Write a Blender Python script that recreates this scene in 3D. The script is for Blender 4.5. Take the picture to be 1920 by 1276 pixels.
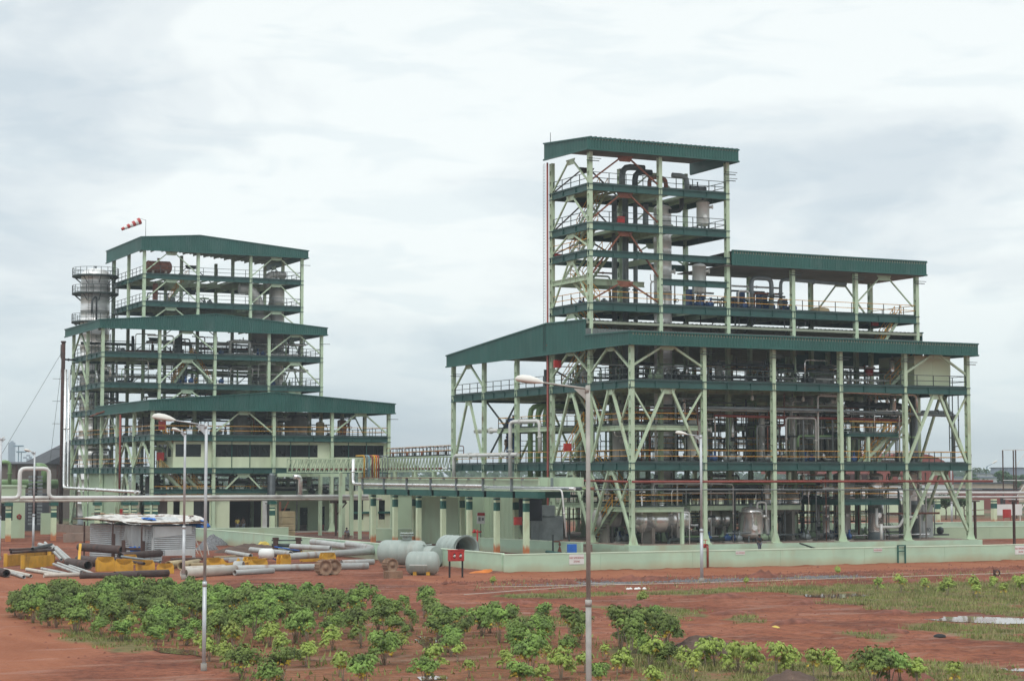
import bpy, math, random
from mathutils import Vector, Matrix, noise as mnoise
random.seed(7)
for o in list(bpy.data.objects): bpy.data.objects.remove(o)
scene = bpy.context.scene
COL = scene.collection

# ------------------------------------------------------------------ camera, world, sun, exposure
F, HZ, CH = 3650.0, 252.0, 7.2
yaw = math.radians(25.8); pit = math.atan(HZ / F)
cf = Vector((math.sin(yaw) * math.cos(pit), math.cos(yaw) * math.cos(pit), math.sin(pit)))
cr = Vector((math.cos(yaw), -math.sin(yaw), 0))
cu = cr.cross(cf)
cam_data = bpy.data.cameras.new("camera"); cam = bpy.data.objects.new("camera", cam_data); COL.objects.link(cam)
cam.matrix_world = Matrix(((cr.x, cu.x, -cf.x, 0), (cr.y, cu.y, -cf.y, 0), (cr.z, cu.z, -cf.z, CH), (0, 0, 0, 1)))
cam_data.sensor_width = 36; cam_data.lens = 36 * F / 1920; cam_data.clip_start = 1; cam_data.clip_end = 12000
scene.camera = cam

SUN_EL, SUN_AZ = math.radians(58), math.radians(215)      # azimuth clockwise from +Y
w = bpy.data.worlds.new("World"); scene.world = w; w.use_nodes = True
nt = w.node_tree; N = nt.nodes; L = nt.links; N.clear()
def nn(t, **k):
    n = N.new(t)
    for a, b in k.items(): setattr(n, a, b)
    return n
tc = nn('ShaderNodeTexCoord')
sky = nn('ShaderNodeTexSky', sky_type='NISHITA', sun_disc=False); sky.sun_elevation = SUN_EL; sky.sun_rotation = SUN_AZ
def wnoise(scale, loc, ns, det, dist=0.0):
    mp = nn('ShaderNodeMapping'); mp.inputs['Scale'].default_value = scale; mp.inputs['Location'].default_value = loc
    L.new(tc.outputs['Generated'], mp.inputs[0])
    n = nn('ShaderNodeTexNoise'); n.inputs['Scale'].default_value = ns; n.inputs['Detail'].default_value = det
    n.inputs['Distortion'].default_value = dist; n.inputs['Roughness'].default_value = .52
    L.new(mp.outputs[0], n.inputs['Vector']); return n
def ramp(src, stops):
    r = nn('ShaderNodeValToRGB'); L.new(src, r.inputs[0]); e = r.color_ramp.elements
    while len(e) < len(stops): e.new(.5)
    for q, (p_, c_) in zip(e, stops): q.position = p_; q.color = (*c_, 1)
    r.color_ramp.interpolation = 'EASE'; return r
def mixc(a, b, f, bt='MIX'):
    m = nn('ShaderNodeMix', data_type='RGBA', blend_type=bt)
    if isinstance(f, float): m.inputs[0].default_value = f
    else: L.new(f, m.inputs[0])
    L.new(a, m.inputs[6]); L.new(b, m.inputs[7]); return m.outputs[2]
big = wnoise((1, 1, 2.6), (.4, .2, .3), 4.6, 9, .35)
wisp = wnoise((1, 1, 4.2), (2.3, 1.1, 0), 13, 10, .5)
c1 = ramp(big.outputs[0], [(.36, (.74, .80, .84)), (.47, (.90, .94, .95)), (.56, (1.02, 1.05, 1.035))])
c2 = ramp(wisp.outputs[0], [(.38, (.82, .87, .905)), (.52, (1, 1, 1))])
cl = mixc(c1.outputs[0], c2.outputs[0], .45, 'MULTIPLY')
sep = nn('ShaderNodeSeparateXYZ'); L.new(tc.outputs['Generated'], sep.inputs[0])
hr = ramp(sep.outputs[2], [(0.0, (.66, .72, .75)), (.035, (.74, .79, .81)), (.11, (.82, .835, .835)), (.26, (.80, .815, .815)), (.5, (1, 1, 1))])
cl = mixc(cl, hr.outputs[0], 1.0, 'MULTIPLY')
bgc = nn('ShaderNodeBackground'); L.new(cl, bgc.inputs[0]); bgc.inputs[1].default_value = 1.15
bgs = nn('ShaderNodeBackground'); L.new(sky.outputs[0], bgs.inputs[0]); bgs.inputs[1].default_value = .1
mx = nn('ShaderNodeMixShader'); mx.inputs[0].default_value = .9
L.new(bgs.outputs[0], mx.inputs[1]); L.new(bgc.outputs[0], mx.inputs[2])
wo = nn('ShaderNodeOutputWorld'); L.new(mx.outputs[0], wo.inputs[0])

sd = bpy.data.lights.new("sun", 'SUN'); sd.energy = 1.2; sd.angle = math.radians(14); sd.color = (1, .96, .9)
so = bpy.data.objects.new("sun", sd); COL.objects.link(so)
sdir = Vector((math.sin(SUN_AZ) * math.cos(SUN_EL), math.cos(SUN_AZ) * math.cos(SUN_EL), math.sin(SUN_EL)))
so.rotation_euler = sdir.to_track_quat('Z', 'Y').to_euler(); so.location = (60, 100, 90)
scene.view_settings.view_transform = 'Standard'; scene.view_settings.look = 'None'
scene.view_settings.exposure = 0.14; scene.view_settings.gamma = 1

# ------------------------------------------------------------------ helpers
def at(px, py, u=None, v=None, z=None):
    """a point of the place: the sight line through a photo pixel met with a plane of the site grid"""
    d = cf + cr * ((px - 960) / F) + cu * ((638 - py) / F)
    s = u / d.x if u is not None else v / d.y if v is not None else (z - CH) / d.z
    return Vector((d.x * s, d.y * s, CH + d.z * s))

MATS = {}
def mat(name, col, rough=.6, metal=0., var=.12, vs=.8, stain=None, sa=.35, ss=1.2, bump=0., bs=20, low=None, rnd=0., streak=False):
    m = bpy.data.materials.new(name); m.use_nodes = True; t = m.node_tree; b = t.nodes['Principled BSDF']
    b.inputs['Roughness'].default_value = rough; b.inputs['Metallic'].default_value = metal
    geo = t.nodes.new('ShaderNodeNewGeometry')
    n = t.nodes.new('ShaderNodeTexNoise'); n.inputs['Scale'].default_value = vs; n.inputs['Detail'].default_value = 5
    if streak:
        mp = t.nodes.new('ShaderNodeMapping'); mp.inputs['Scale'].default_value = (1, 1, .18)
        t.links.new(geo.outputs['Position'], mp.inputs[0]); t.links.new(mp.outputs[0], n.inputs['Vector'])
    else: t.links.new(geo.outputs['Position'], n.inputs['Vector'])
    r = t.nodes.new('ShaderNodeValToRGB'); r.color_ramp.elements[0].position = .3; r.color_ramp.elements[1].position = .7
    r.color_ramp.elements[0].color = (*[c * (1 - var) for c in col], 1); r.color_ramp.elements[1].color = (*[min(1, c * (1 + var)) for c in col], 1)
    t.links.new(n.outputs[0], r.inputs[0]); out = r.outputs[0]
    if stain:
        n2 = t.nodes.new('ShaderNodeTexNoise'); n2.inputs['Scale'].default_value = ss; n2.inputs['Detail'].default_value = 6
        mp = t.nodes.new('ShaderNodeMapping'); mp.inputs['Scale'].default_value = (1, 1, .3); mp.inputs['Location'].default_value = (7, 3, 1)
        t.links.new(geo.outputs['Position'], mp.inputs[0]); t.links.new(mp.outputs[0], n2.inputs['Vector'])
        r2 = t.nodes.new('ShaderNodeValToRGB'); r2.color_ramp.elements[0].position = .56; r2.color_ramp.elements[1].position = .72
        r2.color_ramp.elements[0].color = (0, 0, 0, 1); r2.color_ramp.elements[1].color = (sa, sa, sa, 1)
        t.links.new(n2.outputs[0], r2.inputs[0]); fac = r2.outputs[0]
        if low is not None:      # mud splash near the ground: strongest at height low[0], gone at low[1]
            sx = t.nodes.new('ShaderNodeSeparateXYZ'); t.links.new(geo.outputs['Position'], sx.inputs[0])
            ad = t.nodes.new('ShaderNodeMath'); ad.operation = 'MULTIPLY_ADD'; ad.inputs[1].default_value = 1.0
            t.links.new(sx.outputs[2], ad.inputs[0])
            n3 = t.nodes.new('ShaderNodeMath'); n3.operation = 'MULTIPLY'; n3.inputs[1].default_value = -1.2
            t.links.new(n2.outputs[0], n3.inputs[0]); t.links.new(n3.outputs[0], ad.inputs[2])
            mr = t.nodes.new('ShaderNodeMapRange'); mr.inputs[1].default_value = low[0] - .6; mr.inputs[2].default_value = low[1] - .6
            mr.inputs[3].default_value = low[2]; mr.inputs[4].default_value = 0
            t.links.new(ad.outputs[0], mr.inputs[0])
            mxx = t.nodes.new('ShaderNodeMath'); mxx.operation = 'MAXIMUM'
            t.links.new(fac, mxx.inputs[0]); t.links.new(mr.outputs[0], mxx.inputs[1]); fac = mxx.outputs[0]
        mm = t.nodes.new('ShaderNodeMix'); mm.data_type = 'RGBA'; t.links.new(fac, mm.inputs[0]); t.links.new(out, mm.inputs[6])
        mm.inputs[7].default_value = (*stain, 1); out = mm.outputs[2]
    if rnd:
        oi = t.nodes.new('ShaderNodeObjectInfo'); hs = t.nodes.new('ShaderNodeHueSaturation')
        m1 = t.nodes.new('ShaderNodeMapRange'); m1.inputs[3].default_value = 1 - rnd; m1.inputs[4].default_value = 1 + rnd
        m2 = t.nodes.new('ShaderNodeMapRange'); m2.inputs[3].default_value = .5 - rnd * .05; m2.inputs[4].default_value = .5 + rnd * .03
        t.links.new(oi.outputs['Random'], m1.inputs[0]); t.links.new(oi.outputs['Random'], m2.inputs[0])
        t.links.new(m1.outputs[0], hs.inputs['Value']); t.links.new(m2.outputs[0], hs.inputs['Hue']); t.links.new(out, hs.inputs['Color']); out = hs.outputs[0]
    t.links.new(out, b.inputs['Base Color'])
    if bump:
        n4 = t.nodes.new('ShaderNodeTexNoise'); n4.inputs['Scale'].default_value = bs; n4.inputs['Detail'].default_value = 5
        t.links.new(geo.outputs['Position'], n4.inputs['Vector'])
        bp = t.nodes.new('ShaderNodeBump'); bp.inputs['Strength'].default_value = bump; bp.inputs['Distance'].default_value = .05
        t.links.new(n4.outputs[0], bp.inputs['Height']); t.links.new(bp.outputs[0], b.inputs['Normal'])
    MATS[name] = m; return m
mat('pale', (.49, .62, .44), .55, var=.10, vs=.6, stain=(.24, .15, .08), sa=.6, ss=1.3)
mat('palebeam', (.44, .55, .39), .6, var=.12, stain=(.20, .12, .07), sa=.5, ss=1.1)
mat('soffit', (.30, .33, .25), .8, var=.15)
mat('teal', (.020, .105, .088), .5, var=.14, vs=.35, stain=(.060, .135, .12), sa=.6, ss=.6)
mat('tealbeam', (.022, .088, .078), .45, var=.15)
mat('rooftop', (.13, .15, .145), .5, var=.2)
mat('rust', (.20, .075, .045), .8, var=.3, vs=2)
mat('darkrust', (.07, .035, .028), .8, var=.3, vs=2)
mat('yellow', (.62, .30, .03), .55, var=.15, vs=1.5)
mat('yellowpaint', (.60, .33, .03), .6, var=.2, vs=1.5, stain=(.12, .07, .04), sa=.6)
mat('darksteel', (.035, .05, .048), .55, var=.25)
mat('greypipe', (.20, .23, .24), .5, .25, var=.2, vs=1.2)
mat('darkpipe', (.06, .07, .075), .5, .3, var=.3)
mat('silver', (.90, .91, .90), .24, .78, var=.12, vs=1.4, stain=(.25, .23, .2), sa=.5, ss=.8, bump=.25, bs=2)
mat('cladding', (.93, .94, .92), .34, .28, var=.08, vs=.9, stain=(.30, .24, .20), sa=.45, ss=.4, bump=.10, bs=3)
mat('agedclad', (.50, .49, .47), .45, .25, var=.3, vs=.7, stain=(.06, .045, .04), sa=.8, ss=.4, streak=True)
mat('greentank', (.27, .36, .24), .5, var=.1)
mat('greenpipe', (.24, .38, .18), .45, var=.1)
mat('red', (.42, .03, .025), .5, var=.15)
mat('redpipe', (.26, .055, .04), .5, var=.15, vs=2)
mat('blue', (.02, .07, .20), .45, var=.2)
mat('paleblue', (.22, .38, .45), .5, var=.1)
mat('brightblue', (.02, .13, .50), .6, var=.2)
mat('whitepaint', (.72, .74, .72), .5, var=.07, stain=(.35, .3, .25), sa=.35)
mat('whitepipe', (.66, .67, .65), .4, var=.1, vs=.5, stain=(.25, .21, .18), sa=.5, ss=.5)
mat('mint', (.44, .61, .46), .8, var=.10, vs=.5, stain=(.42, .36, .22), sa=.5, ss=.45, low=(.1, .75, .75))
mat('mintin', (.42, .54, .38), .8, var=.08, vs=.35, stain=(.35, .33, .2), sa=.5, ss=.35)
mat('coping', (.62, .76, .60), .8, var=.08)
mat('cream', (.62, .70, .50), .75, var=.07, vs=.4, stain=(.3, .33, .22), sa=.4, ss=.35)
mat('banded', (.60, .70, .48), .75, var=.07, stain=(.50, .16, .05), sa=.2, ss=1.5, low=(.75, 1.15, .95))
mat('bandgreen', (.015, .10, .08), .6, var=.1)
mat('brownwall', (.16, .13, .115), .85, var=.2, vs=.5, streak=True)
mat('concrete', (.30, .28, .25), .85, var=.15, stain=(.18, .1, .07), sa=.5)
mat('mudconc', (.27, .20, .16), .9, var=.2)
mat('glass', (.012, .016, .018), .12, var=.2)
mat('black', (.012, .012, .013), .7, var=.2)
mat('galv', (.50, .53, .55), .45, .35, var=.1, vs=2, stain=(.2, .2, .19), sa=.5)
mat('oldpole', (.40, .39, .36), .7, .1, var=.2, vs=2, stain=(.13, .11, .1), sa=.7)
mat('lampshell', (.72, .71, .66), .5, var=.08)
mat('lens', (.30, .22, .14), .3, var=.1)
mat('corr', (.46, .49, .50), .45, .35, var=.12, vs=.9, stain=(.25, .2, .17), sa=.5)
mat('tarp', (.62, .61, .58), .7, var=.2, vs=1.5, stain=(.26, .17, .12), sa=.85, ss=1.6)
mat('plastic', (.55, .57, .57), .45, var=.1, stain=(.35, .32, .28), sa=.5)
mat('bluetarp', (.02, .17, .62), .5, var=.25, vs=2)
mat('wood', (.27, .17, .11), .85, var=.25, vs=2)
mat('steelpipe', (.085, .06, .055), .7, .2, var=.3, vs=1.5, stain=(.17, .07, .04), sa=.7)
mat('primer', (.42, .44, .43), .7, var=.12, vs=1.2, stain=(.25, .14, .09), sa=.7, ss=1.5)
mat('pvc', (.55, .52, .46), .6, var=.12, vs=1, stain=(.3, .17, .11), sa=.6)
mat('tankgrey', (.34, .40, .37), .5, var=.08, vs=.8, stain=(.25, .2, .15), sa=.5)
mat('barrelred', (.25, .065, .05), .6, var=.15, vs=.3, streak=True)
mat('farwhite', (.60, .62, .62), .8, var=.1)
mat('farbeige', (.50, .40, .31), .85, var=.1)
mat('fargrey', (.22, .26, .33), .85, var=.15, vs=.1)
mat('farroof', (.06, .065, .075), .8, var=.3)
mat('cyan', (.08, .38, .50), .6, var=.15)
mat('farsteel', (.15, .25, .32), .6, var=.2)
mat('bark', (.15, .11, .085), .9, var=.25, vs=6)
mat('stem', (.38, .32, .24), .85, var=.2, vs=6)
mat('leaf', (.15, .235, .045), .65, var=.55, vs=2.2, rnd=.34)
mat('leafyoung', (.27, .36, .06), .55, var=.3, vs=2.2, rnd=.15)
mat('leafyellow', (.50, .36, .03), .6, var=.3, vs=4)
mat('treeleaf', (.045, .10, .030), .65, var=.5, vs=1.1, rnd=.25)
mat('grass', (.20, .23, .065), .7, var=.45, vs=.5)
mat('drygrass', (.30, .26, .12), .8, var=.35, vs=.8)
mat('mound', (.20, .075, .050), .95, var=.35, vs=2, bump=.8, bs=9)
mat('mounddark', (.10, .065, .050), .95, var=.35, vs=2, bump=.8, bs=9)
mat('gravel', (.17, .175, .185), .95, var=.5, vs=7, bump=.8, bs=14)
mat('orange', (.60, .18, .03), .7, var=.3)
mat('skin', (.16, .085, .055), .6, var=.05)
mat('hair', (.012, .010, .009), .7, var=.05)
mat('clothdark', (.02, .022, .03), .85, var=.2)
mat('clothwhite', (.50, .50, .50), .85, var=.1)
mat('clothbrown', (.15, .10, .075), .85, var=.2)
mat('clothgrey', (.14, .16, .20), .85, var=.2)
mat('yellowcloth', (.60, .46, .10), .8, var=.2)
mat('sack', (.42, .34, .20), .85, var=.2)
mat('puddlebed', (.16, .09, .07), .04, var=.2)
mat('asphalt', (.11, .10, .10), .9, var=.2, vs=1)
mat('haze_dummy', (1, 1, 1))

def fr(d, up=Vector((0, 0, 1))):
    d = d.normalized()
    if abs(d.dot(up)) > .999: up = Vector((0, 1, 0))
    s = d.cross(up).normalized(); return s, s.cross(d).normalized()
class MB:
    def __init__(s): s.v = []; s.f = []; s.m = []; s.s = []; s.cm = 0
    def mi(s, i): s.cm = i; return s
    def face(s, idx, sm=False): s.f.append(tuple(idx)); s.m.append(s.cm); s.s.append(sm)
    def poly(s, pts, sm=False):
        b = len(s.v); s.v += [tuple(p) for p in pts]; s.face(range(b, b + len(pts)), sm)
    def box(s, x0, y0, z0, x1, y1, z1):
        b = len(s.v); s.v += [(x0, y0, z0), (x1, y0, z0), (x1, y1, z0), (x0, y1, z0), (x0, y0, z1), (x1, y0, z1), (x1, y1, z1), (x0, y1, z1)]
        for q in ((0, 3, 2, 1), (4, 5, 6, 7), (0, 1, 5, 4), (1, 2, 6, 5), (2, 3, 7, 6), (3, 0, 4, 7)): s.face([b + i for i in q])
        return s
    def bar(s, a, c, wd, h, up=Vector((0, 0, 1))):
        a = Vector(a); c = Vector(c); sd_, u_ = fr(c - a, up); b = len(s.v)
        for p in (a, c):
            for i, j in ((-1, -1), (1, -1), (1, 1), (-1, 1)): s.v.append(tuple(p + sd_ * (i * wd / 2) + u_ * (j * h / 2)))
        for q in ((0, 1, 2, 3), (7, 6, 5, 4), (0, 4, 5, 1), (1, 5, 6, 2), (2, 6, 7, 3), (3, 7, 4, 0)): s.face([b + i for i in q])
        return s
    def tube(s, pts, r, n=8, caps=True, r1=None, bend=0):
        pts = [Vector(p) for p in pts]
        if bend and len(pts) > 2:
            q = [pts[0]]
            for i in range(1, len(pts) - 1):
                a, p, c = pts[i - 1], pts[i], pts[i + 1]; d1 = (a - p); d2 = (c - p); bb = min(bend, d1.length * .45, d2.length * .45)
                A = p + d1.normalized() * bb; C = p + d2.normalized() * bb
                for k in range(4):
                    t = k / 3; q.append(A * (1 - t) ** 2 + p * 2 * t * (1 - t) + C * t * t)
            q.append(pts[-1]); pts = q
        b = len(s.v); m = len(pts); up = None
        for i, p in enumerate(pts):
            d = (pts[min(i + 1, m - 1)] - pts[max(i - 1, 0)])
            if d.length < 1e-6: d = Vector((0, 0, 1))
            if up is None: sx, uy = fr(d)
            else:
                d.normalize(); sx = d.cross(up)
                if sx.length < 1e-4: sx, uy = fr(d)
                else: sx.normalize(); uy = sx.cross(d).normalized()
            up = uy; rr = r if r1 is None else r + (r1 - r) * i / (m - 1)
            for k in range(n):
                a_ = 2 * math.pi * k / n; s.v.append(tuple(p + (sx * math.cos(a_) + uy * math.sin(a_)) * rr))
        for i in range(m - 1):
            for k in range(n):
                k2 = (k + 1) % n; s.face((b + i * n + k, b + i * n + k2, b + (i + 1) * n + k2, b + (i + 1) * n + k), n > 4)
        if caps: s.face([b + k for k in range(n)][::-1]); s.face([b + (m - 1) * n + k for k in range(n)])
        return s
    def lathe(s, prof, c, ax=Vector((0, 0, 1)), n=20, a0=0, a1=2 * math.pi):
        c = Vector(c); ax = Vector(ax).normalized(); sx, uy = fr(ax, Vector((0, 1, 0)) if abs(ax.z) > .9 else Vector((0, 0, 1))); b = len(s.v)
        full = a1 - a0 > 6.28; cols = n if full else n + 1
        for r, z in prof:
            for k in range(cols):
                a_ = a0 + (a1 - a0) * k / n; s.v.append(tuple(c + ax * z + (sx * math.cos(a_) + uy * math.sin(a_)) * r))
        for i in range(len(prof) - 1):
            for k in range(n):
                k2 = (k + 1) % cols; s.face((b + i * cols + k, b + i * cols + k2, b + (i + 1) * cols + k2, b + (i + 1) * cols + k), True)
        return s
    def build(s, name, mats, parent=None, local=False):
        if isinstance(mats, str): mats = [mats]
        if parent is not None:
            O = Vector((0, 0, 0)) if local else ORG[parent.name]
        elif local: O = Vector((0, 0, 0))
        else:
            xs = [v[0] for v in s.v]; ys = [v[1] for v in s.v]; zs = [v[2] for v in s.v]
            O = Vector(((min(xs) + max(xs)) / 2, (min(ys) + max(ys)) / 2, min(zs)))
        me = bpy.data.meshes.new(name)
        me.from_pydata([(v[0] - O.x, v[1] - O.y, v[2] - O.z) for v in s.v], [], s.f)
        for x in mats: me.materials.append(MATS[x])
        me.polygons.foreach_set('material_index', s.m); me.polygons.foreach_set('use_smooth', s.s); me.update()
        o = bpy.data.objects.new(name, me); COL.objects.link(o)
        if parent is not None: o.parent = parent; ORG[o.name] = O
        else: o.location = O; ORG[o.name] = O
        return o
ORG = {}
ORD = ['first', 'second', 'third', 'fourth', 'fifth', 'sixth']
def tag(o, label=None, cat=None, group=None, kind=None):
    if label: o['label'] = label
    if cat: o['category'] = cat
    if group: o['group'] = group
    if kind: o['kind'] = kind
    return o
def thing(name, loc, label, cat, group=None):
    o = bpy.data.objects.new(name, None); COL.objects.link(o); o.location = loc; ORG[o.name] = Vector(loc); o.empty_display_size = .3
    return tag(o, label, cat, group)
def V3(*a): return Vector(a)
def copy_tree(o, loc, rz=0, sc=1, label=None, group=None):
    c = o.copy(); COL.objects.link(c); c.location = loc; c.rotation_euler = (0, 0, rz); c.scale = (sc, sc, sc)
    if label: c['label'] = label
    if group: c['group'] = group
    for ch in kids.get(o.name, []):
        d = ch.copy(); COL.objects.link(d); d.parent = c
        for g in kids.get(ch.name, []):
            e = g.copy(); COL.objects.link(e); e.parent = d
    return c
kids = {}

# ------------------------------------------------------------------ ground
def sstep(x, a, b):
    t = max(0, min(1, (x - a) / (b - a))); return t * t * (3 - 2 * t)
def in_yard(u, v): return u > 61.6 and v > 129.3
def gz(u, v):
    z = .54 * sstep(v, 192, 226)
    if in_yard(u, v): z = max(z, .18)
    return z
def inpoly(x, y, P):
    c = False; j = len(P) - 1
    for i in range(len(P)):
        if (P[i][1] > y) != (P[j][1] > y) and x < (P[j][0] - P[i][0]) * (y - P[i][1]) / (P[j][1] - P[i][1]) + P[i][0]: c = not c
        j = i
    return c
def gpoly(pp): return [tuple(at(x, y, z=0)[:2]) for x, y in pp]
GR = [gpoly(p) for p in (
    [(1190, 1112), (1330, 1104), (1500, 1099), (1700, 1094), (1925, 1090), (1925, 1156), (1800, 1146), (1700, 1150), (1600, 1134), (1520, 1132), (1560, 1118), (1430, 1108), (1250, 1116)],
    [(1690, 1178), (1760, 1166), (1925, 1172), (1925, 1206), (1830, 1198)],
    [(1180, 1200), (1300, 1236), (1500, 1240), (1700, 1236), (1925, 1250), (1925, 1290), (1250, 1290), (1150, 1240)],
    [(930, 1116), (1070, 1108), (1180, 1113), (1100, 1120), (960, 1122)],
    [(830, 1152), (930, 1146), (1060, 1162), (1080, 1176), (920, 1176)],
    [(1110, 1134), (1240, 1134), (1330, 1150), (1240, 1166), (1150, 1152)],
    [(1350, 1158), (1400, 1154), (1420, 1166), (1370, 1168)], [(1580, 1182), (1680, 1184), (1660, 1202), (1600, 1196)],
    [(120, 1180), (240, 1192), (330, 1215), (240, 1222), (110, 1196)], [(110, 1046), (160, 1040), (185, 1056), (120, 1060)])]
FIELD = gpoly([(15, 1152), (85, 1124), (200, 1122), (340, 1124), (420, 1136), (560, 1136), (690, 1146), (780, 1150), (900, 1185), (1060, 1190), (1270, 1204), (1285, 1262), (1240, 1300), (950, 1300), (480, 1296), (360, 1226), (190, 1196), (60, 1170)])
us = [-9000, -4000, -1500, -500, -150, -60, -20, 0] + [4 + i * .55 for i in range(250)] + [145, 160, 180, 220, 300, 500, 900, 2000, 5000, 9000]
vs = [-500, -100, 0, 25, 40] + [46 + i * .5 for i in range(190)] + [141 + i * 1.2 for i in range(80)] + [240, 260, 300, 400, 600, 1000, 2500, 8000]
g = MB(); nu = len(us)
PUD = []
RUTS = [gpoly(q) for q in ([(1180, 1158), (1400, 1180), (1700, 1214), (1925, 1226)], [(1100, 1166), (1300, 1194), (1500, 1218), (1760, 1232)], [(1230, 1150), (1500, 1176), (1700, 1190), (1925, 1196)], [(930, 1128), (1100, 1140), (1260, 1162)], [(1420, 1150), (1600, 1160), (1740, 1158)])]
def rut(u, v):
    best = 9
    for P in RUTS:
        for a, c in zip(P[:-1], P[1:]):
            dx, dy = c[0] - a[0], c[1] - a[1]; t_ = max(0, min(1, ((u - a[0]) * dx + (v - a[1]) * dy) / (dx * dx + dy * dy)))
            best = min(best, math.hypot(u - a[0] - dx * t_, v - a[1] - dy * t_))
    return best
PDS = [
    ([(1738, 1160), (1800, 1154), (1925, 1158), (1925, 1168), (1860, 1168), (1780, 1164)], 'long bright puddle at the right edge of the red field'),
    ([(1505, 1113), (1550, 1111), (1630, 1112), (1632, 1116), (1570, 1120), (1510, 1118)], 'small puddle in the red soil before the perimeter wall'),
    ([(800, 1192), (850, 1196), (838, 1214), (862, 1224), (800, 1218), (780, 1200)], 'puddle among the shrubs in the middle of the field'),
    ([(1880, 1252), (1925, 1252), (1925, 1257), (1890, 1257)], 'thin puddle at the lower right edge of the grass'),
    ([(780, 1268), (835, 1265), (840, 1271), (790, 1275)], 'small puddle near the bottom edge of the shrub field'),
    ([(690, 1196), (740, 1194), (760, 1199), (700, 1203)], 'narrow puddle behind the middle shrubs'),
    ([(285, 1212), (370, 1218), (372, 1228), (300, 1222)], 'muddy puddle left of the shrub field lamp post')]
PP = []
for pp, lab in PDS:
    P = gpoly(pp); n = len(P); cx = sum(p[0] for p in P) / n; cy = sum(p[1] for p in P) / n; pts = []
    for i in range(n):
        a, c = P[i], P[(i + 1) % n]
        for k in range(6):
            x = a[0] + (c[0] - a[0]) * k / 6; y = a[1] + (c[1] - a[1]) * k / 6; q = .45 * mnoise.noise(Vector((x * 1.7, y * 1.7, 0)))
            pts.append((x + (x - cx) * q * .3, y + (y - cy) * q))
    PP.append((pts, cx, cy, max(abs(x - cx) for x, y in pts) + 1.5, max(abs(y - cy) for x, y in pts) + 1.5, lab))
def ppush(u, v, z):
    for (pts, cx, cy, ru, rv, lab) in PP:
        if abs(u - cx) < ru and abs(v - cy) < rv:
            q = 1.0 if inpoly(u, v, pts) else 0
            if not q:
                dmin = min((u - x) ** 2 + (v - y) ** 2 for x, y in pts) ** .5; q = max(0, 1 - dmin / 1.2)
            z = z * (1 - q) + (-.03) * q
    return z
def ground_h(u, v):
    z = gz(u, v)
    if 5 < u < 140 and 46 < v < 240:
        nz = mnoise.fractal(Vector((u * .35, v * .35, 0)), 1, 2, 4)
        z += .05 * nz
        if not in_yard(u, v):
            e = math.exp(-((v - 118.2 - 1.2 * math.sin(u * .07)) / 1.0) ** 2)
            if u > 50 or v < 100: z += e * (.10 + .16 * max(0, mnoise.noise(Vector((u * .9, v * .5, 3))))) * (1 if u > 52 else 0)
            if v < 117 and u > 30:
                q_ = rut(u, v)
                if q_ < 1.6: z += -.07 * max(0, 1 - abs(q_ - .8) / .5) + .05 * max(0, 1 - abs(q_ - 1.3) / .4)
            if v < 117 and u > 30: z += .07 * abs(mnoise.noise(Vector((u * .12 + v * .25, v * 1.1 - u * .5, 5)))) 
    if 61 < u < 145 and 127.6 < v < 129.2: z += .16 * (v - 127.6) / 1.6 * (.4 + max(0, mnoise.noise(Vector((u * .8, v, 2)))) * 1.6)
    if 5 < u < 140 and 46 < v < 125: z = ppush(u, v, z)
    return z
for v in vs:
    for u in us: g.v.append((u, v, ground_h(u, v)))
for j in range(len(vs) - 1):
    for i in range(nu - 1): g.face((j * nu + i, j * nu + i + 1, (j + 1) * nu + i + 1, (j + 1) * nu + i), True)
MATS['soil'] = bpy.data.materials.new('soil')
ground = g.build('ground', 'soil', local=True); tag(ground, 'wet red-brown laterite soil with tracks and puddles', kind='structure')
ca = ground.data.color_attributes.new('zones', 'FLOAT_COLOR', 'POINT')
buf = []
for (u, v, z) in g.v:
    gr = 0; gv = 0; rd = 0
    if 5 < u < 145 and 46 < v < 145:
        n_ = mnoise.noise(Vector((u * .3, v * .3, 1))) * 1.6; n2_ = mnoise.noise(Vector((u * .3, v * .3, 9))) * 1.6
        for P in GR:
            if inpoly(u + n_, v + n2_, P): gr = 1
        if inpoly(u + n_, v + n2_, FIELD): gr = max(gr, .25)
        if v < 117 and u > 30:
            q_ = rut(u + .5 * n_, v + .3 * n2_)
            if q_ < 1.5: rd = .9 * max(0, 1 - abs(q_ - .8) / .55) * (1 if n2_ > -.5 else .3)
        rd0 = rd; rd = 0
        if u > 52: rd = sstep(v, 119.5, 121) * (1 - sstep(v, 128.5, 129.3))
        rd = max(rd, rd0, (1 - sstep(u - .42 * (v - 70) + n_, 14, 17)))
        gv = max(0, 1 - abs(v - 115.0 - n2_ * .5) / 1.4) * (1 if 58 < u < 68 or 74 < u < 80 else 0)
    if in_yard(u, v) and v < 215: gv = .5 * (u < 84) ; rd = 0
    buf += [gr, rd, gv, 1]
ca.data.foreach_set('color', buf)
m = MATS['soil']; m.use_nodes = True; t = m.node_tree; b = t.nodes['Principled BSDF']
def tn(ty, **k):
    n = t.nodes.new(ty)
    for a, b_ in k.items(): setattr(n, a, b_)
    return n
geo = tn('ShaderNodeNewGeometry')
def tnoise(sc, det, mp=None):
    n = tn('ShaderNodeTexNoise'); n.inputs['Scale'].default_value = sc; n.inputs['Detail'].default_value = det
    if mp:
        q = tn('ShaderNodeMapping'); q.inputs['Scale'].default_value = mp[0]; q.inputs['Rotation'].default_value = (0, 0, mp[1])
        t.links.new(geo.outputs['Position'], q.inputs[0]); t.links.new(q.outputs[0], n.inputs['Vector'])
    else: t.links.new(geo.outputs['Position'], n.inputs['Vector'])
    return n.outputs[0]
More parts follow.
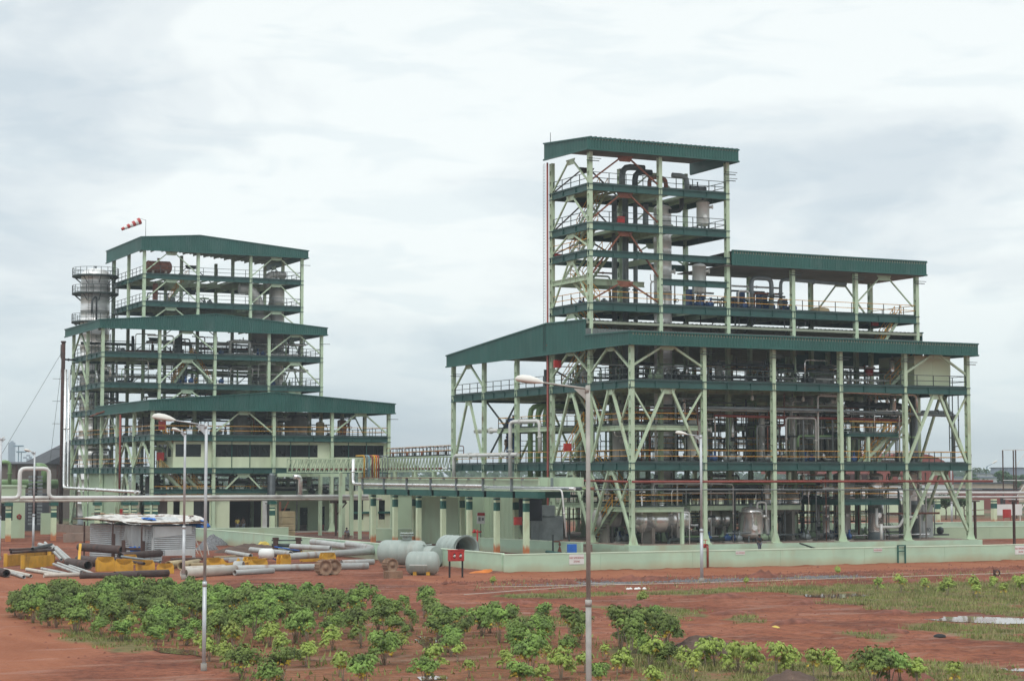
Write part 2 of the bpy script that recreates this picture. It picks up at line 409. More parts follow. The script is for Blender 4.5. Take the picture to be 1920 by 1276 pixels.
def tramp(src, st):
    r = tn('ShaderNodeValToRGB'); t.links.new(src, r.inputs[0]); e = r.color_ramp.elements
    while len(e) < len(st): e.new(.5)
    for q, (p_, c_) in zip(e, st): q.position = p_; q.color = (*c_, 1) if isinstance(c_, tuple) else (c_, c_, c_, 1)
    return r.outputs[0]
def tmix(a, b_, f, bt='MIX'):
    x = tn('ShaderNodeMix', data_type='RGBA', blend_type=bt)
    if isinstance(f, float): x.inputs[0].default_value = f
    else: t.links.new(f, x.inputs[0])
    for s_, i_ in ((a, 6), (b_, 7)):
        if isinstance(s_, tuple): x.inputs[i_].default_value = (*s_, 1)
        else: t.links.new(s_, x.inputs[i_])
    return x.outputs[2]
def tmath(op, a, b_):
    x = tn('ShaderNodeMath', operation=op)
    for s_, i_ in ((a, 0), (b_, 1)):
        if isinstance(s_, float): x.inputs[i_].default_value = s_
        else: t.links.new(s_, x.inputs[i_])
    return x.outputs[0]
base = tramp(tnoise(.16, 8), [(.32, (.14, .044, .025)), (.5, (.245, .082, .044)), (.70, (.33, .132, .080))])
base = tmix(base, tramp(tnoise(2.4, 6), [(.32, (.50, .46, .44)), (.6, (1.1, 1.08, 1.05))]), .85, 'MULTIPLY')
strk = tramp(tnoise(.9, 6, ((.22, .9, 1), -.45)), [(.56, 0.), (.66, 1.)])
base = tmix(base, tramp(tnoise(11, 5), [(.35, (.60, .57, .55)), (.58, (1.08, 1.08, 1.08))]), .6, 'MULTIPLY')
base = tmix(base, (.33, .20, .15), tmath('MULTIPLY', strk, .5))
atr = tn('ShaderNodeAttribute', attribute_name='zones'); sp = tn('ShaderNodeSeparateColor'); t.links.new(atr.outputs['Color'], sp.inputs[0])
road = tramp(tnoise(.5, 6, ((1, .25, 1), 0)), [(.3, (.26, .088, .042)), (.7, (.35, .135, .070))])
base = tmix(base, road, tmath('MULTIPLY', sp.outputs[1], .85))
gcol = tramp(tnoise(.9, 7), [(.35, (.085, .10, .035)), (.5, (.15, .16, .06)), (.66, (.24, .12, .07))])
base = tmix(base, gcol, tmath('MULTIPLY', sp.outputs[0], .8))
gvc = tramp(tnoise(5, 6), [(.35, (.07, .07, .075)), (.65, (.22, .21, .21))])
base = tmix(base, gvc, tmath('MULTIPLY', sp.outputs[2], .8))
sxyz = tn('ShaderNodeSeparateXYZ'); t.links.new(geo.outputs['Position'], sxyz.inputs[0])
far_ = tn('ShaderNodeMapRange'); far_.inputs[1].default_value = 222; far_.inputs[2].default_value = 262; t.links.new(sxyz.outputs[1], far_.inputs[0])
base = tmix(base, tramp(tnoise(.02, 6), [(.38, (.045, .065, .03)), (.5, (.09, .10, .05)), (.64, (.20, .12, .08))]), far_.outputs[0])
t.links.new(base, b.inputs['Base Color']); b.inputs['Specular IOR Level'].default_value = .22
wet = tramp(tnoise(.35, 7, ((.5, 1.4, 1), -.35)), [(.56, .9), (.68, .55)])
t.links.new(wet, b.inputs['Roughness'])
bp = tn('ShaderNodeBump'); bp.inputs['Strength'].default_value = .9; bp.inputs['Distance'].default_value = .2
t.links.new(tnoise(3.2, 8), bp.inputs['Height']); t.links.new(bp.outputs[0], b.inputs['Normal'])

for (pts, cx, cy, ru, rv, lab) in PP:
    b_ = MB(); b_.poly([(x, y, .0) for x, y in pts]); tag(b_.build('puddle', 'puddlebed'), lab, kind='structure')

# ------------------------------------------------------------------ steel building kit
def hcol(mb, u, v, z0, z1, foot=True, w_=.46):
    h = w_ / 2
    mb.box(u - .18, v - h, z0, u + .18, v - h + .07, z1); mb.box(u - .18, v + h - .07, z0, u + .18, v + h, z1)
    mb.box(u - .03, v - h + .071, z0, u + .03, v + h - .071, z1)
    z = z0 + .5
    while z < z1 - .7:
        for s_ in (-1, 1): mb.box(u + s_ * .15 - .02, v - h + .072, z, u + s_ * .15 + .02, v + h - .072, min(z + .62, z1 - .02))
        z += 1.05
    if foot:
        mb.box(u - .5, v - .5, z0, u + .5, v + .5, z0 + .08)
        for s_ in (-1, 1):
            mb.poly([(u + s_ * .182, v - h - .01, z0 + .081), (u + s_ * .48, v - h - .01, z0 + .081), (u + s_ * .182, v - h - .01, z0 + 1.0)])
            mb.poly([(u + s_ * .182, v - h + .04, z0 + .081), (u + s_ * .48, v - h + .04, z0 + .081), (u + s_ * .182, v - h + .04, z0 + 1.0)])
def ibeam(mb, a, c, h, w_=.28):
    a = Vector(a); c = Vector(c); dz = Vector((0, 0, h / 2))
    mb.bar(a - dz + V3(0, 0, .03), c - dz + V3(0, 0, .03), w_, .06); mb.bar(a + dz - V3(0, 0, .03), c + dz - V3(0, 0, .03), w_, .06); mb.bar(a, c, .06, h - .125)
    n = int((c - a).length / 2.4)
    d = (c - a)
    for i in range(1, n):
        p = a + d * (i / n); s_ = fr(d)[0]; mb.bar(p - s_ * (w_ / 2 - .01), p + s_ * (w_ / 2 - .01), .03, h - .13)
def rail_mb(mb, pts, z=0, post=1.9, dark=0, hand=1, h=1.1):
    for a, c in zip(pts[:-1], pts[1:]):
        a = Vector(a); c = Vector(c); L_ = (c - a).length; n = max(1, round(L_ / post))
        mb.mi(dark)
        for i in range(n + 1):
            p = a + (c - a) * (i / n); mb.bar(p, p + V3(0, 0, h), .06, .06)
        mb.bar(a + V3(0, 0, .08), c + V3(0, 0, .08), .02, .14)
        mb.mi(hand)
        for hh in (.58, h): mb.bar(a + V3(0, 0, hh), c + V3(0, 0, hh), .055, .055)
def chev(root, A, B, ztop, zA, zB, m_='pale', w_=.17, apex=.5, gap=.35, off=V3(0, 0, 0)):
    """inverted V: from each column foot up to a point near mid-bay under the beam"""
    A = Vector(A) + off; B = Vector(B) + off; d = (B - A); dn = d.normalized(); mid = A + d * apex
    for P, sg, zb in ((A, -1, zA), (B, 1, zB)):
        b_ = MB(); p0 = Vector((P.x, P.y, zb)) - dn * (.22 * sg); p1 = Vector((mid.x, mid.y, ztop)) + dn * (gap * sg)
        w_2 = w_ * .84; b_.bar(p0, p1, w_2, w_2 * 1.1, up=dn.cross(V3(0, 0, 1))); b_.build('brace', m_, root)
    b_ = MB(); q = mid + V3(0, 0, 0); s_ = dn.cross(V3(0, 0, 1)) * .03
    P4 = [Vector((mid.x, mid.y, ztop + .12)) + dn * k for k in (-.9, .9)] + [Vector((mid.x, mid.y, ztop - .42)) + dn * k for k in (.55, -.55)]
    b_.poly([p + s_ for p in P4]); b_.poly([p - s_ for p in P4][::-1]); b_.build('gusset_plate', m_, root)
def corr_wall(mb, a, c, zb, zt, out, pitch=.30, dep=.045):
    """ribbed sheet from a to c (x, y), bottom zb(t), top zt(t), out: outward normal"""
    a = Vector((a[0], a[1], 0)); c = Vector((c[0], c[1], 0)); L_ = (c - a).length; n = int(L_ / pitch); out = Vector((out[0], out[1], 0))
    prev = None
    for i in range(n):
        for t_, o_ in ((i / n, 0), ((i + .30) / n, 0), ((i + .42) / n, dep), ((i + .88) / n, dep), ((i + 1) / n, 0)):
            p = a + (c - a) * t_ + out * o_; cur = (Vector((p.x, p.y, zb(t_))), Vector((p.x, p.y, zt(t_))))
            if prev and (prev[0] - cur[0]).length > 1e-5: mb.poly([prev[0], cur[0], cur[1], prev[1]])
            prev = cur
def fascia(root, a, c, zb, zt, out, name='fascia', steps=1, parent=None, ribs=True):
    b_ = MB(); corr_wall(b_, a, c, zb, zt, out)
    A = Vector((a[0], a[1], 0)); C_ = Vector((c[0], c[1], 0)); o_ = Vector((out[0], out[1], 0))
    for k in range(steps):
        t0, t1 = k / steps, (k + 1) / steps
        for fz, h, e in ((zt, .12, .02), (zb, .14, -.02)):
            p = A + (C_ - A) * t0 + o_ * .05; q = A + (C_ - A) * t1 + o_ * .05
            b_.bar((p.x, p.y, fz(t0) + e), (q.x, q.y, fz(t1) + e), .16, h)
    # inner lining so that the fascia has a thickness
    for k in range(steps):
        t0, t1 = k / steps, (k + 1) / steps; p = A + (C_ - A) * t0 - o_ * .07; q = A + (C_ - A) * t1 - o_ * .07
        b_.poly([(p.x, p.y, zb(t0)), (q.x, q.y, zb(t1)), (q.x, q.y, zt(t1)), (p.x, p.y, zt(t0))])
    return b_.build(name, 'teal', parent or root)
def roof_sheet(root, prof, a0, a1, axis, under=None, pitch=.5, parent=None):
    """corrugated roof: profile [(s, z)] across, extruded along the other axis from a0 to a1. axis 'u': corrugation lines run along v (profile in v)"""
    b_ = MB(); n = int((a1 - a0) / pitch) if axis == 'u' else 1
    def P(a, s_, z): return (a, s_, z) if axis == 'u' else (s_, a, z)
    for (s0, z0), (s1, z1) in zip(prof[:-1], prof[1:]):
        if axis == 'u':
            prev = None
            for i in range(n + 1):
                for f_, o_ in ((0, 0), (.4, 0), (.55, .09), (.85, .09)):
                    if i == n and f_ > 0: break
                    a = a0 + (a1 - a0) * (i + f_) / n
                    cur = (P(a, s0, z0 + o_), P(a, s1, z1 + o_))
                    if prev: b_.poly([prev[0], cur[0], cur[1], prev[1]])
                    prev = cur
        else:
            k = max(2, int(abs(s1 - s0) / pitch)); prev = None
            for i in range(k + 1):
                for f_, o_ in ((0, 0), (.4, 0), (.55, .09), (.85, .09)):
                    if i == k and f_ > 0: break
                    t_ = (i + f_) / k; cur = (P(a0, s0 + (s1 - s0) * t_, z0 + (z1 - z0) * t_ + o_), P(a1, s0 + (s1 - s0) * t_, z0 + (z1 - z0) * t_ + o_))
                    if prev: b_.poly([prev[0], cur[0], cur[1], prev[1]])
                    prev = cur
    o = b_.build('roof', 'rooftop', parent or root)
    # purlins under the sheet
    p_ = MB()
    for (s0, z0), (s1, z1) in zip(prof[:-1], prof[1:]):
        k = max(1, int(abs(s1 - s0) / 1.5))
        for i in range(k + 1):
            t_ = (i + .02) / (k + .04); s_ = s0 + (s1 - s0) * t_; z = z0 + (z1 - z0) * t_ - .13
            p_.bar(P(a0 + .1, s_, z), P(a1 - .1, s_, z), .08, .22)
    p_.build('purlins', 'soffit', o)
    return o
def stair(root, a, c, wd=.9, mat_='palebeam', hand=True, nm='stair'):
    a = Vector(a); c = Vector(c); d = c - a; hd = Vector((d.x, d.y, 0)); s_ = hd.normalized().cross(V3(0, 0, 1)) * (wd / 2)
    b_ = MB(); b_.mi(0); b_.bar(a + s_, c + s_, .06, .3); b_.bar(a - s_, c - s_, .06, .3)
    n = max(3, int(abs(d.z) / .28))
    for i in range(1, n):
        p = a + d * (i / n); b_.bar(p - s_, p + s_, .26, .04)
    if hand:
        b_.mi(1)
        for q in (s_, -s_):
            for hh in (.55, 1.05): b_.bar(a + q + V3(0, 0, hh), c + q + V3(0, 0, hh), .05, .05)
            for i in range(0, 5):
                p = a + d * (i / 4) + q; b_.bar(p, p + V3(0, 0, 1.05), .045, .045)
    return b_.build(nm, [mat_, 'yellow'], root)
def floor(root, u0, u1, v0, v1, z, us_, vs_, sides='FLRB', rails='FLR', raily=1, h=.7, holes=(), slab=True):
    """a storey floor: slab, teal edge beams on the open sides, pale girders on the column lines, joists, railings"""
    b_ = MB(); b_.mi(0)
    if slab:
        vv = sorted({v0, v1} | {x for H_ in holes for x in (H_[2], H_[3])}); uu = sorted({u0, u1} | {x for H_ in holes for x in (H_[0], H_[1])})
        for i in range(len(uu) - 1):
            for j in range(len(vv) - 1):
                mu, mv = (uu[i] + uu[i + 1]) / 2, (vv[j] + vv[j + 1]) / 2
                if any(H_[0] < mu < H_[1] and H_[2] < mv < H_[3] for H_ in holes): continue
                b_.box(uu[i] + .002, vv[j] + .002, z - .14, uu[i + 1] - .002, vv[j + 1] - .002, z - .02)
    else:
        b_.box(u0, v0, z - .1, u0 + .1, v0 + .1, z - .05)
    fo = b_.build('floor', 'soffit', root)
    E = {'F': ((u0 - .2, v0 - .15), (u1 + .2, v0 - .15)), 'B': ((u0 - .2, v1 + .15), (u1 + .2, v1 + .15)), 'L': ((u0 - .07, v0 - .0), (u0 - .07, v1 + .0)), 'R': ((u1 + .07, v0), (u1 + .07, v1))}
    for s_ in sides:
        e = MB(); (a, b2), (c, d) = E[s_]; ibeam(e, (a, b2, z - h / 2), (c, d, z - h / 2), h, .30); e.build('edge_beam', 'tealbeam', fo)
    g_ = MB()
    for u in us_:
        if u0 + .1 < u < u1 - .1: ibeam(g_, (u, v0 + .3, z - .15 - .28), (u, v1 - .3, z - .15 - .28), .55, .22)
    for v in vs_:
        if v0 + .1 < v < v1 - .1: ibeam(g_, (u0 + .3, v, z - .15 - .30), (u1 - .3, v, z - .15 - .30), .55, .22)
    k = u0 + 1.85
    while k < u1 - .5 and slab:
        if min(abs(k - u) for u in us_) > .4: g_.bar((k, v0 + .2, z - .28), (k, v1 - .2, z - .28), .1, .25)
        k += 1.83
    if g_.v: g_.build('girders', 'palebeam', fo)
    RE = {'F': ((u0 + .2, v0 - .05), (u1 - .2, v0 - .05)), 'B': ((u0 + .2, v1 + .05), (u1 - .2, v1 + .05)), 'L': ((u0 + .02, v0 + .3), (u0 + .02, v1 - .3)), 'R': ((u1 - .02, v0 + .3), (u1 - .02, v1 - .3))}
    for s_ in rails:
        r_ = MB(); (a, b2), (c, d) = RE[s_]; rail_mb(r_, [(a, b2, z), (c, d, z)], hand=raily); r_.build('railing', ['darksteel', 'yellow'], fo)
    return fo

# ================================================================== right-hand plant
RU = [84 + 7.4 * i for i in range(6)]; RV = [149.6 + 7.67 * j for j in range(6)]; PZ = 1.05
R = thing('process_plant', (102.5, 168, 0), 'green steel-framed plant on the right, with the tallest tower, standing on a mint plinth', 'industrial building')
b_ = MB(); b_.box(RU[0] - .8, RV[0] - .8, 0, RU[5] + .9, RV[5] + .9, PZ); b_.build('plinth', 'mint', R); b_ = MB(); b_.box(RU[0] - .55, RV[0] - .55, PZ + .003, RU[5] + .6, RV[5] + .6, PZ + .012); b_.build('plinth_top', 'mudconc', R)
ZL1, ZL2, ZLR = 8.3, 15.55, 18.75
TOP = {}
for i in range(6):
    for j in range(6):
        zt = 19.2 if j == 0 else 19.2 if j > 2 else (36.95 if i <= 2 else 27.4)
        if j in (3, 4): zt = 20.3
        c_ = MB(); hcol(c_, RU[i], RV[j], PZ, zt); c_.build('column', 'pale', R)
floor(R, RU[0], RU[5], RV[0], RV[5], ZL1, RU, RV, 'FLRB', 'FLR', h=.68, holes=((91.9, 98.2, 158.5, 164), (106.5, 112.5, 158.5, 168), (86, 90, 152, 156), (99.5, 104, 166, 172)))
floor(R, RU[0], RU[5], RV[0], RV[5], ZL2, RU, RV, 'FLRB', 'FLR', h=.68, raily=0, holes=((91.9, 98.2, 158.5, 164), (114, 120, 158, 164)))
# low roof over the front row
v0 = RV[0] - .8; uL = RU[0] - .6; uR = RU[5] + .75
rz0, rz1 = 18.68, 19.74
rf = roof_sheet(R, [(v0, rz1 - .02), (RV[1] - .2, rz1 + .25)], uL, uR, 'u')
fascia(R, (uL, v0), (uR, v0), lambda t: rz0, lambda t: rz1, (0, -1), parent=rf)
fascia(R, (uL, RV[1] - .2), (uL, v0), lambda t: rz0, lambda t: rz1 + .2 * (1 - t), (-1, 0), parent=rf)
fascia(R, (uR, v0), (uR, RV[1] - .2), lambda t: rz0, lambda t: rz1 + .2 * t, (1, 0), parent=rf)
# rear gable roof
prof = [(157.05, 21.3), (165.2, 21.5), (188.5, 19.70)]
def pz(v):
    for (a, za), (c, zc) in zip(prof[:-1], prof[1:]):
        if a <= v <= c: return za + (zc - za) * (v - a) / (c - a)
    return prof[0][1] if v < prof[0][0] else prof[-1][1]
rf = roof_sheet(R, prof, uL, uR - .2, 'u')
va, vb = 188.5, 157.05
fascia(R, (uL, va), (uL, vb), lambda t: 18.62, lambda t: pz(va + (vb - va) * t) + .06, (-1, 0), parent=rf, steps=4)
fascia(R, (uR - .2, vb), (uR - .2, va), lambda t: 18.62, lambda t: pz(vb + (va - vb) * t) + .06, (1, 0), parent=rf, steps=4)
b_ = MB(); corr_wall(b_, (uL, vb), (uR - .2, vb), lambda t: 19.99, lambda t: 20.6, (0, -1)); b_.build('gable_step_sheet', 'rooftop', rf)
# tower floors
tu0, tu1, tv0, tv1 = RU[0], RU[2], RV[1], RV[2]
floor(R, tu0, RU[5], tv0, tv1, 23.0, RU, RV, 'FLRB', 'FLR', h=.72, raily=1, holes=((91.9, 98.2, 159, 163.5), (84.4, 88, 161, 164)))
floor(R, tu0, tu1, tv0, tv1, 27.85, RU, RV, 'FLB', 'L', h=.62, slab=False)
b_ = MB(); b_.box(84.3, 157.6, 27.7, 88.6, 160, 27.8); b_.build('landing', 'palebeam', R)
floor(R, tu0, tu1, tv0, tv1, 30.4, RU, RV, 'FLRB', 'FLR', h=.66, raily=0, holes=((92, 95.5, 159, 163.5), (84.4, 88, 160, 164)))
floor(R, tu0, tu1, tv0, tv1, 34.0, RU, RV, 'FLRB', 'FLR', h=.62, raily=0, holes=((92, 95.5, 159, 163.5), (87.5, 90.5, 159, 163)))
b_ = MB(); ibeam(b_, (RU[1], tv0 - .15, 25.2), (RU[2], tv0 - .15, 25.2), .6, .3); b_.build('edge_beam', 'tealbeam', R)
b_ = MB(); ibeam(b_, (tu0, tv0 + .3, 25.35), (tu0, tv1, 25.35), .5, .25); ibeam(b_, (tu0 + .3, tv1, 25.35), (RU[1], tv1, 25.35), .5, .25); ibeam(b_, (RU[0] + .3, tv0 + 3, 25.2), (RU[1], tv0 + 3, 25.2), .5, .25); b_.box(84.3, 160.4, 25.5, 90, 164.6, 25.6); b_.build('landing', 'palebeam', R)
# tower roof
pf = [(tv0 - .7, 38.25), (tv1 + 1.0, 38.6)]
zl0, zl1 = at(1020, 300, u=tu0 - .6), at(1020, 270, u=tu0 - .6)
rf = roof_sheet(R, [(tv0 - .75, 38.2), (zl1.y, zl1.z)], tu0 - .6, tu1 + .9, 'u')
zf0, zf1 = at(1105, 279, v=tv0 - .75).z, at(1105, 258, v=tv0 - .75).z
zr0, zr1 = at(1379, 302, v=tv0 - .75).z, at(1379, 281, v=tv0 - .75).z
fascia(R, (tu0 - .6, tv0 - .75), (tu1 + .9, tv0 - .75), lambda t: zf0 + (zr0 - zf0) * t, lambda t: zf1 + (zr1 - zf1) * t, (0, -1), parent=rf)
fascia(R, (tu0 - .6, zl1.y), (tu0 - .6, tv0 - .75), lambda t: zl0.z + (zf0 - zl0.z) * t, lambda t: zl1.z + (zf1 - zl1.z) * t, (-1, 0), parent=rf)
fascia(R, (tu1 + .9, tv0 - .75), (tu1 + .9, zl1.y), lambda t: zr0, lambda t: zr1 + .2 * t, (1, 0), parent=rf)
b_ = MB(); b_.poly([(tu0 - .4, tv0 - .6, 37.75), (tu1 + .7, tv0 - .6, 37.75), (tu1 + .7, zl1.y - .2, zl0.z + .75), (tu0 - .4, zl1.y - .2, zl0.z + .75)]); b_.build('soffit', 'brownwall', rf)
# upper block roof
bu1 = RU[5] + .75
rf = roof_sheet(R, [(tv0 - .75, 28.42), (tv1 + .9, 28.2)], tu1 + .05, bu1, 'u')
fascia(R, (tu1 + .05, tv0 - .75), (bu1, tv0 - .75), lambda t: 27.15, lambda t: 28.45, (0, -1), parent=rf)
fascia(R, (bu1, tv0 - .75), (bu1, tv1 + .9), lambda t: 27.15, lambda t: 28.4, (1, 0), parent=rf)
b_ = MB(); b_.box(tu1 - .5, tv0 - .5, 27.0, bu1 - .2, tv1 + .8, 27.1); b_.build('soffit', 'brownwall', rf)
# braces, right-hand plant
Lf = lambda j: V3(RU[0], RV[j], 0); Ff = lambda i: V3(RU[i], RV[0], 0)
for j in (0, 1):
    chev(R, Lf(j), Lf(j + 1), 7.6, PZ + .9, PZ + .9, w_=.26); chev(R, Lf(j), Lf(j + 1), 14.8, 8.4, 8.4, w_=.26); chev(R, Lf(j), Lf(j + 1), 18.7, 16.6, 16.6, w_=.2)
chev(R, Lf(4), Lf(5), 14.8, 8.4, 8.4, w_=.24); chev(R, Lf(4), Lf(5), 18.6, 16.2, 16.2, w_=.2)
for j in (3,):
    b_ = MB(); b_.bar((RU[0] + .1, RV[3], 14.6), (RU[0] + .1, (RV[3] + RV[4]) / 2 + 3, 9), .14, .14); b_.build('brace', 'darksteel', R)
    b_ = MB(); b_.bar((RU[0] + .3, RV[4], 14.6), (RU[0] + .3, RV[3] + 1.6, 11), .14, .14); b_.build('brace', 'darksteel', R)
    b_ = MB(); b_.bar((RU[0] + 7.4, RV[4], 18.4), (RU[0] + 7.4, RV[3], 16), .14, .14); b_.build('brace', 'rust', R)
chev(R, Ff(0), Ff(1), 14.8, 8.4, 8.4, w_=.26); chev(R, Ff(0), Ff(1), 18.7, 16.9, 16.9, w_=.22)
chev(R, Ff(4), Ff(5), 7.6, PZ + .9, PZ + .9, w_=.28); chev(R, Ff(4), Ff(5), 14.8, 8.4, 8.4, w_=.28); chev(R, Ff(4), Ff(5), 18.7, 16.9, 16.9, w_=.22)
for a, c in (((RU[0] + .2, RV[0], 14.6), (RU[0] + 2.0, RV[0], 11.9)), ((RU[1] - .2, RV[0], 14.6), (RU[1] - 2.0, RV[0], 11.9)), ((RU[5] - .2, RV[0], 14.6), (RU[5] - 1.9, RV[0], 11.9)), ((RU[4] + .2, RV[0], 14.6), (RU[4] + 1.9, RV[0], 11.9)),
             ((RU[4] + .2, RV[0], 7.4), (RU[4] + 1.7, RV[0], 4.9)), ((RU[5] - .2, RV[0], 7.4), (RU[5] - 1.7, RV[0], 4.9)), ((RU[0], RV[0] + .2, 7.4), (RU[0], RV[0] + 1.9, 4.9)), ((RU[0], RV[1] + .2, 7.4), (RU[0], RV[1] + 1.9, 4.9)), ((RU[0], RV[1] - .2, 7.4), (RU[0], RV[1] - 1.9, 4.9)),
             ((RU[0], RV[0] + .2, 14.6), (RU[0], RV[0] + 1.9, 11.9)), ((RU[0], RV[1] - .2, 14.6), (RU[0], RV[1] - 1.9, 11.9))):
    b_ = MB(); b_.bar(a, c, .15, .15); b_.build('brace', 'pale', R)
for i in (4,):   # braces of the right end wall
    for z0, z1 in ((1.9, 7.5), (8.4, 14.8)):
        for j in (0, 1, 4): chev(R, V3(RU[5], RV[j], 0), V3(RU[5], RV[j + 1], 0), z1, z0, z0, w_=.24)
for j in (4,):
    for i in (1, 3): chev(R, V3(RU[i], RV[5], 0), V3(RU[i + 1], RV[5], 0), 14.8, 8.4, 8.4, w_=.22)
# tower braces: pale on the left face, rusty on the front
for zt, zb in ((36.7, 34.2), (33.3, 30.5), (29.7, 28.2), (27.2, 23.1), (22.2, 19.9)):
    chev(R, V3(RU[0], RV[1], 0), V3(RU[0], RV[2], 0), zt, zb, zb, w_=.16)
    if zt != 27.2 and zt > 23: chev(R, V3(RU[1] - 7.4 + .0, RV[2], 0), V3(RU[1], RV[2], 0), zt, zb, zb, m_='darkrust', w_=.14)
for zt, zb in ((36.7, 34.4), (33.3, 30.8), (29.7, 25.7), (25.0, 23.3)):
    chev(R, V3(RU[0], RV[1], 0), V3(RU[1], RV[1], 0), zt, zb, zb, m_='rust', w_=.16)
for zt, zb in ((36.7, 34.2), (33.3, 30.6), (29.7, 27.9)):
    chev(R, V3(RU[1], RV[2], 0), V3(RU[2], RV[2], 0), zt, zb, zb, m_='pale', w_=.15)
chev(R, V3(RU[4], RV[2], 0), V3(RU[5], RV[2], 0), 26.9, 23.3, 23.3, w_=.16); chev(R, V3(RU[4], RV[1] + .3, 0), V3(RU[5], RV[1] + .3, 0), 26.9, 24.0, 24.0, w_=.14)
# mid-height platforms
def platform(u0, u1, v0, v1, z, legs=(), m_='palebeam', rails='FL', h=.42):
    b_ = MB(); b_.box(u0 + .1, v0 + .1, z - .1, u1 - .1, v1 - .1, z - .02)
    for a, c in (((u0, v0), (u1, v0)), ((u0, v1), (u1, v1)), ((u0, v0), (u0, v1)), ((u1, v0), (u1, v1))): ibeam(b_, (*a, z - h / 2), (*c, z - h / 2), h, .2)
    o = b_.build('platform', m_, R)
    for (a, c, zb) in legs: q = MB(); q.box(a - .14, c - .14, zb, a + .14, c + .14, z - h); q.build('platform_leg', 'pale', o)
    RE = {'F': ((u0 + .1, v0), (u1 - .1, v0)), 'B': ((u0 + .1, v1), (u1 - .1, v1)), 'L': ((u0, v0 + .2), (u0, v1 - .2)), 'R': ((u1, v0 + .2), (u1, v1 - .2))}
    for s_ in rails:
        q = MB(); a, c = RE[s_]; rail_mb(q, [(*a, z), (*c, z)]); q.build('railing', ['darksteel', 'yellow'], o)
platform(84.6, 89.6, 150.2, 156.9, 4.35, ((89.5, 150.3, PZ),)); platform(84.5, 91.2, 150.3, 156.9, 11.6)
platform(106.7, 113.2, 150.2, 156.8, 4.9, m_='tealbeam', h=.5); platform(107.5, 113.2, 150.2, 154, 11.1, ((107.6, 150.3, 8.3), (109.8, 150.3, 8.3)), m_='tealbeam', h=.3)
platform(111.0, 117.6, 154.5, 160, 12.7, ((111.2, 154.7, 8.3), (117.4, 154.7, 8.3)), rails='FLR'); platform(85.0, 96, 160, 168, 4.6, rails='F')
platform(84.2, 90.6, 166.5, 177.5, 11.8, ((84.4, 177.3, 8.3), (90.4, 177.3, 8.3)), rails='LBF'); platform(90, 106, 163, 172, 12.0, rails='FL'); platform(92, 104, 153, 160, 4.4, rails='F')
# stairs
stair(R, (84.9, 158.4, PZ), (84.9, 154.0, 4.35)); stair(R, (86.2, 154.0, 4.35), (86.2, 159.5, 8.3)); stair(R, (85.0, 164.2, 8.3), (85.0, 159.6, 12.0)); stair(R, (86.2, 159.6, 12.0), (86.2, 163.8, 15.5))
stair(R, (85.0, 164.0, 15.6), (85.0, 158.2, 19.4)); stair(R, (86.0, 158.2, 19.6), (86.0, 163.9, 23.0))
stair(R, (85.0, 158.1, 23.1), (85.0, 162.2, 25.6)); stair(R, (86.4, 162.4, 25.6), (86.4, 158.5, 27.8)); stair(R, (85.0, 163.8, 25.6), (85.0, 159.0, 28.8), hand=False)
stair(R, (85.1, 162.6, 27.9), (85.1, 158.6, 30.4)); stair(R, (86.4, 163.6, 30.5), (86.4, 159.0, 33.9))
stair(R, (109.8, 151.4, 8.4), (113.0, 151.4, 11.1)); stair(R, (116.5, 157.6, 19.8), (119.2, 157.9, 23.0)); stair(R, (113.6, 152.3, 15.6), (117.4, 152.3, 19.0)); stair(R, (116.5, 155.6, 12.7), (112.6, 155.6, 15.5)); stair(R, (112.5, 153, 8.3), (116.5, 153, 12.6))
# small step tread brackets on column tops (cable stubs)
for (u, v, z) in ((RU[0], RV[1], 36.1), (RU[2], RV[1], 35.8), (RU[5], RV[0], 17.8), (RU[4], RV[0], 17.9), (RU[3], RV[0], 17.9), (RU[2], RV[0], 17.9), (RU[1], RV[0], 18), (RU[3], RV[1], 26.5), (RU[4], RV[1], 26.4), (RU[5], RV[1], 26.3), (RU[0], RV[5], 17.6), (RU[0], RV[1], 17.8), (RU[5], RV[1], 33.5), (RU[2], RV[1], 35.2)):
    if z > 30 and u > RU[2] + 1: continue
    b_ = MB(); b_.bar((u - .5, v - .34, z), (u + .8, v - .34, z), .07, .07); b_.bar((u - .3, v - .34, z + .22), (u + 1.0, v - .34, z + .22), .05, .05); b_.build('cable_bracket', 'darksteel', R)
# corner panel enclosure on the second storey (part of the structure's cladding)
b_ = MB(); b_.box(115.6, 150.7, 15.56, 119.9, 156.3, 18.6)
for x in (117.8,): b_.box(x - .03, 150.66, 15.6, x + .03, 150.7, 18.55)
b_.box(115.6, 150.64, 17.2, 119.9, 150.69, 17.3); b_.box(115.55, 153.2, 15.6, 115.599, 153.26, 18.5); b_.box(115.55, 150.7, 17.2, 115.598, 156.2, 17.27)
b_.build('panel_enclosure', 'cream', R)

# ================================================================== left-hand plant
LU = [59.85 + 7.27 * i for i in range(5)]; LV = [218.2 + 7.85 * j for j in range(7)]; GZ = .54
Lp = thing('process_plant', (74.5, 240, 0), 'green steel-framed plant on the left with three stepped gable roofs and a control room', 'industrial building')
b_ = MB(); b_.box(LU[0] - .7, LV[0] - .7, 0, LU[4] + .7, LV[6] + .7, GZ); b_.build('plinth', 'concrete', Lp)
for i in range(5):
    for j in range(7):
        if j <= 2: zt = 15.0
        elif j == 3: zt = 26.0
        else: zt = 37.0 if i >= 1 else (26.0 if j <= 5 else 0)
        if zt == 0: continue
        c_ = MB(); hcol(c_, LU[i], LV[j], GZ, zt, foot=(j == 0)); c_.build('column', 'pale', Lp)
floor(Lp, LU[0], LU[4], LV[0], LV[5], 8.05, LU, LV, 'FLRB', 'L', h=.66)
floor(Lp, LU[0], LU[4], LV[0], LV[5], 11.75, LU, LV, 'FLRB', 'FLR', h=.62, holes=((66, 70, 236, 246),))
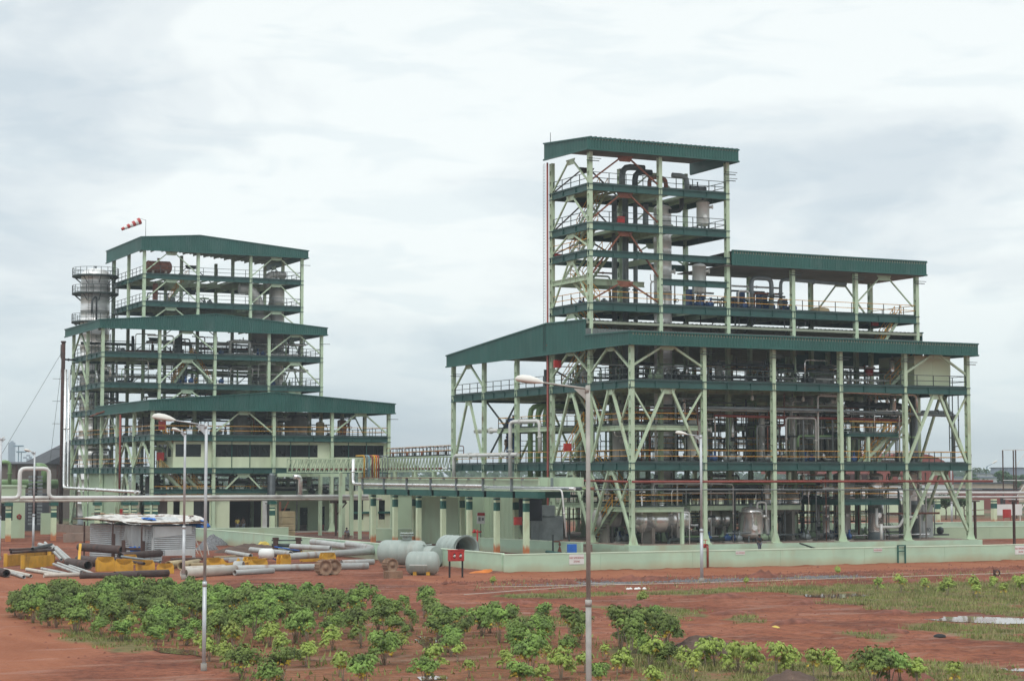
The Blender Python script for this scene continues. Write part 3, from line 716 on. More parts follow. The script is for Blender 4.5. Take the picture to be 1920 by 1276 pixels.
floor(Lp, LU[0], LU[4], LV[3], LV[5], 15.4, LU, LV, 'LRB', 'LR', h=.6, raily=0)
floor(Lp, LU[0], LU[4], LV[3], LV[5], 18.75, LU, LV, 'FLRB', 'FLR', h=.62, raily=0, holes=((80, 85, 245, 249),))
floor(Lp, LU[0], LU[4], LV[3], LV[5], 22.6, LU, LV, 'FLRB', 'FLR', h=.62, raily=0, holes=((80, 85, 245, 249), (60.5, 66, 250, 257)))
floor(Lp, LU[1], LU[4], LV[4], LV[6], 29.9, LU, LV, 'FLRB', 'FLR', h=.66, raily=0, holes=((80, 88, 251, 256),))
floor(Lp, LU[1], LU[4], LV[4], LV[6], 33.5, LU, LV, 'FLRB', 'FLR', h=.6, raily=0, holes=((70, 80, 251, 263), (82, 87, 251, 256)))
ax = LU[2]
def gable(t, zl, za, zr, ta=.5): return zl + (za - zl) * t / ta if t < ta else za + (zr - za) * (t - ta) / (1 - ta)
def tier_roof(u0, u1, v0, v1, zb, zl, za, zr, ta, zbs, lname='u'):
    uA = u0 + (u1 - u0) * ta
    rf = roof_sheet(Lp, [(u0, zl - .05), (uA, za - .05), (u1, zr - .05)], v0, v1, 'v')
    n = 12
    fascia(Lp, (u0, v0), (u0 + (u1 - u0) * ta, v0), lambda t: zbs(t * ta), lambda t: gable(t * ta, zl, za, zr, ta), (0, -1), parent=rf, steps=3)
    fascia(Lp, (u0 + (u1 - u0) * ta, v0), (u1, v0), lambda t: zbs(ta + t * (1 - ta)), lambda t: gable(ta + t * (1 - ta), zl, za, zr, ta), (0, -1), parent=rf, steps=3)
    fascia(Lp, (u0, v1), (u0, v0), lambda t: zbs(0), lambda t: zl, (-1, 0), parent=rf)
    fascia(Lp, (u1, v0), (u1, v1), lambda t: zbs(1), lambda t: zr, (1, 0), parent=rf)
    return rf
tier_roof(LU[0] - .55, LU[4] + .6, LV[0] - .6, LV[3] + 1.2, 14.6, 15.68, 16.85, 15.72, .5, lambda t: 14.62 + .1 * (1 - abs(2 * t - 1)))
tier_roof(LU[0] - .5, LU[4] + .6, LV[3] - .6, LV[5] + 3.0, 25.6, 26.6, 27.8, 26.5, .5, lambda t: 25.62)
tier_roof(LU[1] - .55, LU[4] + .7, LV[4] - .6, LV[6] + 2.3, 36.5, 38.25, 38.85, 37.55, .34, lambda t: 36.6)
FL = lambda i, j: V3(LU[i], LV[j], 0)
def lch(i, j, zt, zb, side='F', m_='pale', w_=.19):
    if side == 'F': chev(Lp, FL(i, j), FL(i + 1, j), zt, zb, zb, m_=m_, w_=w_)
    else: chev(Lp, FL(i, j), FL(i, j + 1), zt, zb, zb, m_=m_, w_=w_)
lch(1, 0, 7.35, 4.3); lch(1, 0, 14.6, 12.2); lch(3, 0, 14.6, 12.2)
for zt, zb in ((7.3, GZ + .5), (11.0, 8.2)): lch(0, 1, zt, zb, 'L', w_=.26); lch(0, 4, zt, zb, 'L', w_=.26)
lch(0, 0, 11.0, 8.2, 'L', w_=.24)
for zt, zb in ((14.8, 11.9), (18.0, 15.5), (21.9, 18.8), (25.6, 23.2)): lch(0, 4, zt, zb, 'L', w_=.22)
lch(0, 2, 14.6, 12, 'L', w_=.2)
for i in (1, 3):
    for zt, zb in ((18.0, 15.9), (21.9, 19.1), (25.6, 23.2)): lch(i, 3, zt, zb)
    for zt, zb in ((18.0, 15.9), (21.9, 19.1), (25.6, 23.2)): lch(i, 5, zt, zb, m_='darksteel', w_=.12)
for i in (1, 3):
    for zt, zb in ((29.2, 26.9), (32.9, 30.2), (36.5, 33.9)): lch(i, 4, zt, zb, w_=.16)
for zt, zb in ((29.2, 26.9), (32.9, 30.2), (36.5, 33.9)): lch(4, 5, zt, zb, 'L', w_=.12); lch(2, 6, zt, zb, m_='darksteel', w_=.12)
for zt, zb in ((21.9, 19.1), (25.6, 23.2), (14.6, 12.1)): chev(Lp, FL(4, 4 if zt > 20 else 1), FL(4, 5 if zt > 20 else 2), zt, zb, zb, w_=.14)
# control room storey: panels and window bands
b_ = MB(); vw = LV[0] + .35; uC = LU[0] + 2.6
b_.box(uC, vw, 8.06, LU[4], vw + .12, 9.3); b_.box(uC, vw, 10.75, LU[4], vw + .12, 11.08)
for a, c in ((uC, uC + .25), (LU[1] - 1.4, LU[1] + .35), (LU[2] - .3, LU[2] + .35), (80.0, LU[3] + .35), (LU[4] - .5, LU[4])): b_.box(a, vw - .002, 9.3, c, vw + .122, 10.75)
b_.box(uC, vw + .122, 8.06, uC + .12, vw + 7, 9.3); b_.box(uC, vw + .122, 10.75, uC + .12, vw + 7, 11.08)
for k in range(4): b_.box(uC, vw + .5 + k * 2, 9.3, uC + .12, vw + .8 + k * 2, 10.75)
cw = b_.build('control_room_wall', 'cream', Lp)
for a, c in ((uC + .25, LU[1] - 1.4), (LU[1] + .35, LU[2] - .3), (LU[2] + .35, 80.0), (LU[3] + .35, LU[4] - .5)):
    b_ = MB(); b_.mi(0).box(a, vw + .05, 9.3, c, vw + .07, 10.75); b_.mi(1); n = max(2, int((c - a) / 1.15))
    for i in range(n + 1): x = a + (c - a) * i / n; b_.box(x - .04, vw + .0, 9.3, x + .04, vw + .049, 10.75)
    b_.build('window', ['glass', 'black'], cw)
b_ = MB(); b_.mi(0).box(uC + .05, vw + .5, 9.3, uC + .07, vw + 7, 10.75); b_.build('window', ['glass'], cw)
for x in (66.2, 69.4, 71.6, 76.6, 78.9, 83.9, 86.2):
    b_ = MB(); b_.tube([(x, vw - .08, 8.1), (x, vw - .08, 11.1)], .045, 6); b_.build('downpipe', 'bandgreen', cw)
# ground-storey walls with doors
b_ = MB(); vg = LV[0] + .3
def wallx(mb, u0, u1, v, z0, z1, opens, th=.2):
    x = u0
    for (a, c, zo) in opens:
        mb.box(x, v, z0, a, v + th, z1); mb.box(a + .001, v, zo, c - .001, v + th, z1); x = c
    mb.box(x, v, z0, u1, v + th, z1)
wallx(b_, LU[0] + 2.0, LU[2] + .6, vg, GZ, 5.1, ((60.9 + 1.6, 63.3, 4.2), (64.9, 66.8, 4.3), (69.2, 73.1, 4.75)))
gw = b_.build('ground_storey_wall', 'cream', Lp)
b_ = MB(); ibeam(b_, (LU[0] - .2, vg - .4, 5.35), (LU[2] - .2, vg - .4, 5.35), .5, .3); b_.build('lintel_beam', 'tealbeam', Lp)
b_ = MB(); b_.box(64.9, vg + .1, GZ, 66.8, vg + .14, 4.3); b_.box(65.82, vg + .05, GZ, 65.88, vg + .1, 4.3); b_.build('door', 'black', gw)
b_ = MB(); b_.mi(0).box(64.6, vg - .08, 4.35, 66.7, vg - .03, 5.0); b_.mi(1)
for k in range(5): b_.box(64.85 + .33 * k, vg - .1, 4.55 + .02 * (k % 2), 65.05 + .33 * k, vg - .081, 4.7)
b_.build('sign', ['yellowpaint', 'orange'], gw)
b_ = MB(); b_.box(73.1, vg - .35, GZ, 74.5, vg - .25, 4.75); b_.build('sliding_door', 'whitepaint', gw)
b_ = MB(); b_.box(69.3, vg + .5, 4.2, 73.0, vg + .6, 4.75); b_.build('roller_shutter', 'darkrust', gw)
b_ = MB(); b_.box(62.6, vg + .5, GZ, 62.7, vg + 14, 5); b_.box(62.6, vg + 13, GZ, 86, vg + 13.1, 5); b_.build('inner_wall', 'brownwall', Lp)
# recessed walls on the right half
b_ = MB(); wallx(b_, LU[2] + .6, LU[3] + 3, vg + 5, GZ, 5.3, ((77.0, 78.4, 3.2), (79.6, 80.6, 3.3), (82.0, 82.8, 3.4))); gw2 = b_.build('ground_storey_wall', 'mintin', Lp)
b_ = MB(); b_.box(77.0, vg + 5.1, GZ, 78.4, vg + 5.14, 3.2); b_.build('door', 'black', gw2); 
for q in ((79.6, 80.6, 3.3), (82.0, 82.8, 3.4)): b_ = MB(); b_.box(q[0], vg + 5.1, 1.2, q[1], vg + 5.14, q[2]); b_.build('window', 'glass', gw2)
b_ = MB(); wallx(b_, LU[3] + 1.0, LU[4] + 12, vg - .6, GZ, 5.3, ((84.2, 85.6, 4.2), (87.6, 88.4, 4.2), (89.8, 90.6, 4.2))); gw3 = b_.build('annex_wall', 'cream', Lp)
for a, c in ((84.2, 85.6), (87.6, 88.4), (89.8, 90.6)): b_ = MB(); b_.box(a, vg - .5, .55, c, vg - .46, 1.9); b_.build('wall_infill', 'cream', gw3)
for a, c in ((84.2, 85.6), (87.6, 88.4), (89.8, 90.6)): b_ = MB(); b_.box(a, vg - .5, 1.9, c, vg - .46, 4.2); b_.build('window', 'glass', gw3)
b_ = MB(); b_.box(84.0, vg - .8, 2.6, 89.6, vg - .62, 2.85); b_.build('trim', 'bandgreen', gw3)
# sheeted panel on the left face, ground storey, bays 3-4
b_ = MB(); corr_wall(b_, (LU[0] + .35, LV[4] + .2), (LU[0] + .35, LV[2] + .1), lambda t: GZ, lambda t: 7.4, (-1, 0), pitch=.9, dep=.03); b_.build('side_sheeting', 'mintin', Lp)
b_ = MB(); b_.box(LU[0] + .3, LV[2] - 6, GZ, LU[0] + .45, LV[2] - 1, 4.6); b_.build('side_wall', 'mintin', Lp)
for k in (0, 1): stair(Lp, (60.6 + .9 + k * 1.9, LV[0] + .9, 11.7), (63.0 + 1.6 + k * 1.9 - .6, LV[0] + .9, 8.1)) if k == 0 else stair(Lp, (61.0, LV[0] + 1.2, 8.0), (65.4, LV[0] + 1.2, 3.9))
stair(Lp, (63.2, LV[0] + 1.4, 8.0), (67.0, LV[0] + 1.4, 4.2)); 
b_ = MB(); rail_mb(b_, [(LU[0], LV[0] + .2, 4.8), (LU[1], LV[0] + .2, 4.8)], dark=1); rail_mb(b_, [(LU[1] + .5, LV[0] + .8, 4.8), (LU[2] - .4, LV[0] + .8, 4.8)], dark=1); b_.build('railing', ['darksteel', 'yellow'], Lp)
b_ = MB(); b_.box(LU[0] + .2, LV[0] + .7, 4.6, LU[4] - .2, LV[3], 4.75); b_.build('mezzanine', 'concrete', Lp)
for (u, v, a, c) in ((71, 252, 30, 33.4), (69.5, 244, 18.8, 22.5), (72, 244, 22.5, 18.8), (70, 244, 15.4, 18.7)):
    stair(Lp, (u, v, a), (u + 2.6, v, c), hand=True)
for (u, v, z) in ((LU[4], LV[4], 35.6), (LU[4], LV[3], 24.4), (LU[4], LV[0], 13.9), (LU[2], LV[0], 14.1)):
    b_ = MB(); b_.bar((u - .3, v - .34, z), (u + 1.1, v - .34, z), .06, .06); b_.build('cable_bracket', 'darksteel', Lp)

# ================================================================== equipment kit
def vessel_v(label, u, v, z0, z1, r, m_='silver', cat='tank', support='skirt', group=None, ladder=False, rings=True, nozz=2, cone=False, name='process_vessel'):
    """upright vessel: shell with dished ends, skirt or legs, nozzles, manway"""
    t = thing(name, (u, v, z0), label, cat, group)
    zs = z0 + (min(1.0, (z1 - z0) * .22) if support == 'legs' else min(1.2, (z1 - z0) * .12))
    hd = r * .45
    prof = [(0.001, zs - hd * .9), (r * .55, zs - hd * .7), (r * .9, zs - hd * .3), (r, zs)]
    if cone: prof = [(.12, zs - r * 1.6), (r, zs)]
    b_ = MB(); zt = z1 - hd; h_ = zt - zs; k = max(1, int(h_ / 1.6))
    for i in range(k + 1):
        z = zs + h_ * i / k
        if i and rings: prof += [(r, z - .03), (r + .035, z - .028), (r + .035, z + .028)]
        prof.append((r, z + .03))
    b_.lathe(prof, (u, v, 0), n=22); b_.build('shell', m_, t)
    b_ = MB(); b_.lathe([(r + .001, zt + .03), (r * .93, zt + hd * .4), (r * .7, zt + hd * .75), (r * .35, zt + hd * .95), (.001, zt + hd)], (u, v, 0), n=22); b_.build('top_head', m_, t)
    if support == 'skirt':
        b_ = MB(); b_.lathe([(r * .98, zs + .02), (r * .98, z0 + .06), (r * 1.1, z0 + .06), (r * 1.1, z0)], (u, v, 0), n=22); b_.build('skirt', 'greypipe', t)
    elif support == 'legs':
        for k in range(4):
            a = math.pi / 4 + k * math.pi / 2; x, y = u + math.cos(a) * r * .86, v + math.sin(a) * r * .86
            b_ = MB(); b_.bar((x, y, z0), (x, y, zs + .5), .12, .12); b_.box(x - .13, y - .13, z0, x + .13, y + .13, z0 + .03); b_.build('leg', 'greypipe', t)
    for k in range(nozz):
        a = -1.9 + k * 1.1; z = zs + h_ * (.3 + .5 * (k % 2)); d = V3(math.cos(a), math.sin(a), 0); p = V3(u, v, z)
        b_ = MB(); b_.tube([p + d * (r * .9), p + d * (r + .28)], min(.16, r * .22), 10); b_.tube([p + d * (r + .28), p + d * (r + .36)], min(.25, r * .33), 12); b_.build('nozzle', m_, t)
    b_ = MB(); b_.tube([(u, v, z1 - .1), (u, v, z1 + .25)], min(.14, r * .2), 10); b_.tube([(u, v, z1 + .25), (u, v, z1 + .32)], min(.22, r * .3), 12); b_.build('top_nozzle', 'greypipe', t)
    return t
def vessel_h(label, u, v, z, Ln, r, m_='silver', axis='u', cat='tank', group=None, base=None, hemi=.5):
    t = thing('process_vessel', (u, v, base if base is not None else z - r), label, cat, group)
    ax = V3(1, 0, 0) if axis == 'u' else V3(0, 1, 0); c = V3(u, v, z); b_ = MB(); hl = Ln / 2
    k = max(2, int(Ln / 1.5)); prof = []
    for i in range(k + 1):
        x = -hl + Ln * i / k; prof += [(r, x - .02), (r + .03, x - .018), (r + .03, x + .018), (r, x + .02)]
    b_.lathe(prof, c, ax, 24); b_.build('shell', m_, t)
    for s_ in (-1, 1):
        b_ = MB(); b_.lathe([(r, s_ * hl)] + [(r * math.cos(a), s_ * (hl + r * hemi * math.sin(a))) for a in (.3, .6, .9, 1.2, 1.4)] + [(.001, s_ * (hl + r * hemi))], c, ax, 24); b_.build('end_cap', m_, t)
        if base is not None:
            p = c + ax * (s_ * hl * .62); b_ = MB(); q = V3(0, 1, 0) if axis == 'u' else V3(1, 0, 0)
            lo = p - q * (r * .75) - ax * .15; hi = p + q * (r * .75) + ax * .15
            b_.box(min(lo.x, hi.x), min(lo.y, hi.y), base, max(lo.x, hi.x), max(lo.y, hi.y), z - r * .62); b_.build('saddle', 'concrete', t)
    b_ = MB(); b_.tube([c + V3(0, 0, r * .9), c + V3(0, 0, r + .3)], r * .2, 10); b_.tube([c + V3(0, 0, r + .3), c + V3(0, 0, r + .38)], r * .28, 12); b_.build('nozzle', m_, t)
    return t
def pump(u, v, z, rz, m_, label, group):
    t = thing('pump', (u, v, z), label, 'pump', group); t.rotation_euler = (0, 0, rz)
    ORG[t.name] = Vector((0, 0, 0))
    b_ = MB(); b_.box(-.7, -.3, 0, .7, .3, .14); b_.build('base_plate', 'concrete', t)
    b_ = MB(); b_.lathe([(.001, -.05), (.22, -.05), (.24, 0), (.24, .5), (.2, .58), (.001, .58)], (.05, 0, .42), V3(1, 0, 0), 14)
    for k in range(6): b_.box(.1 + k * .08, -.27, .3, .12 + k * .08, .27, .54)
    b_.box(.2, -.1, .64, .42, .1, .8); b_.build('motor', m_, t)
    b_ = MB(); b_.lathe([(.001, -.12), (.27, -.12), (.3, 0), (.27, .12), (.001, .12)], (-.4, 0, .42), V3(1, 0, 0), 14); b_.tube([(-.4, 0, .6), (-.4, 0, 1.0)], .09, 8); b_.tube([(-.4, 0, 1.0), (-.4, 0, 1.05)], .15, 10); b_.build('casing', m_, t)
    return t
def pipe(pts, r, m_, label, group=None, bend=.45, flanges=True, valve=None, name='process_pipe', cat='pipe', n=8):
    b_ = MB(); b_.mi(0).tube(pts, r, n, bend=max(bend, r * 2.2)); P = [Vector(p) for p in pts]
    if flanges:
        for a, c in zip(P[:-1], P[1:]):
            d = c - a
            if d.length > 2.5:
                p = a + d * .5; dn = d.normalized(); b_.tube([p - dn * .05, p + dn * .05], r * 1.55, n)
    o = b_.build(name, [m_]); tag(o, label, cat, group)
    if valve is not None:
        a, c, t_ = valve; q = MB(); p = P[a] + (P[c] - P[a]) * t_; dn = (P[c] - P[a]).normalized()
        q.lathe([(r * 1.9, -.18), (r * 1.9, -.14), (r * 1.1, -.13), (r * 1.6, 0), (r * 1.1, .13), (r * 1.9, .14), (r * 1.9, .18)], p, dn, 10)
        s_ = V3(0, -1, 0) if abs(dn.y) < .9 else V3(0, 0, 1); q.tube([p, p + s_ * (r + .35)], .025, 6)
        q.lathe([(.16, 0), (.19, .02), (.16, .04), (.13, .02), (.16, 0)], p + s_ * (r + .35), s_, 12); q.build('valve', 'darkpipe' if m_ != 'redpipe' else 'red', o)
    return o

# ---- right-hand plant: named vessels
vessel_v('tall silver distillation column rising through every storey of the right plant tower', 94.0, 161.2, PZ, 33.1, .86, 'cladding', 'column', 'skirt', rings=True, nozz=6, name='distillation_column')
vessel_v('slimmer grey column standing just left of the tall silver distillation column', 91.5, 163.0, PZ, 21.6, .42, 'cladding', 'column', nozz=3, name='distillation_column')
vessel_v('small white domed drum on legs on the second-highest tower floor', at(1318, 400, v=158.6).x, 158.6, 30.45, 33.4, .62, 'whitepaint', support='legs')
vessel_v('white drum under the landing at the top of the upper block, left end', at(1311, 520, v=159.3).x, 159.3, 23.9, 27.4, .66, 'whitepaint', support='legs')
vessel_v('largest bright silver tank on the first storey, right of the fourth front column', 115.6, 165, 8.32, 15.1, 1.5, 'silver')
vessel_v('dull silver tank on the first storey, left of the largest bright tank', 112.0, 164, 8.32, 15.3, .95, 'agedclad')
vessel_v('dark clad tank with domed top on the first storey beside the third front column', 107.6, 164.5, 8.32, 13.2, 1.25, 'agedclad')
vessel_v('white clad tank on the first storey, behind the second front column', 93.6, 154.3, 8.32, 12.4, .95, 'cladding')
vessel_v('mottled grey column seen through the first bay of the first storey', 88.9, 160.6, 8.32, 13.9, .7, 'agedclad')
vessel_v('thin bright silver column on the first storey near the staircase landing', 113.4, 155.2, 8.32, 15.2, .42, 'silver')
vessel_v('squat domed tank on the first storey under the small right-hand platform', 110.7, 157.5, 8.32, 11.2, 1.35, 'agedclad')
vessel_v('thin silver column hanging through the second floor near the right stairs', 114.6, 152.8, 12.0, 18.3, .3, 'silver', nozz=1)
for k, (x, v_, z0, z1, r_, st) in enumerate(((103.0, 158, 8.32, 13.2, .32, 'first'), (105.2, 156, 8.32, 14.6, .24, 'first'), (109.9, 161, 8.32, 14.4, .42, 'first'), (100.8, 160, 8.32, 12.2, .45, 'first'), (96.6, 158, 8.32, 13.0, .28, 'first'), (107.2, 153.5, PZ, 7.0, .34, 'ground'), (101.2, 154.5, PZ, 6.6, .28, 'ground'), (114.8, 156.2, PZ, 6.8, .4, 'ground'), (91.2, 158, PZ, 6.9, .4, 'ground'), (104.5, 160, 15.6, 18.0, .4, 'second'), (98.2, 158, 15.6, 17.8, .35, 'second'), (112.5, 160, 15.6, 18.2, .35, 'second'), (89.2, 168, 15.6, 18.2, .5, 'second'))):
    vessel_v('%s bright slim cylinder on the %s storey of the right plant, %s bay' % (('tall' if z1 - z0 > 5 else 'short'), st, ORD[int((x - 84) / 7.4)]), x, v_, z0, z1, r_, 'silver' if k % 2 else 'cladding', 'vessel', group='slim bright cylinders of the right plant', nozz=2)
vessel_h('big shiny horizontal tank with bright rounded end on the ground storey', 89.0, 153.0, 3.2, 4.4, 1.15, 'silver', base=PZ)
vessel_h('dull horizontal tank left of the big shiny one on the ground storey', 86.5, 156.8, 3.3, 4.2, .85, 'agedclad', base=PZ)
vessel_v('silver domed tank on legs on the ground storey between second and third columns', 98.1, 152.4, PZ, 4.35, 1.15, 'silver', support='legs')
vessel_h('shiny horizontal drum on a concrete pier beside the third front column', 103.6, 156.0, 4.6, 3.2, 1.2, 'silver', base=PZ)
vessel_h('silver horizontal drum peeping behind the domed tank on legs', 96.2, 155.6, 3.1, 2.0, .95, 'silver', base=PZ)
vessel_v('silver column with dark grey base on the ground storey under the right platform', 112.5, 152.9, PZ, 7.4, .75, 'silver')
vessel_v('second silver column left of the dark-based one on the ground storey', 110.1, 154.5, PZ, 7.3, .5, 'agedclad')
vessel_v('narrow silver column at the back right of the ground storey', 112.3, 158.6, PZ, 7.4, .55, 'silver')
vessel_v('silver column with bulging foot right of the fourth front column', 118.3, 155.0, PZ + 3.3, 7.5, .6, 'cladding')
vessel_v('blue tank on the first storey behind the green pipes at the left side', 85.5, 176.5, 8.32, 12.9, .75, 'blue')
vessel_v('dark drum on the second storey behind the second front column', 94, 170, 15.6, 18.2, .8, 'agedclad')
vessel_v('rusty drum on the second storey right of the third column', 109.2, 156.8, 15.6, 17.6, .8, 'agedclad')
b_ = MB(); b_.box(119.6, 156.5, PZ, 122.1, 158.8, 4.2); b_.box(119.55, 156.45, 4.2, 122.15, 158.85, 4.28); b_.box(120.8, 156.47, PZ + .02, 120.84, 156.5, 4.18)
tag(b_.build('storage_bin', 'primer'), 'plain light grey square bin at the right end of the ground storey', 'bin')
# tower equipment
for x, r_, lab in ((89.5, .26, 'left dark riser pipe climbing the tower beside the tall silver column'), (90.7, .30, 'middle dark riser pipe climbing the tower beside the tall silver column'), (91.8, .22, 'right dark riser pipe climbing the tower beside the tall silver column')):
    pipe([(x, 162.6, 16), (x, 162.6, 33.9)], r_, 'greypipe', lab, 'risers in the tower', n=10)
pipe([(89.2, 160.5, 34.1), (89.2, 160.5, 36.4), (91.6, 160.5, 36.4)], .3, 'greypipe', 'leftmost tall curved pipe on the top tower floor', n=12, bend=.9)
pipe([(90.2, 159.8, 34.1), (90.2, 159.8, 35.9), (92.0, 159.8, 35.9)], .28, 'darkpipe', 'second curved pipe from the left on the top tower floor', n=12, bend=.8)
pipe([(91.2, 158.8, 34.1), (91.2, 158.8, 35.3), (93.0, 158.8, 35.3), (93.0, 158.8, 34.1)], .2, 'rust', 'brown hoop-shaped pipe in the middle of the top tower floor', n=12, bend=.7)
pipe([(93.6, 158.6, 35.6), (95.2, 158.6, 35.6), (95.2, 158.6, 34.1)], .25, 'greypipe', 'curved grey pipe at the right of the top tower floor', n=12, bend=.7)
pipe([(91.6, 160.2, 32.9), (91.6, 160.2, 30.8), (92.0, 161.0, 30.8)], .25, 'greypipe', 'short bent pipe joining the head of the tall silver column', n=10)
pipe([(95.2, 159.6, 34.0), (95.2, 159.6, 32.4), (94.2, 160.3, 32.4)], .22, 'darkpipe', 'dark elbow pipe dropping to the head of the silver column', n=10)
vessel_h('small horizontal brown drum on the top tower floor', 96.5, 158.8, 34.5, 1.6, .28, 'darkpipe', base=34.0)
def cabinet(x, y, z, label, m_='red', w_=.8, h=.75, legs=.0):
    b_ = MB(); b_.box(x - w_ / 2, y - .15, z, x + w_ / 2, y + .15, z + h); b_.box(x - w_ / 2 + .08, y - .17, z + .08, x - .03, y - .15, z + h - .08); b_.box(x + .03, y - .17, z + .08, x + w_ / 2 - .08, y - .15, z + h - .08)
    if legs:
        for s_ in (-1, 1): b_.box(x + s_ * (w_ / 2 - .04) - .03, y - .03, z - legs, x + s_ * (w_ / 2 - .04) + .03, y + .03, z)
    return tag(b_.build('fire_hose_box', m_), label, 'fire box', 'fire hose boxes')
for (px, py, v_, lab) in ((1164, 413, 158.2, 'red hose box on the second-highest tower floor'), (1047, 483, 164.5, 'red hose box on the left rail of the tower, middle height'), (1640, 604, 158.2, 'red hose box under the floor at the right stairs of the upper block'),
                          (1630, 697, 153.8, 'red hose box on the second storey near the right stairs'), (1628, 838, 154.5, 'red hose box on the first storey below the small right platform'), (1045, 682, 163, 'red hose box beside the red riser under the rear roof'),
                          (1064, 838, 160, 'red hose box beside the lower left stairs on the first storey'), (971, 976, 155.5, 'red hose box by the last banded pillar, ground storey')):
    p = at(px, py, v=v_); cabinet(p.x, p.y, p.z - .35, lab, w_=.7, h=.7)
# red fire main with riser
pipe([(83.55, 148.75, 6.62), (123.2, 148.75, 6.62)], .11, 'redpipe', 'long red fire pipe running along the front of the right plant', name='fire_main', n=8)
pipe([(83.5, 164.94, 37.0), (83.5, 164.94, 2.0), (83.5, 163.2, 1.2), (83.5, 163.2, .25)], .10, 'redpipe', 'tall red fire riser on the left side of the right plant', name='fire_riser', bend=.3)
b_ = MB()
for s_ in (-.3, .3): b_.tube([(83.3, 165.25 + s_ * .6, 19), (83.3, 165.25 + s_ * .6, 36.9)], .018, 6)
for k in range(60): b_.tube([(83.3, 165.07, 19.2 + k * .3), (83.3, 165.43, 19.2 + k * .3)], .012, 5)
tag(b_.build('access_ladder', 'darksteel'), 'thin steel ladder behind the red riser up the tower', 'ladder')
pipe([(79.5, 148.6, 5.95), (121.8, 148.6, 5.8)], .05, 'greypipe', 'thin grey pipe along the plant front just under the red one', name='service_pipe')
pipe([(83.2, 158.5, 6.7), (83.2, 149.0, 6.62)], .1, 'redpipe', 'red fire pipe branch along the left side of the right plant', name='fire_main')
for x, v_ in ((85.3, 172.3), (86.0, 172.0), (86.65, 171.7)):
    pipe([(x, v_, 7.0), (x, v_, 14.0), (x + 6.5, v_, 14.0)], .26, 'greenpipe', ['leftmost', 'middle', 'rightmost'][int((x - 85.3) / .6)] + ' of three thick green pipes bending over on the left side', 'thick green pipes', n=12, bend=.9)
pipe([(87.2, 171.2, 7.2), (87.2, 171.2, 13.6), (91, 171.2, 13.6)], .1, 'greypipe', 'slim grey pipe beside the three thick green pipes', 'thick green pipes')
pipe([(83.3, 186.3, 7.0), (83.3, 186.3, 9.2), (83.3, 178, 9.2), (83.3, 171.0, 9.2)], .2, 'whitepipe', 'light grey pipe looping over the first-floor beam, left end', n=10, bend=.7)
pipe([(83.2, 172.5, 6.9), (83.2, 172.5, 12.4), (83.9, 169.5, 12.4), (84.2, 168, 12.4), (84.2, 168, 9.3)], .2, 'whitepipe', 'light grey upright pipe in front of the left side columns', n=10, bend=.5)
pipe([(84.5, 183.5, 11.7), (84.5, 176, 11.7)], .22, 'whitepipe', 'short light pipe stub the climbing man works on', n=10)
# first storey long pipes
pipe([(92.4, 151, 13.3), (106, 151, 13.2), (120.8, 151, 12.9)], .15, 'greypipe', 'long grey pipe crossing the first storey near its ceiling', n=10)
pipe([(94, 152, 12.6), (109, 152, 12.5), (115.5, 152, 12.4)], .13, 'redpipe', 'long dark red pipe crossing the first storey', n=10)
pipe([(107.5, 151.4, 15), (107.5, 151.4, 8.4)], .14, 'greypipe', 'upright grey pipe near the third front column, first storey')
pipe([(107, 151.6, 15.0), (116.5, 151.6, 14.9), (116.5, 151.6, 12.9)], .14, 'silver', 'shiny pipe bending down near the stairs, first storey')
pipe([(118.7, 155, 15.2), (118.7, 155, PZ)], .42, 'greypipe', 'thick grey duct at the right end through both lower storeys', n=14, name='duct')
pipe([(110, 154, 13.9), (116.5, 154, 13.9), (118, 154, 13.1)], .32, 'darkpipe', 'thick dark pipe joining the duct at the right end', n=12)
pipe([(116.9, 151.3, 13.2), (120.6, 151.3, 13.2), (120.6, 151.3, 8.4)], .2, 'greypipe', 'grey pipe bending down at the right end of the first storey', n=10)
for k, x in enumerate((118.6, 119.0, 119.7)): pipe([(x + 1, 150.6, 15.0), (x + 1, 150.6, 9.6 + .4 * (k == 2)), (x + (.3 if k == 2 else 1), 150.6, 9.5 + .4 * (k == 2))], .05, 'darkpipe', 'thin hanging pipe in the last bay of the first storey', 'thin hanging pipes in the last bay', bend=.1)
pipe([(111.2, 151, 4.1), (111.2, 151, 2.3), (112.6, 151, 2.3), (113.8, 151, 2.3), (114.4, 151, 3.2), (115.9, 151, 3.2)], .14, 'whitepipe', 'white bent pipe at floor level under the right platform', n=10, bend=.3)
pipe([(111.5, 150.7, PZ + .1), (111.5, 150.7, 2.6)], .14, 'whitepipe', 'short white pipe stub at the dark-based column foot')
pipe([(90.2, 150.2, PZ), (90.2, 150.2, 3.9), (88.4, 150.2, 3.95)], .05, 'whitepaint', 'thin white goalpost pipe in front of the big shiny tank', bend=.15)
pipe([(94.5, 151, PZ + .9), (97.2, 151, PZ + .9)], .06, 'greypipe', 'low thin pipe before the domed tank on legs')
for k in range(5):
    x = 109.5 + k * .0; 
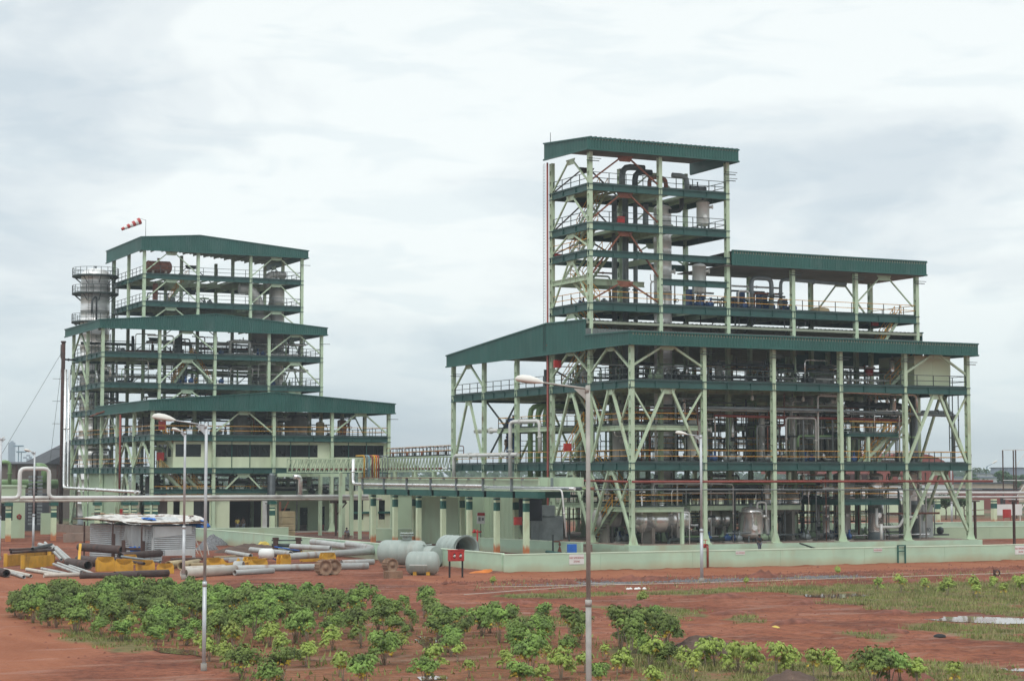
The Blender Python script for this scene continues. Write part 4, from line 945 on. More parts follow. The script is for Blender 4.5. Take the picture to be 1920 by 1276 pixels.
# upper block equipment
for k, x in enumerate((96.3, 97.4, 101.2, 102.0, 104.4, 106.9)):
    pump(x + .3, 158.9, 23.02, math.pi / 2, 'blue', '%s blue pump from the left on the upper floor behind the rail' % ORD[k], 'blue pumps on the upper floor')
    b_ = MB(); h = 1.9 if k in (0, 3, 4) else 1.4; w_ = .55 if k != 4 else .9
    b_.box(x - w_ / 2, 159.6, 23.02, x + w_ / 2, 160.3, 23.02 + h)
    for q in range(5): b_.box(x - w_ / 2 - .02, 159.58, 23.1 + q * h / 5, x + w_ / 2 + .02, 160.32, 23.14 + q * h / 5)
    b_.build('heat_exchanger', 'blue'); o = COL.objects[-1]; tag(o, '%s blue ribbed exchanger from the left on the upper floor' % ORD[k], 'heat exchanger', 'blue exchangers on the upper floor')
pipe([(102.3, 158.5, 23.2), (102.3, 158.5, 26.2), (104.6, 158.5, 26.2), (104.6, 158.5, 23.2)], .22, 'greypipe', 'grey hoop of pipe on the upper floor between third and fourth columns', n=10, bend=.6)
pipe([(105.6, 158.4, 23.4), (105.6, 158.4, 26.2), (113.3, 158.4, 26.0)], .17, 'greypipe', 'long pipe rising then running right along the upper floor', n=10, bend=.6)
pipe([(99.6, 158, 23.1), (99.6, 158, 26.3), (98.9, 158, 26.3)], .1, 'greypipe', 'slim bent pipe beside the middle column of the upper block')
b_ = MB(); b_.lathe([(1.0, 0), (1.0, .25), (.9, .5), (.5, .62), (.001, .64)], (110.5, 158.9, 23.02), n=14); tag(b_.build('canvas_heap', 'sack'), 'tan heap of sacking behind the rail of the upper floor', 'heap')
# random process pipework filling the storeys
rnd = random.Random(11)
PM = ['silver', 'whitepipe', 'greenpipe', 'greypipe', 'greypipe', 'darkpipe', 'silver', 'agedclad', 'rust', 'darkpipe', 'whitepipe', 'greentank', 'darksteel']
CW = {'greenpipe': 'green', 'greypipe': 'grey', 'darkpipe': 'dark', 'silver': 'silver', 'agedclad': 'sooty grey', 'rust': 'rusty', 'whitepipe': 'white', 'greentank': 'pale green', 'darksteel': 'blackish', 'blue': 'blue'}
STUFF = MB(); SM = list(CW); NP = [0]
def stuff_pipe(pts, r_, m_):
    STUFF.mi(SM.index(m_)).tube(pts, r_, 5, bend=.3)
def clutter(u0, u1, v0, v1, z0, z1, nv, nh, nl, storey, U, keep=1.0, rmax=.16):
    """process pipes and pumps of one storey; the nearest fraction `keep` are things, the rest go to the far thicket"""
    vk = v0 + (v1 - v0) * keep
    def emit(pts, r_, m_, valve, shape):
        if min(p[1] for p in pts) > vk: stuff_pipe(pts, r_, m_); return
        bay = ORD[max(0, min(len(U) - 2, int((pts[0][0] - U[0]) / (U[1] - U[0]))))]
        sz = 'thin' if r_ < .07 else 'thick' if r_ > .12 else 'medium'
        lab = '%s %s %s pipe, %s, %s bay from the left' % (sz, CW[m_], shape, storey, bay)
        NP[0] += 1; pipe(pts, r_, m_, lab, 'process pipes, ' + storey, bend=.3, valve=valve, n=6)
    for k in range(nv):
        u, v = rnd.uniform(u0, u1), rnd.uniform(v0, v1); r_ = rnd.choice((.05, .06, .08, .1, rmax)); m_ = rnd.choice(PM)
        zt = rnd.uniform(z0 + (z1 - z0) * .5, z1); pts = [(u, v, z0), (u, v, zt)]; shape = 'straight upright'
        if rnd.random() < .6:
            du = rnd.choice((-1, 1)) * rnd.uniform(.8, 3.5); pts.append((min(max(u + du, u0), u1), v, zt)); shape = 'bent upright'
            if rnd.random() < .4: pts.append((pts[-1][0], v, z1 - .1 if rnd.random() < .4 else z0 + .3)); shape = 'twice-bent upright'
        emit(pts, r_, m_, (0, 1, rnd.uniform(.15, .5)) if rnd.random() < .45 else None, shape)
    for k in range(nh):
        z = rnd.choice((z1 - .9, z1 - 1.2, z1 - 1.6, z0 + .5, z0 + 2.4)) + rnd.uniform(-.15, .15); r_ = rnd.choice((.05, .07, .1, rmax)); m_ = rnd.choice(PM)
        v = rnd.uniform(v0, v1); a = rnd.uniform(u0, u1 - 3); c = min(u1, a + rnd.uniform(4, 16)); pts = [(a, v, z), (c, v, z)]
        shape = 'high level' if z > (z0 + z1) / 2 else 'low level'
        if rnd.random() < .5: pts = [(a, v, z + rnd.choice((-1, .7)))] + pts
        if rnd.random() < .3: pts.append((c, min(v + rnd.uniform(1, 4), v1), z))
        emit(pts, r_, m_, None, shape)
    for k in range(nl):
        u, v = rnd.uniform(u0, u1), v0 + (v1 - v0) * rnd.random() ** 1.5; m_ = rnd.choice(('blue', 'darkpipe', 'greypipe', 'greentank'))
        pump(u, v, z0, rnd.choice((0, math.pi / 2, math.pi)), m_, '%s pump on the floor, %s, %s bay from the left' % (CW[m_], storey, ORD[max(0, min(len(U) - 2, int((u - U[0]) / (U[1] - U[0]))))]), 'pumps, ' + storey)
clutter(85.5, 119, 151, 167, PZ, 7.5, 60, 34, 30, 'right plant ground storey', RU, .55)
clutter(90, 119, 167, 187, PZ, 7.5, 34, 22, 10, 'right plant ground storey', RU, 0)
clutter(92, 117, 151.2, 166, 8.32, 14.8, 50, 26, 24, 'right plant first storey', RU, .55)
clutter(90, 119, 167, 187, 8.32, 14.8, 22, 16, 6, 'right plant first storey', RU, 0)
clutter(86, 119, 151, 180, 15.6, 18.4, 40, 24, 14, 'right plant second storey', RU, .35)
clutter(86, 119.5, 151.5, 166, 8.35, 14.6, 46, 34, 0, 'right plant first storey', RU, 0, .08)
clutter(86, 119.5, 151.5, 166, PZ, 7.3, 46, 34, 0, 'right plant ground storey', RU, 0, .08)
clutter(86, 119.5, 152, 166, 15.6, 18.2, 30, 22, 0, 'right plant second storey', RU, 0, .08)
b_ = MB()
for z in (9.6, 12.0, 2.6, 5.0, 16.4):
    for v in (158, 164, 171, 180): rail_mb(b_, [(rnd.uniform(87, 96), v, z), (rnd.uniform(104, 118), v, z)], post=1.6)
tag(b_.build('inner_railings', ['darksteel', 'yellow']), 'maze of walkway railings deep inside the right plant', 'railings', kind='stuff')
clutter(96, 107, 157.7, 164, 23.05, 25.0, 16, 5, 0, 'right plant upper floor', RU, 1, .1)
clutter(86, 97, 158, 164, 23.05, 26.5, 6, 2, 2, 'lowest tower floor', RU, 1, .1)
for k in range(14):
    x = rnd.uniform(96, 109); z = rnd.uniform(20.6, 21.8)
    pipe([(x, 158.2, 22.3), (x, 158.2, z), (x - rnd.uniform(.5, 1.3), 158.2, z - .1), (x - 1.2, 158.2, 20.6)], .06, rnd.choice(('greypipe', 'darkpipe')), 'small drain pipe hanging under the upper floor, %s bay' % ORD[int((x - 84) / 7.4)], 'drain pipes hanging under the upper floor', bend=.15, flanges=False, n=6)
for k in range(10):
    x = rnd.uniform(97, 116); zz = rnd.choice((ZL1, ZL2)); p = MB(); p.tube([(x, 152, zz - .5), (x, 152, zz - 1.1)], .02, 5); p.lathe([(.06, .35), (.1, .3), (.14, .05), (.17, 0), (.05, -.12)], (x, 152, zz - 1.4), n=10)
    tag(p.build('pendant_lamp', 'lampshell'), 'small pendant lamp hung under the %s floor of the right plant, %s bay' % ('first' if zz == ZL1 else 'second', ORD[int((x - 84) / 7.4)]), 'lamp', 'pendant lamps under the floors')

# ---- left-hand plant equipment
def rail_ring(mb, c, r, z, n=20, a0=0, a1=2 * math.pi):
    for k in range(n + 1):
        a = a0 + (a1 - a0) * k / n; p = V3(c[0] + math.cos(a) * r, c[1] + math.sin(a) * r, z); mb.bar(p, p + V3(0, 0, 1.1), .06, .06)
    for hh in (.55, 1.1):
        mb.tube([(c[0] + math.cos(a0 + (a1 - a0) * k / n) * r, c[1] + math.sin(a0 + (a1 - a0) * k / n) * r, z + hh) for k in range(n + 1)], .03, 5)
tc_ = at(178, 600, v=264); t = vessel_v('huge soot-stained silver tower with ringed platforms at the far left plant corner', tc_.x, 264, .5, 35.4, 1.95, 'cladding', 'column', nozz=4, name='scrubber_tower')
for z in (28.0, 31.9, 34.3, 21.0, 17.6):
    b_ = MB(); R0 = 3.1; b_.lathe([(1.96, z - .06), (R0, z - .06), (R0, z + .06), (1.96, z + .06)], (tc_.x, 264, 0), n=24); b_.lathe([(R0, z - .16), (R0 + .05, z - .16), (R0 + .05, z + .1), (R0, z + .1)], (tc_.x, 264, 0), n=24)
    for k in range(8):
        a = k * math.pi / 4; b_.bar((tc_.x + math.cos(a) * 2.0, 264 + math.sin(a) * 2.0, z - 1.0), (tc_.x + math.cos(a) * R0, 264 + math.sin(a) * R0, z - .08), .08, .08)
    pl_ = b_.build('platform', 'darksteel', t)
    b_ = MB(); rail_ring(b_, (tc_.x, 264), R0, z); b_.build('railing', 'darksteel', pl_)
b_ = MB()
for s_ in (-.25, .25): b_.tube([(tc_.x + s_ - 1.2, 261.9, 16), (tc_.x + s_ - 1.2, 261.9, 35)], .03, 5)
for k in range(60): b_.tube([(tc_.x - 1.45, 261.9, 16.2 + k * .31), (tc_.x - .95, 261.9, 16.2 + k * .31)], .02, 5)
b_.build('ladder', 'darksteel', t)
b_ = MB(); b_.tube([(tc_.x - 1, 261.7, 29), (tc_.x - 1, 261.6, 30.9), (tc_.x - .4, 261.6, 31.4), (tc_.x - .4, 261.6, 28)], .12, 8, bend=.3); b_.tube([(tc_.x + 1.8, 262.0, 28), (tc_.x + 1.8, 262.0, 36.5)], .06, 6); b_.build('side_pipe', 'darkpipe', t)
vessel_v('grey column with a bulged head rising through the top storeys, right side', at(518, 600, v=252).x, 252, 8.1, 32.6, 1.0, 'agedclad', 'column', nozz=4, name='distillation_column')
vessel_v('wide grey column inside the left plant below the top storeys', at(487, 640, v=252).x, 252, 8.1, 29.0, 1.5, 'agedclad', 'column', nozz=3, name='distillation_column')
pipe([(at(470, 560, v=251).x - 1.6, 251, 32.2), (at(470, 560, v=251).x, 251, 32.2), (at(470, 560, v=251).x + 1.2, 251, 30.3), (at(470, 560, v=251).x + 1.2, 251, 29)], .7, 'agedclad', 'thick brownish vapour duct bending down beside the bulged column', n=14, bend=1.0, name='duct', flanges=False)
pipe([(84.8, 252, 32.6), (84.8, 252, 34.4), (87.4, 252, 34.4)], .45, 'agedclad', 'thick grey bend above the top left-plant floor', n=12, bend=.7, name='duct')
vessel_h('rust-brown drum lying under the roof at the upper left corner', 69.4, 251.0, 34.6, 2.8, .8, 'rust', base=33.5)
vessel_v('small brown upright drum on the lower top-storey floor, left end', 68.9, 250.6, 29.95, 32.4, .35, 'rust')
vessel_v('dark upright drum on the fourth storey near the middle columns', 70.8, 246, 22.6, 25.0, .5, 'darkpipe')
vessel_v('pale clad tank behind the left face, above the green sheeting', 66.5, 244.0, 11.8, 14.6, 1.4, 'agedclad', cone=True)
vessel_v('tall grey tank seen under the low roof, middle bay', 73.0, 226, 11.8, 14.5, 1.0, 'agedclad'); vessel_v('conical grey tank under the low roof, third bay', 79.9, 226, 11.8, 14.6, 1.4, 'agedclad', cone=True)
vessel_v('tan drum under the low roof, third bay', 81.2, 221, 11.8, 13.6, .5, 'sack'); vessel_v('rusty capsule drum under the low roof, last bay', 84.0, 221, 11.8, 13.9, .55, 'rust')
vessel_v('dark tank on the left plant ground storey beside the stairs', 61.6, 224.0, 4.8, 7.2, .9, 'darkpipe')
for (u, v, z, lab) in ((75.0, 241.9, 18.8, 'blue motor unit on the third storey, middle bay'), (71.0, 241.9, 18.8, 'blue motor unit on the third storey, second bay')): pump(u, v, z, 0, 'blue', lab, None)
cabinet(61.4, 219.6, 12.4, 'red hose box on the second storey of the left plant, first bay', h=1.0); cabinet(61.2, 219.5, 8.9, 'red hose box on the first storey of the left plant, first bay', h=.9)
cabinet(59.3, 228.5, 2.2, 'red hose box low on the left face of the left plant', h=1.0)
clutter(61, 88, 243, 256, 15.5, 18.0, 22, 14, 6, 'left plant third storey', LU, 0)
clutter(61, 88, 242.5, 256, 18.8, 21.9, 34, 18, 10, 'left plant fourth storey', LU, .4, .2)
clutter(61, 88, 242.5, 256, 22.65, 25.4, 34, 20, 8, 'left plant fifth storey', LU, .4, .2)
clutter(61, 88, 220, 250, 11.8, 14.4, 30, 16, 12, 'left plant low roof storey', LU, .35, .2)
clutter(61, 88, 221, 250, 4.8, 7.4, 40, 26, 16, 'left plant mezzanine', LU, .25)
clutter(61, 64, 221, 256, 8.1, 10.9, 14, 8, 4, 'left plant control room storey', LU, .4, .2)
clutter(68, 88, 251, 263, 29.95, 31.5, 6, 2, 4, 'left plant top storey', LU, 1, .1)
clutter(61, 68, 258, 263, 11, 26, 8, 5, 0, 'left plant rear left corner', LU, 0, .2)
pipe([(59.25, 230.2, 14.4), (59.25, 230.2, 5.2)], .14, 'redpipe', 'red fire riser on the left face of the left plant', name='fire_riser')
pipe([(59.2, 245, 14.6), (59.2, 238, 15.0)], .12, 'rust', 'rust-red pipe sloping along the left face of the left plant')
pipe([(74.0, 217.7, 7.4), (74.0, 217.7, 5.0)], .28, 'greypipe', 'grey duct bundle down the front of the left plant', name='duct')
pipe([(73.9, 217.4, 7.2), (73.9, 217.4, .6)], .5, 'darkpipe', 'dark ribbed duct down the front of the left plant', name='duct')

tag(STUFF.build('pipework', SM), 'dense tangle of small process pipes deep inside the two plants', 'pipework', kind='stuff')
print('PIPES', NP)
# brown stack with guys, silver pipes beside it
ps = at(115, 900, v=252)
t = thing('chimney', (ps.x, 252, .5), 'slim dark brown steel stack left of the left plant', 'chimney')
b_ = MB(); b_.tube([(ps.x, 252, .5), (ps.x, 252, 24.4)], .26, 12); b_.build('shaft', 'darkrust', t)
b_ = MB(); b_.lathe([(.27, 24.3), (.34, 24.3), (.34, 24.5), (.27, 24.5)], (ps.x, 252, 0), n=12); b_.build('top_flange', 'darkrust', t)
for z in (10.5, 13.8, 16.7, 19.6):
    b_ = MB(); b_.bar((ps.x - 1.3, 252, z), (ps.x + .9, 252, z), .05, .05); b_.build('cross_bar', 'darksteel', t)
for q in ((ps.x - 16, 236, .5), (ps.x - 5, 240, .5)):
    b_ = MB(); b_.tube([(ps.x, 252, 23.4), q], .025, 5); b_.build('guy_wire', 'darksteel', t)
pipe([(ps.x + .3, 254.5, 24.2), (ps.x + .3, 254.5, 22.3), (59.8, 256, 22.3)], .12, 'darkpipe', 'small dark pipe loop between the brown stack and the plant')
for k, x in enumerate((120, 127)):
    p = at(x, 900, v=246); pipe([(p.x, 246, 20.5), (p.x, 246, 5.6), (at(x + 200, 924, v=246 - 30).x, 218 if 0 else 246 - 28, 5.6)] if 0 else [(p.x, 246, 20.5), (p.x, 246, 5.5 + .2 * k), (p.x, 214, 5.5 + .2 * k)] if 0 else [(p.x, 246, 20.5), (p.x, 246, 5.6), (p.x + .1, 212, 5.35)], .18 if k == 0 else .14, 'silver', ('thicker' if k == 0 else 'thinner') + ' shiny pipe rising between the brown stack and the plant', n=10, bend=.6)
# windsock on the left plant roof
p = at(273, 445, v=LV[4] - .5)
t = thing('windsock', (p.x, p.y, p.z), 'red and white striped windsock on a thin mast above the left plant', 'windsock')
b_ = MB(); b_.tube([(p.x, p.y, p.z - .2), (p.x, p.y, at(272, 412, v=p.y).z)], .035, 6); b_.build('mast', 'greypipe', t)
a = at(263, 414, v=p.y); c = at(228, 430, v=p.y); d = c - a; 
for k in range(7):
    b_ = MB(); t0, t1 = k / 7, (k + 1) / 7; r0, r1_ = .45 - .27 * t0, .45 - .27 * t1; L_ = d.length
    b_.lathe([(r0, L_ * t0), ((r0 + r1_) / 2 * 1.03, L_ * (t0 + t1) / 2), (r1_, L_ * t1)], a, d, 14); b_.build('stripe', 'red' if k % 2 == 0 else 'whitepaint', t)
b_ = MB(); b_.tube([(p.x, p.y, a.z + .1), (a.x, a.y, a.z + .3)], .025, 5); b_.build('arm', 'greypipe', t)
b_ = MB(); q = at(1032, 268, u=tu0 - .5); b_.tube([q, q + V3(0, 0, 1.0)], .03, 5); b_.mi(0); tag(b_.build('lightning_rod', 'darksteel'), 'thin lightning rod on the rear left tower roof corner', 'rod')

# ================================================================== yard: walls, pipe racks, pillars
def wall(label, a, c, h, th=.22, m_='mint', zb=None, cope=True, cat='wall', name='boundary_wall'):
    a = Vector((a[0], a[1], 0)); c = Vector((c[0], c[1], 0)); z0 = zb if zb is not None else min(gz(a.x, a.y), gz(c.x, c.y)) - .1
    t = thing(name, ((a.x + c.x) / 2, (a.y + c.y) / 2, z0), label, cat)
    b_ = MB(); d = (c - a).normalized(); n = max(1, int((c - a).length / 8))
    for k in range(n):
        p = a + (c - a) * (k / n); q = a + (c - a) * ((k + 1) / n) - d * .015
        b_.bar((p.x, p.y, (z0 + h) / 2), (q.x, q.y, (z0 + h) / 2), th, h - z0)
    b_.build('wall_panel', m_, t)
    if cope: b_ = MB(); b_.bar((a.x, a.y, h + .035), (c.x, c.y, h + .035), th + .06, .07); b_.build('coping', 'coping', t)
    return t
WU = 61.8; WV = 129.25
wall('long mint boundary wall along the red road, with a pale coping', (WU, WV), (150, WV), 1.36, zb=-.2)
wall('long mint boundary wall running back from the corner behind the stored pipes', (WU, WV + .15), (61.2, 206), 1.42, zb=-.2)
p0, p1 = at(375, 1010, z=.25), at(592, 1012, z=.25)
wall('low cream inner wall in front of the left plant doors', (62.2, 207.5), (p1.x, 207.5 - 1), 1.35, m_='mintin', zb=0)
q0, q1 = at(704, 1012, z=.25), at(816, 1012, z=.25)
wall('low cream wall behind the third and fourth banded pillars', (q0.x, q0.y), (q1.x, q0.y - 5.5), 1.45, m_='mintin', zb=0)
q0 = at(843, 1028, z=.2)
wall('mint dyke wall stepping down behind the banded pillars, middle', (q0.x, q0.y), (q0.x + 3.2, q0.y - 21), 1.35, zb=0)
q0 = at(1640, 1000, z=.2)
wall('mint yard wall beyond the right end of the plant', (124.5, 186), (175, 186), 1.6, zb=0); wall('beige low yard wall at the right edge beside the brown posts', (124.5, 172), (175, 170), 1.5, m_='mintin', zb=0)
wall('far pale green boundary wall behind the right yard', (100, 262), (215, 262), 2.9, m_='cream', zb=0); 
rx = 75.3
t = thing('pipe_rack', (rx, 172, .2), 'concrete pipe rack on banded pillars with a pink-edged deck, between the two plants', 'pipe rack')
vs_r = []
for x, y in ((700, 1015), (741, 1022), (785, 1025), (831, 1029), (880, 1032), (931.5, 1033), (986.6, 1037)):
    v = at(x, 950, u=rx).y; vs_r.append(v)
    b_ = MB(); b_.mi(0).box(rx - .22, v - .22, .1, rx + .22, v + .22, 5.2); b_.mi(1); b_.box(rx - .225, v - .225, 4.0, rx + .225, v + .225, 4.75); b_.box(rx - .225, v - .225, 4.95, rx + .225, v + .225, 5.12)
    b_.build('pillar', ['banded', 'bandgreen'], t)
for k, v in enumerate(vs_r):
    b_ = MB(); nx = vs_r[k + 1] if k < 6 else v - 4.5; b_.box(rx - .35, min(v, nx) + 2.1 - .6, 5.2, rx + .35, max(v, nx) + 2.0, 5.75); b_.box(rx - .3, v - .3, 5.2, rx + 4.2, v + .3, 5.75); b_.build('deck_beam', 'bandgreen', t)
    for x_ in (rx - .5, rx + 3.5): b_ = MB(); b_.box(x_, v + 2.0, 5.75, x_ + .2, v + 2.2, 6.95); b_.build('rack_post', 'greypipe', t)
b_ = MB(); b_.mi(0).box(rx - .6, vs_r[6] - 3, 6.88, rx - .3, vs_r[0] + 3, 6.96); b_.mi(1).box(rx - .3, vs_r[6] - 3, 6.3, rx - .2, vs_r[0] + 3, 6.75); b_.build('edge_strip', ['rust', 'palebeam'], t)
b_ = MB(); b_.box(rx - .3, vs_r[6] - 3, 5.78, rx + 4, vs_r[0] + 2, 5.84); b_.box(rx + 4.0, vs_r[6] - 3, 5.8, rx + 4.1, vs_r[0] + 2, 7.0); b_.build('deck', 'palebeam', t)
pipe([(rx - .25, vs_r[0] + 5.2, 8.9), (rx - .25, vs_r[0] + 5.2, 6.25), (rx - .25, vs_r[5] + 2, 6.22)], .16, 'silver', 'shiny pipe lying along the pink-edged pipe rack', n=12, bend=.5)
pipe([(rx - .1, vs_r[0] + 3, 5.98), (rx - .1, vs_r[6] - 6, 5.98), (rx - .1, vs_r[6] - 7, 5.98), (rx + .3, vs_r[6] - 7, 2)], .07, 'whitepipe', 'thin white pipe along the lower edge of the pipe rack')
for k in range(5): pipe([(rx + .5 + k * .6, vs_r[0] + 3, 6.05), (rx + .5 + k * .6, vs_r[6] - 7, 6.05)], .1 + .03 * (k % 3), ('greypipe', 'silver', 'darkpipe', 'greenpipe', 'rust')[k], ('grey', 'shiny', 'dark', 'green', 'rusty')[k] + ' pipe lying on the deck of the pink-edged rack', 'pipes on the rack deck')
for k, v in enumerate(vs_r[:5:2]):
    b_ = MB(); b_.mi(0).box(rx + 3.6, v - .2 - 2, .1, rx + 4, v + .2 - 2, 5.2); b_.mi(1).box(rx + 3.59, v - .21 - 2, 4.0, rx + 4.01, v + .21 - 2, 4.7); b_.build('pillar', ['banded', 'bandgreen'], t)
t = thing('fire_valve_post', (at(895, 1033, z=.2).x, at(895, 1033, z=.2).y, .18), 'red post with a cross handle beside the fifth banded pillar', 'fire valve'); p = t.location
b_ = MB(); b_.tube([p, p + V3(0, 0, 2.0)], .08, 8); b_.build('post', 'red', t); b_ = MB(); b_.tube([p + V3(-.5, 0, 1.8), p + V3(.4, 0, 1.8)], .08, 8); b_.tube([p + V3(-.3, 0, 1.7), p + V3(-.3, 0, 2.05)], .12, 8); b_.build('handle', 'red', t)
# sign on the wall behind the rack
p = at(902, 970, v=165); b_ = MB(); b_.mi(0).box(p.x - .4, 165, p.z - .55, p.x + .4, 165.05, p.z + .5); b_.mi(1).box(p.x - .38, 164.98, p.z + .2, p.x + .38, 165, p.z + .46); b_.mi(2).box(p.x - .28, 164.98, p.z - .3, p.x - .05, 165, p.z + .05); b_.box(p.x + .06, 164.98, p.z - .25, p.x + .28, 165, p.z + .0)
b_.mi(3).box(p.x - .03, 165.06, .2, p.x + .03, 165.1, p.z - .5)
tag(b_.build('safety_sign', ['whitepaint', 'red', 'greypipe', 'darksteel']), 'white safety sign with red header between the fifth and sixth banded pillars', 'sign')
# annex walls under/behind the rack
t = thing('pump_house', (82, 196, .2), 'pale green pump house walls behind the banded pillars', 'building')
b_ = MB(); wallx(b_, 80.2, 92, 196, .1, 5.2, ((83.0, 86.5, 4.4),)); b_.build('wall', 'mintin', t); b_ = MB(); b_.box(83.0, 196.6, .1, 86.5, 196.7, 4.4); b_.build('door', 'greypipe', t)
b_ = MB(); b_.box(80.0, 195.8, 5.2, 92.2, 202, 5.4); b_.build('roof', 'concrete', t); b_ = MB(); b_.box(80.1, 178, .1, 80.3, 190, 5.0); b_.box(82, 176, .1, 90, 176.2, 5.6); b_.build('side_wall', 'mintin', t)
t = thing('tank_house', (84.6, 181, 1.05), 'grey-green sheeted cabin behind the sixth pillar under the right plant', 'building')
b_ = MB(); corr_wall(b_, (82.6, 186), (82.6, 170), lambda t: .2, lambda t: 6.2, (-1, 0), pitch=.9, dep=.03); b_.build('wall', 'mintin', t); b_ = MB(); b_.box(82.7, 170, 6.2, 88, 186, 6.3); b_.build('roof', 'concrete', t)
b_ = MB(); b_.box(78.6, 160.8, 3.0, 80.8, 161.2, 5.0); tag(b_.build('hanging_tarpaulin', 'clothdark'), 'dark blue sheet hanging behind the last two banded pillars', 'tarpaulin')
b_ = MB(); b_.box(81.0, 161.8, 1.05, 83.5, 163.6, 3.4); b_.box(81.3, 161.7, 3.4, 82.6, 163.0, 4.4); tag(b_.build('control_cabinet', 'greypipe'), 'grey electrical cabinet right of the last banded pillar', 'cabinet')
b_ = MB()
for k in range(4): b_.box(79.6 + k * .5, 152.5, .1, 80.1 + k * .5 + .002 * k, 158, .35 + .25 * k)
tag(b_.build('concrete_steps', 'mudconc'), 'muddy concrete steps beside the last banded pillar', 'steps')

# long white pipe on banded pillars, left
pv = 208.0; pzz = 4.78
b_ = MB(); A = at(-15, 900, v=pv).x; e = at(690, 900, v=pv).x; l0 = at(37, 900, v=pv).x; l1 = at(92, 900, v=pv).x
pipe([(A, pv, pzz), (l0, pv, pzz), (l0, pv, pzz + 3.1), (l1, pv, pzz + 3.1), (l1, pv, pzz), (e, pv, pzz)], .22, 'whitepipe', 'long white pipe on pillars with a square expansion loop at the left', n=14, bend=.6, name='pipeline', flanges=False)
pipe([(A, pv + .7, pzz - .33), (e + 2, pv + .7, pzz - .33)], .13, 'pvc', 'thinner cream pipe running just under the long white pipe', n=10, name='pipeline', flanges=False)
pipe([(l0, pv - .0, pzz + .02), (l1, pv, pzz + .02)], .2, 'whitepipe', 'straight white pipe closing the bottom of the expansion loop', n=12, name='pipeline', flanges=False)
for x in (15, 100, 182, 235, 250, 275, 290, 510):
    p = at(x, 1000, v=pv + .3); h0 = gz(p.x, pv); t = thing('pipe_support', (p.x, pv + .3, h0), '', 'pillar', 'banded pillars under the long white pipe')
    t['label'] = {15: 'leftmost banded pillar under the white pipe, rust-stained foot', 100: 'second banded pillar from the left under the expansion loop', 182: 'banded pillar behind the left end of the tin shed', 235: 'left one of the first paired banded pillars behind the shed', 250: 'right one of the first paired banded pillars behind the shed', 275: 'left one of the second paired banded pillars behind the shed', 290: 'right one of the second paired banded pillars behind the shed', 510: 'banded pillar by the cargo door of the left plant'}[x]
    b_ = MB(); b_.mi(0).box(p.x - .26, pv + .08, h0 - .2, p.x + .26, pv + .52, 3.95); b_.mi(1); b_.box(p.x - .265, pv + .075, 2.7, p.x + .265, pv + .525, 3.25); b_.box(p.x - .265, pv + .075, 3.45, p.x + .265, pv + .525, 3.6)
    b_.build('pillar', ['banded', 'bandgreen'], t); b_ = MB(); b_.box(p.x - .4, pv - .1, 3.95, p.x + .4, pv + .8, 4.3); b_.build('pillar_cap', 'bandgreen', t)
# steel goalpost frames and truss bridges between the plants
def truss(label, a, c, zb, zt, wd, m_='palebeam', nb=12, legs=(), trays=True):
    a = Vector((a[0], a[1], 0)); c = Vector((c[0], c[1], 0)); d = c - a; s_ = fr(d)[0] * wd
    t = thing('pipe_bridge', (a + d * .5).to_tuple()[:2] + (0,), label, 'pipe bridge'); b_ = MB()
    for q in (V3(0, 0, 0), s_):
        for z in (zb, zt): b_.bar(a + q + V3(0, 0, z), c + q + V3(0, 0, z), .12, .12)
        for k in range(nb + 1):
            p = a + d * (k / nb) + q; b_.bar(p + V3(0, 0, zb), p + V3(0, 0, zt), .08, .08)
            if k < nb: p2 = a + d * ((k + 1) / nb) + q; b_.bar(p + V3(0, 0, zb), p2 + V3(0, 0, zt), .08, .08)
    for k in range(nb + 1):
        p = a + d * (k / nb)
        for z in (zb, zt): b_.bar(p + V3(0, 0, z), p + s_ + V3(0, 0, z), .08, .08)
        if k < nb: b_.bar(p + V3(0, 0, zb), a + d * ((k + 1) / nb) + s_ + V3(0, 0, zb), .06, .06)
    b_.build('truss', m_, t)
    for (f_, zg) in legs:
        for q in (V3(0, 0, 0), s_):
            p = a + d * f_ + q; b_ = MB(); b_.box(p.x - .16, p.y - .16, zg, p.x + .16, p.y + .16, zb - .07); b_.build('leg', 'pale', t)
    if trays:
        for k in range(3):
            b_ = MB(); q = s_ * (.2 + .3 * k); b_.tube([a + q + V3(0, 0, zb + .3), c + q + V3(0, 0, zb + .3)], .1, 8); b_.build('bridge_pipe', ('greypipe', 'silver', 'rust')[k], t)
    return t
a_, c_ = at(565, 872, v=212), at(676, 872, v=204)
truss('light green truss pipe bridge leading to the coloured pipe bundle', (a_.x, 213), (c_.x, 200), 7.55, 9.0, 1.6, legs=((.72, .2), (.97, .2)), nb=16)
a_, c_ = at(728, 872, v=225), at(852, 872, v=196)
truss('pale green truss pipe bridge between the two plants', (at(728, 872, v=216).x, 216), (at(858, 872, v=188).x, 188), 7.6, 9.15, 2.2, legs=((.1, .2), (.4, .2), (.7, .2), (.95, .2)), nb=22)
for k in range(9):
    t_ = .04 + k * .11; u_ = at(728, 872, v=216).x + (at(858, 872, v=188).x - at(728, 872, v=216).x) * t_; v_ = 216 - 28 * t_
    b_ = MB(); b_.mi(k % 2); b_.tube([(u_, v_, 9.2), (u_, v_, 10.3), (u_ + 1.3, v_ - .3, 10.3), (u_ + 1.3, v_ - .3, 9.2)], .045, 6, bend=.2); b_.tube([(u_ + .3, v_, 9.3), (u_ + .3, v_, 9.9)], .14, 8); b_.tube([(u_, v_, 9.8), (u_ + 1.3, v_ - .3, 9.8)], .05, 6)
    tag(b_.build('valve_station', ['rust', 'darkpipe']), '%s hoop-shaped valve station from the left on top of the truss bridge' % (ORD + ['seventh', 'eighth', 'ninth'])[k], 'valve', 'valve stations on the truss bridge')
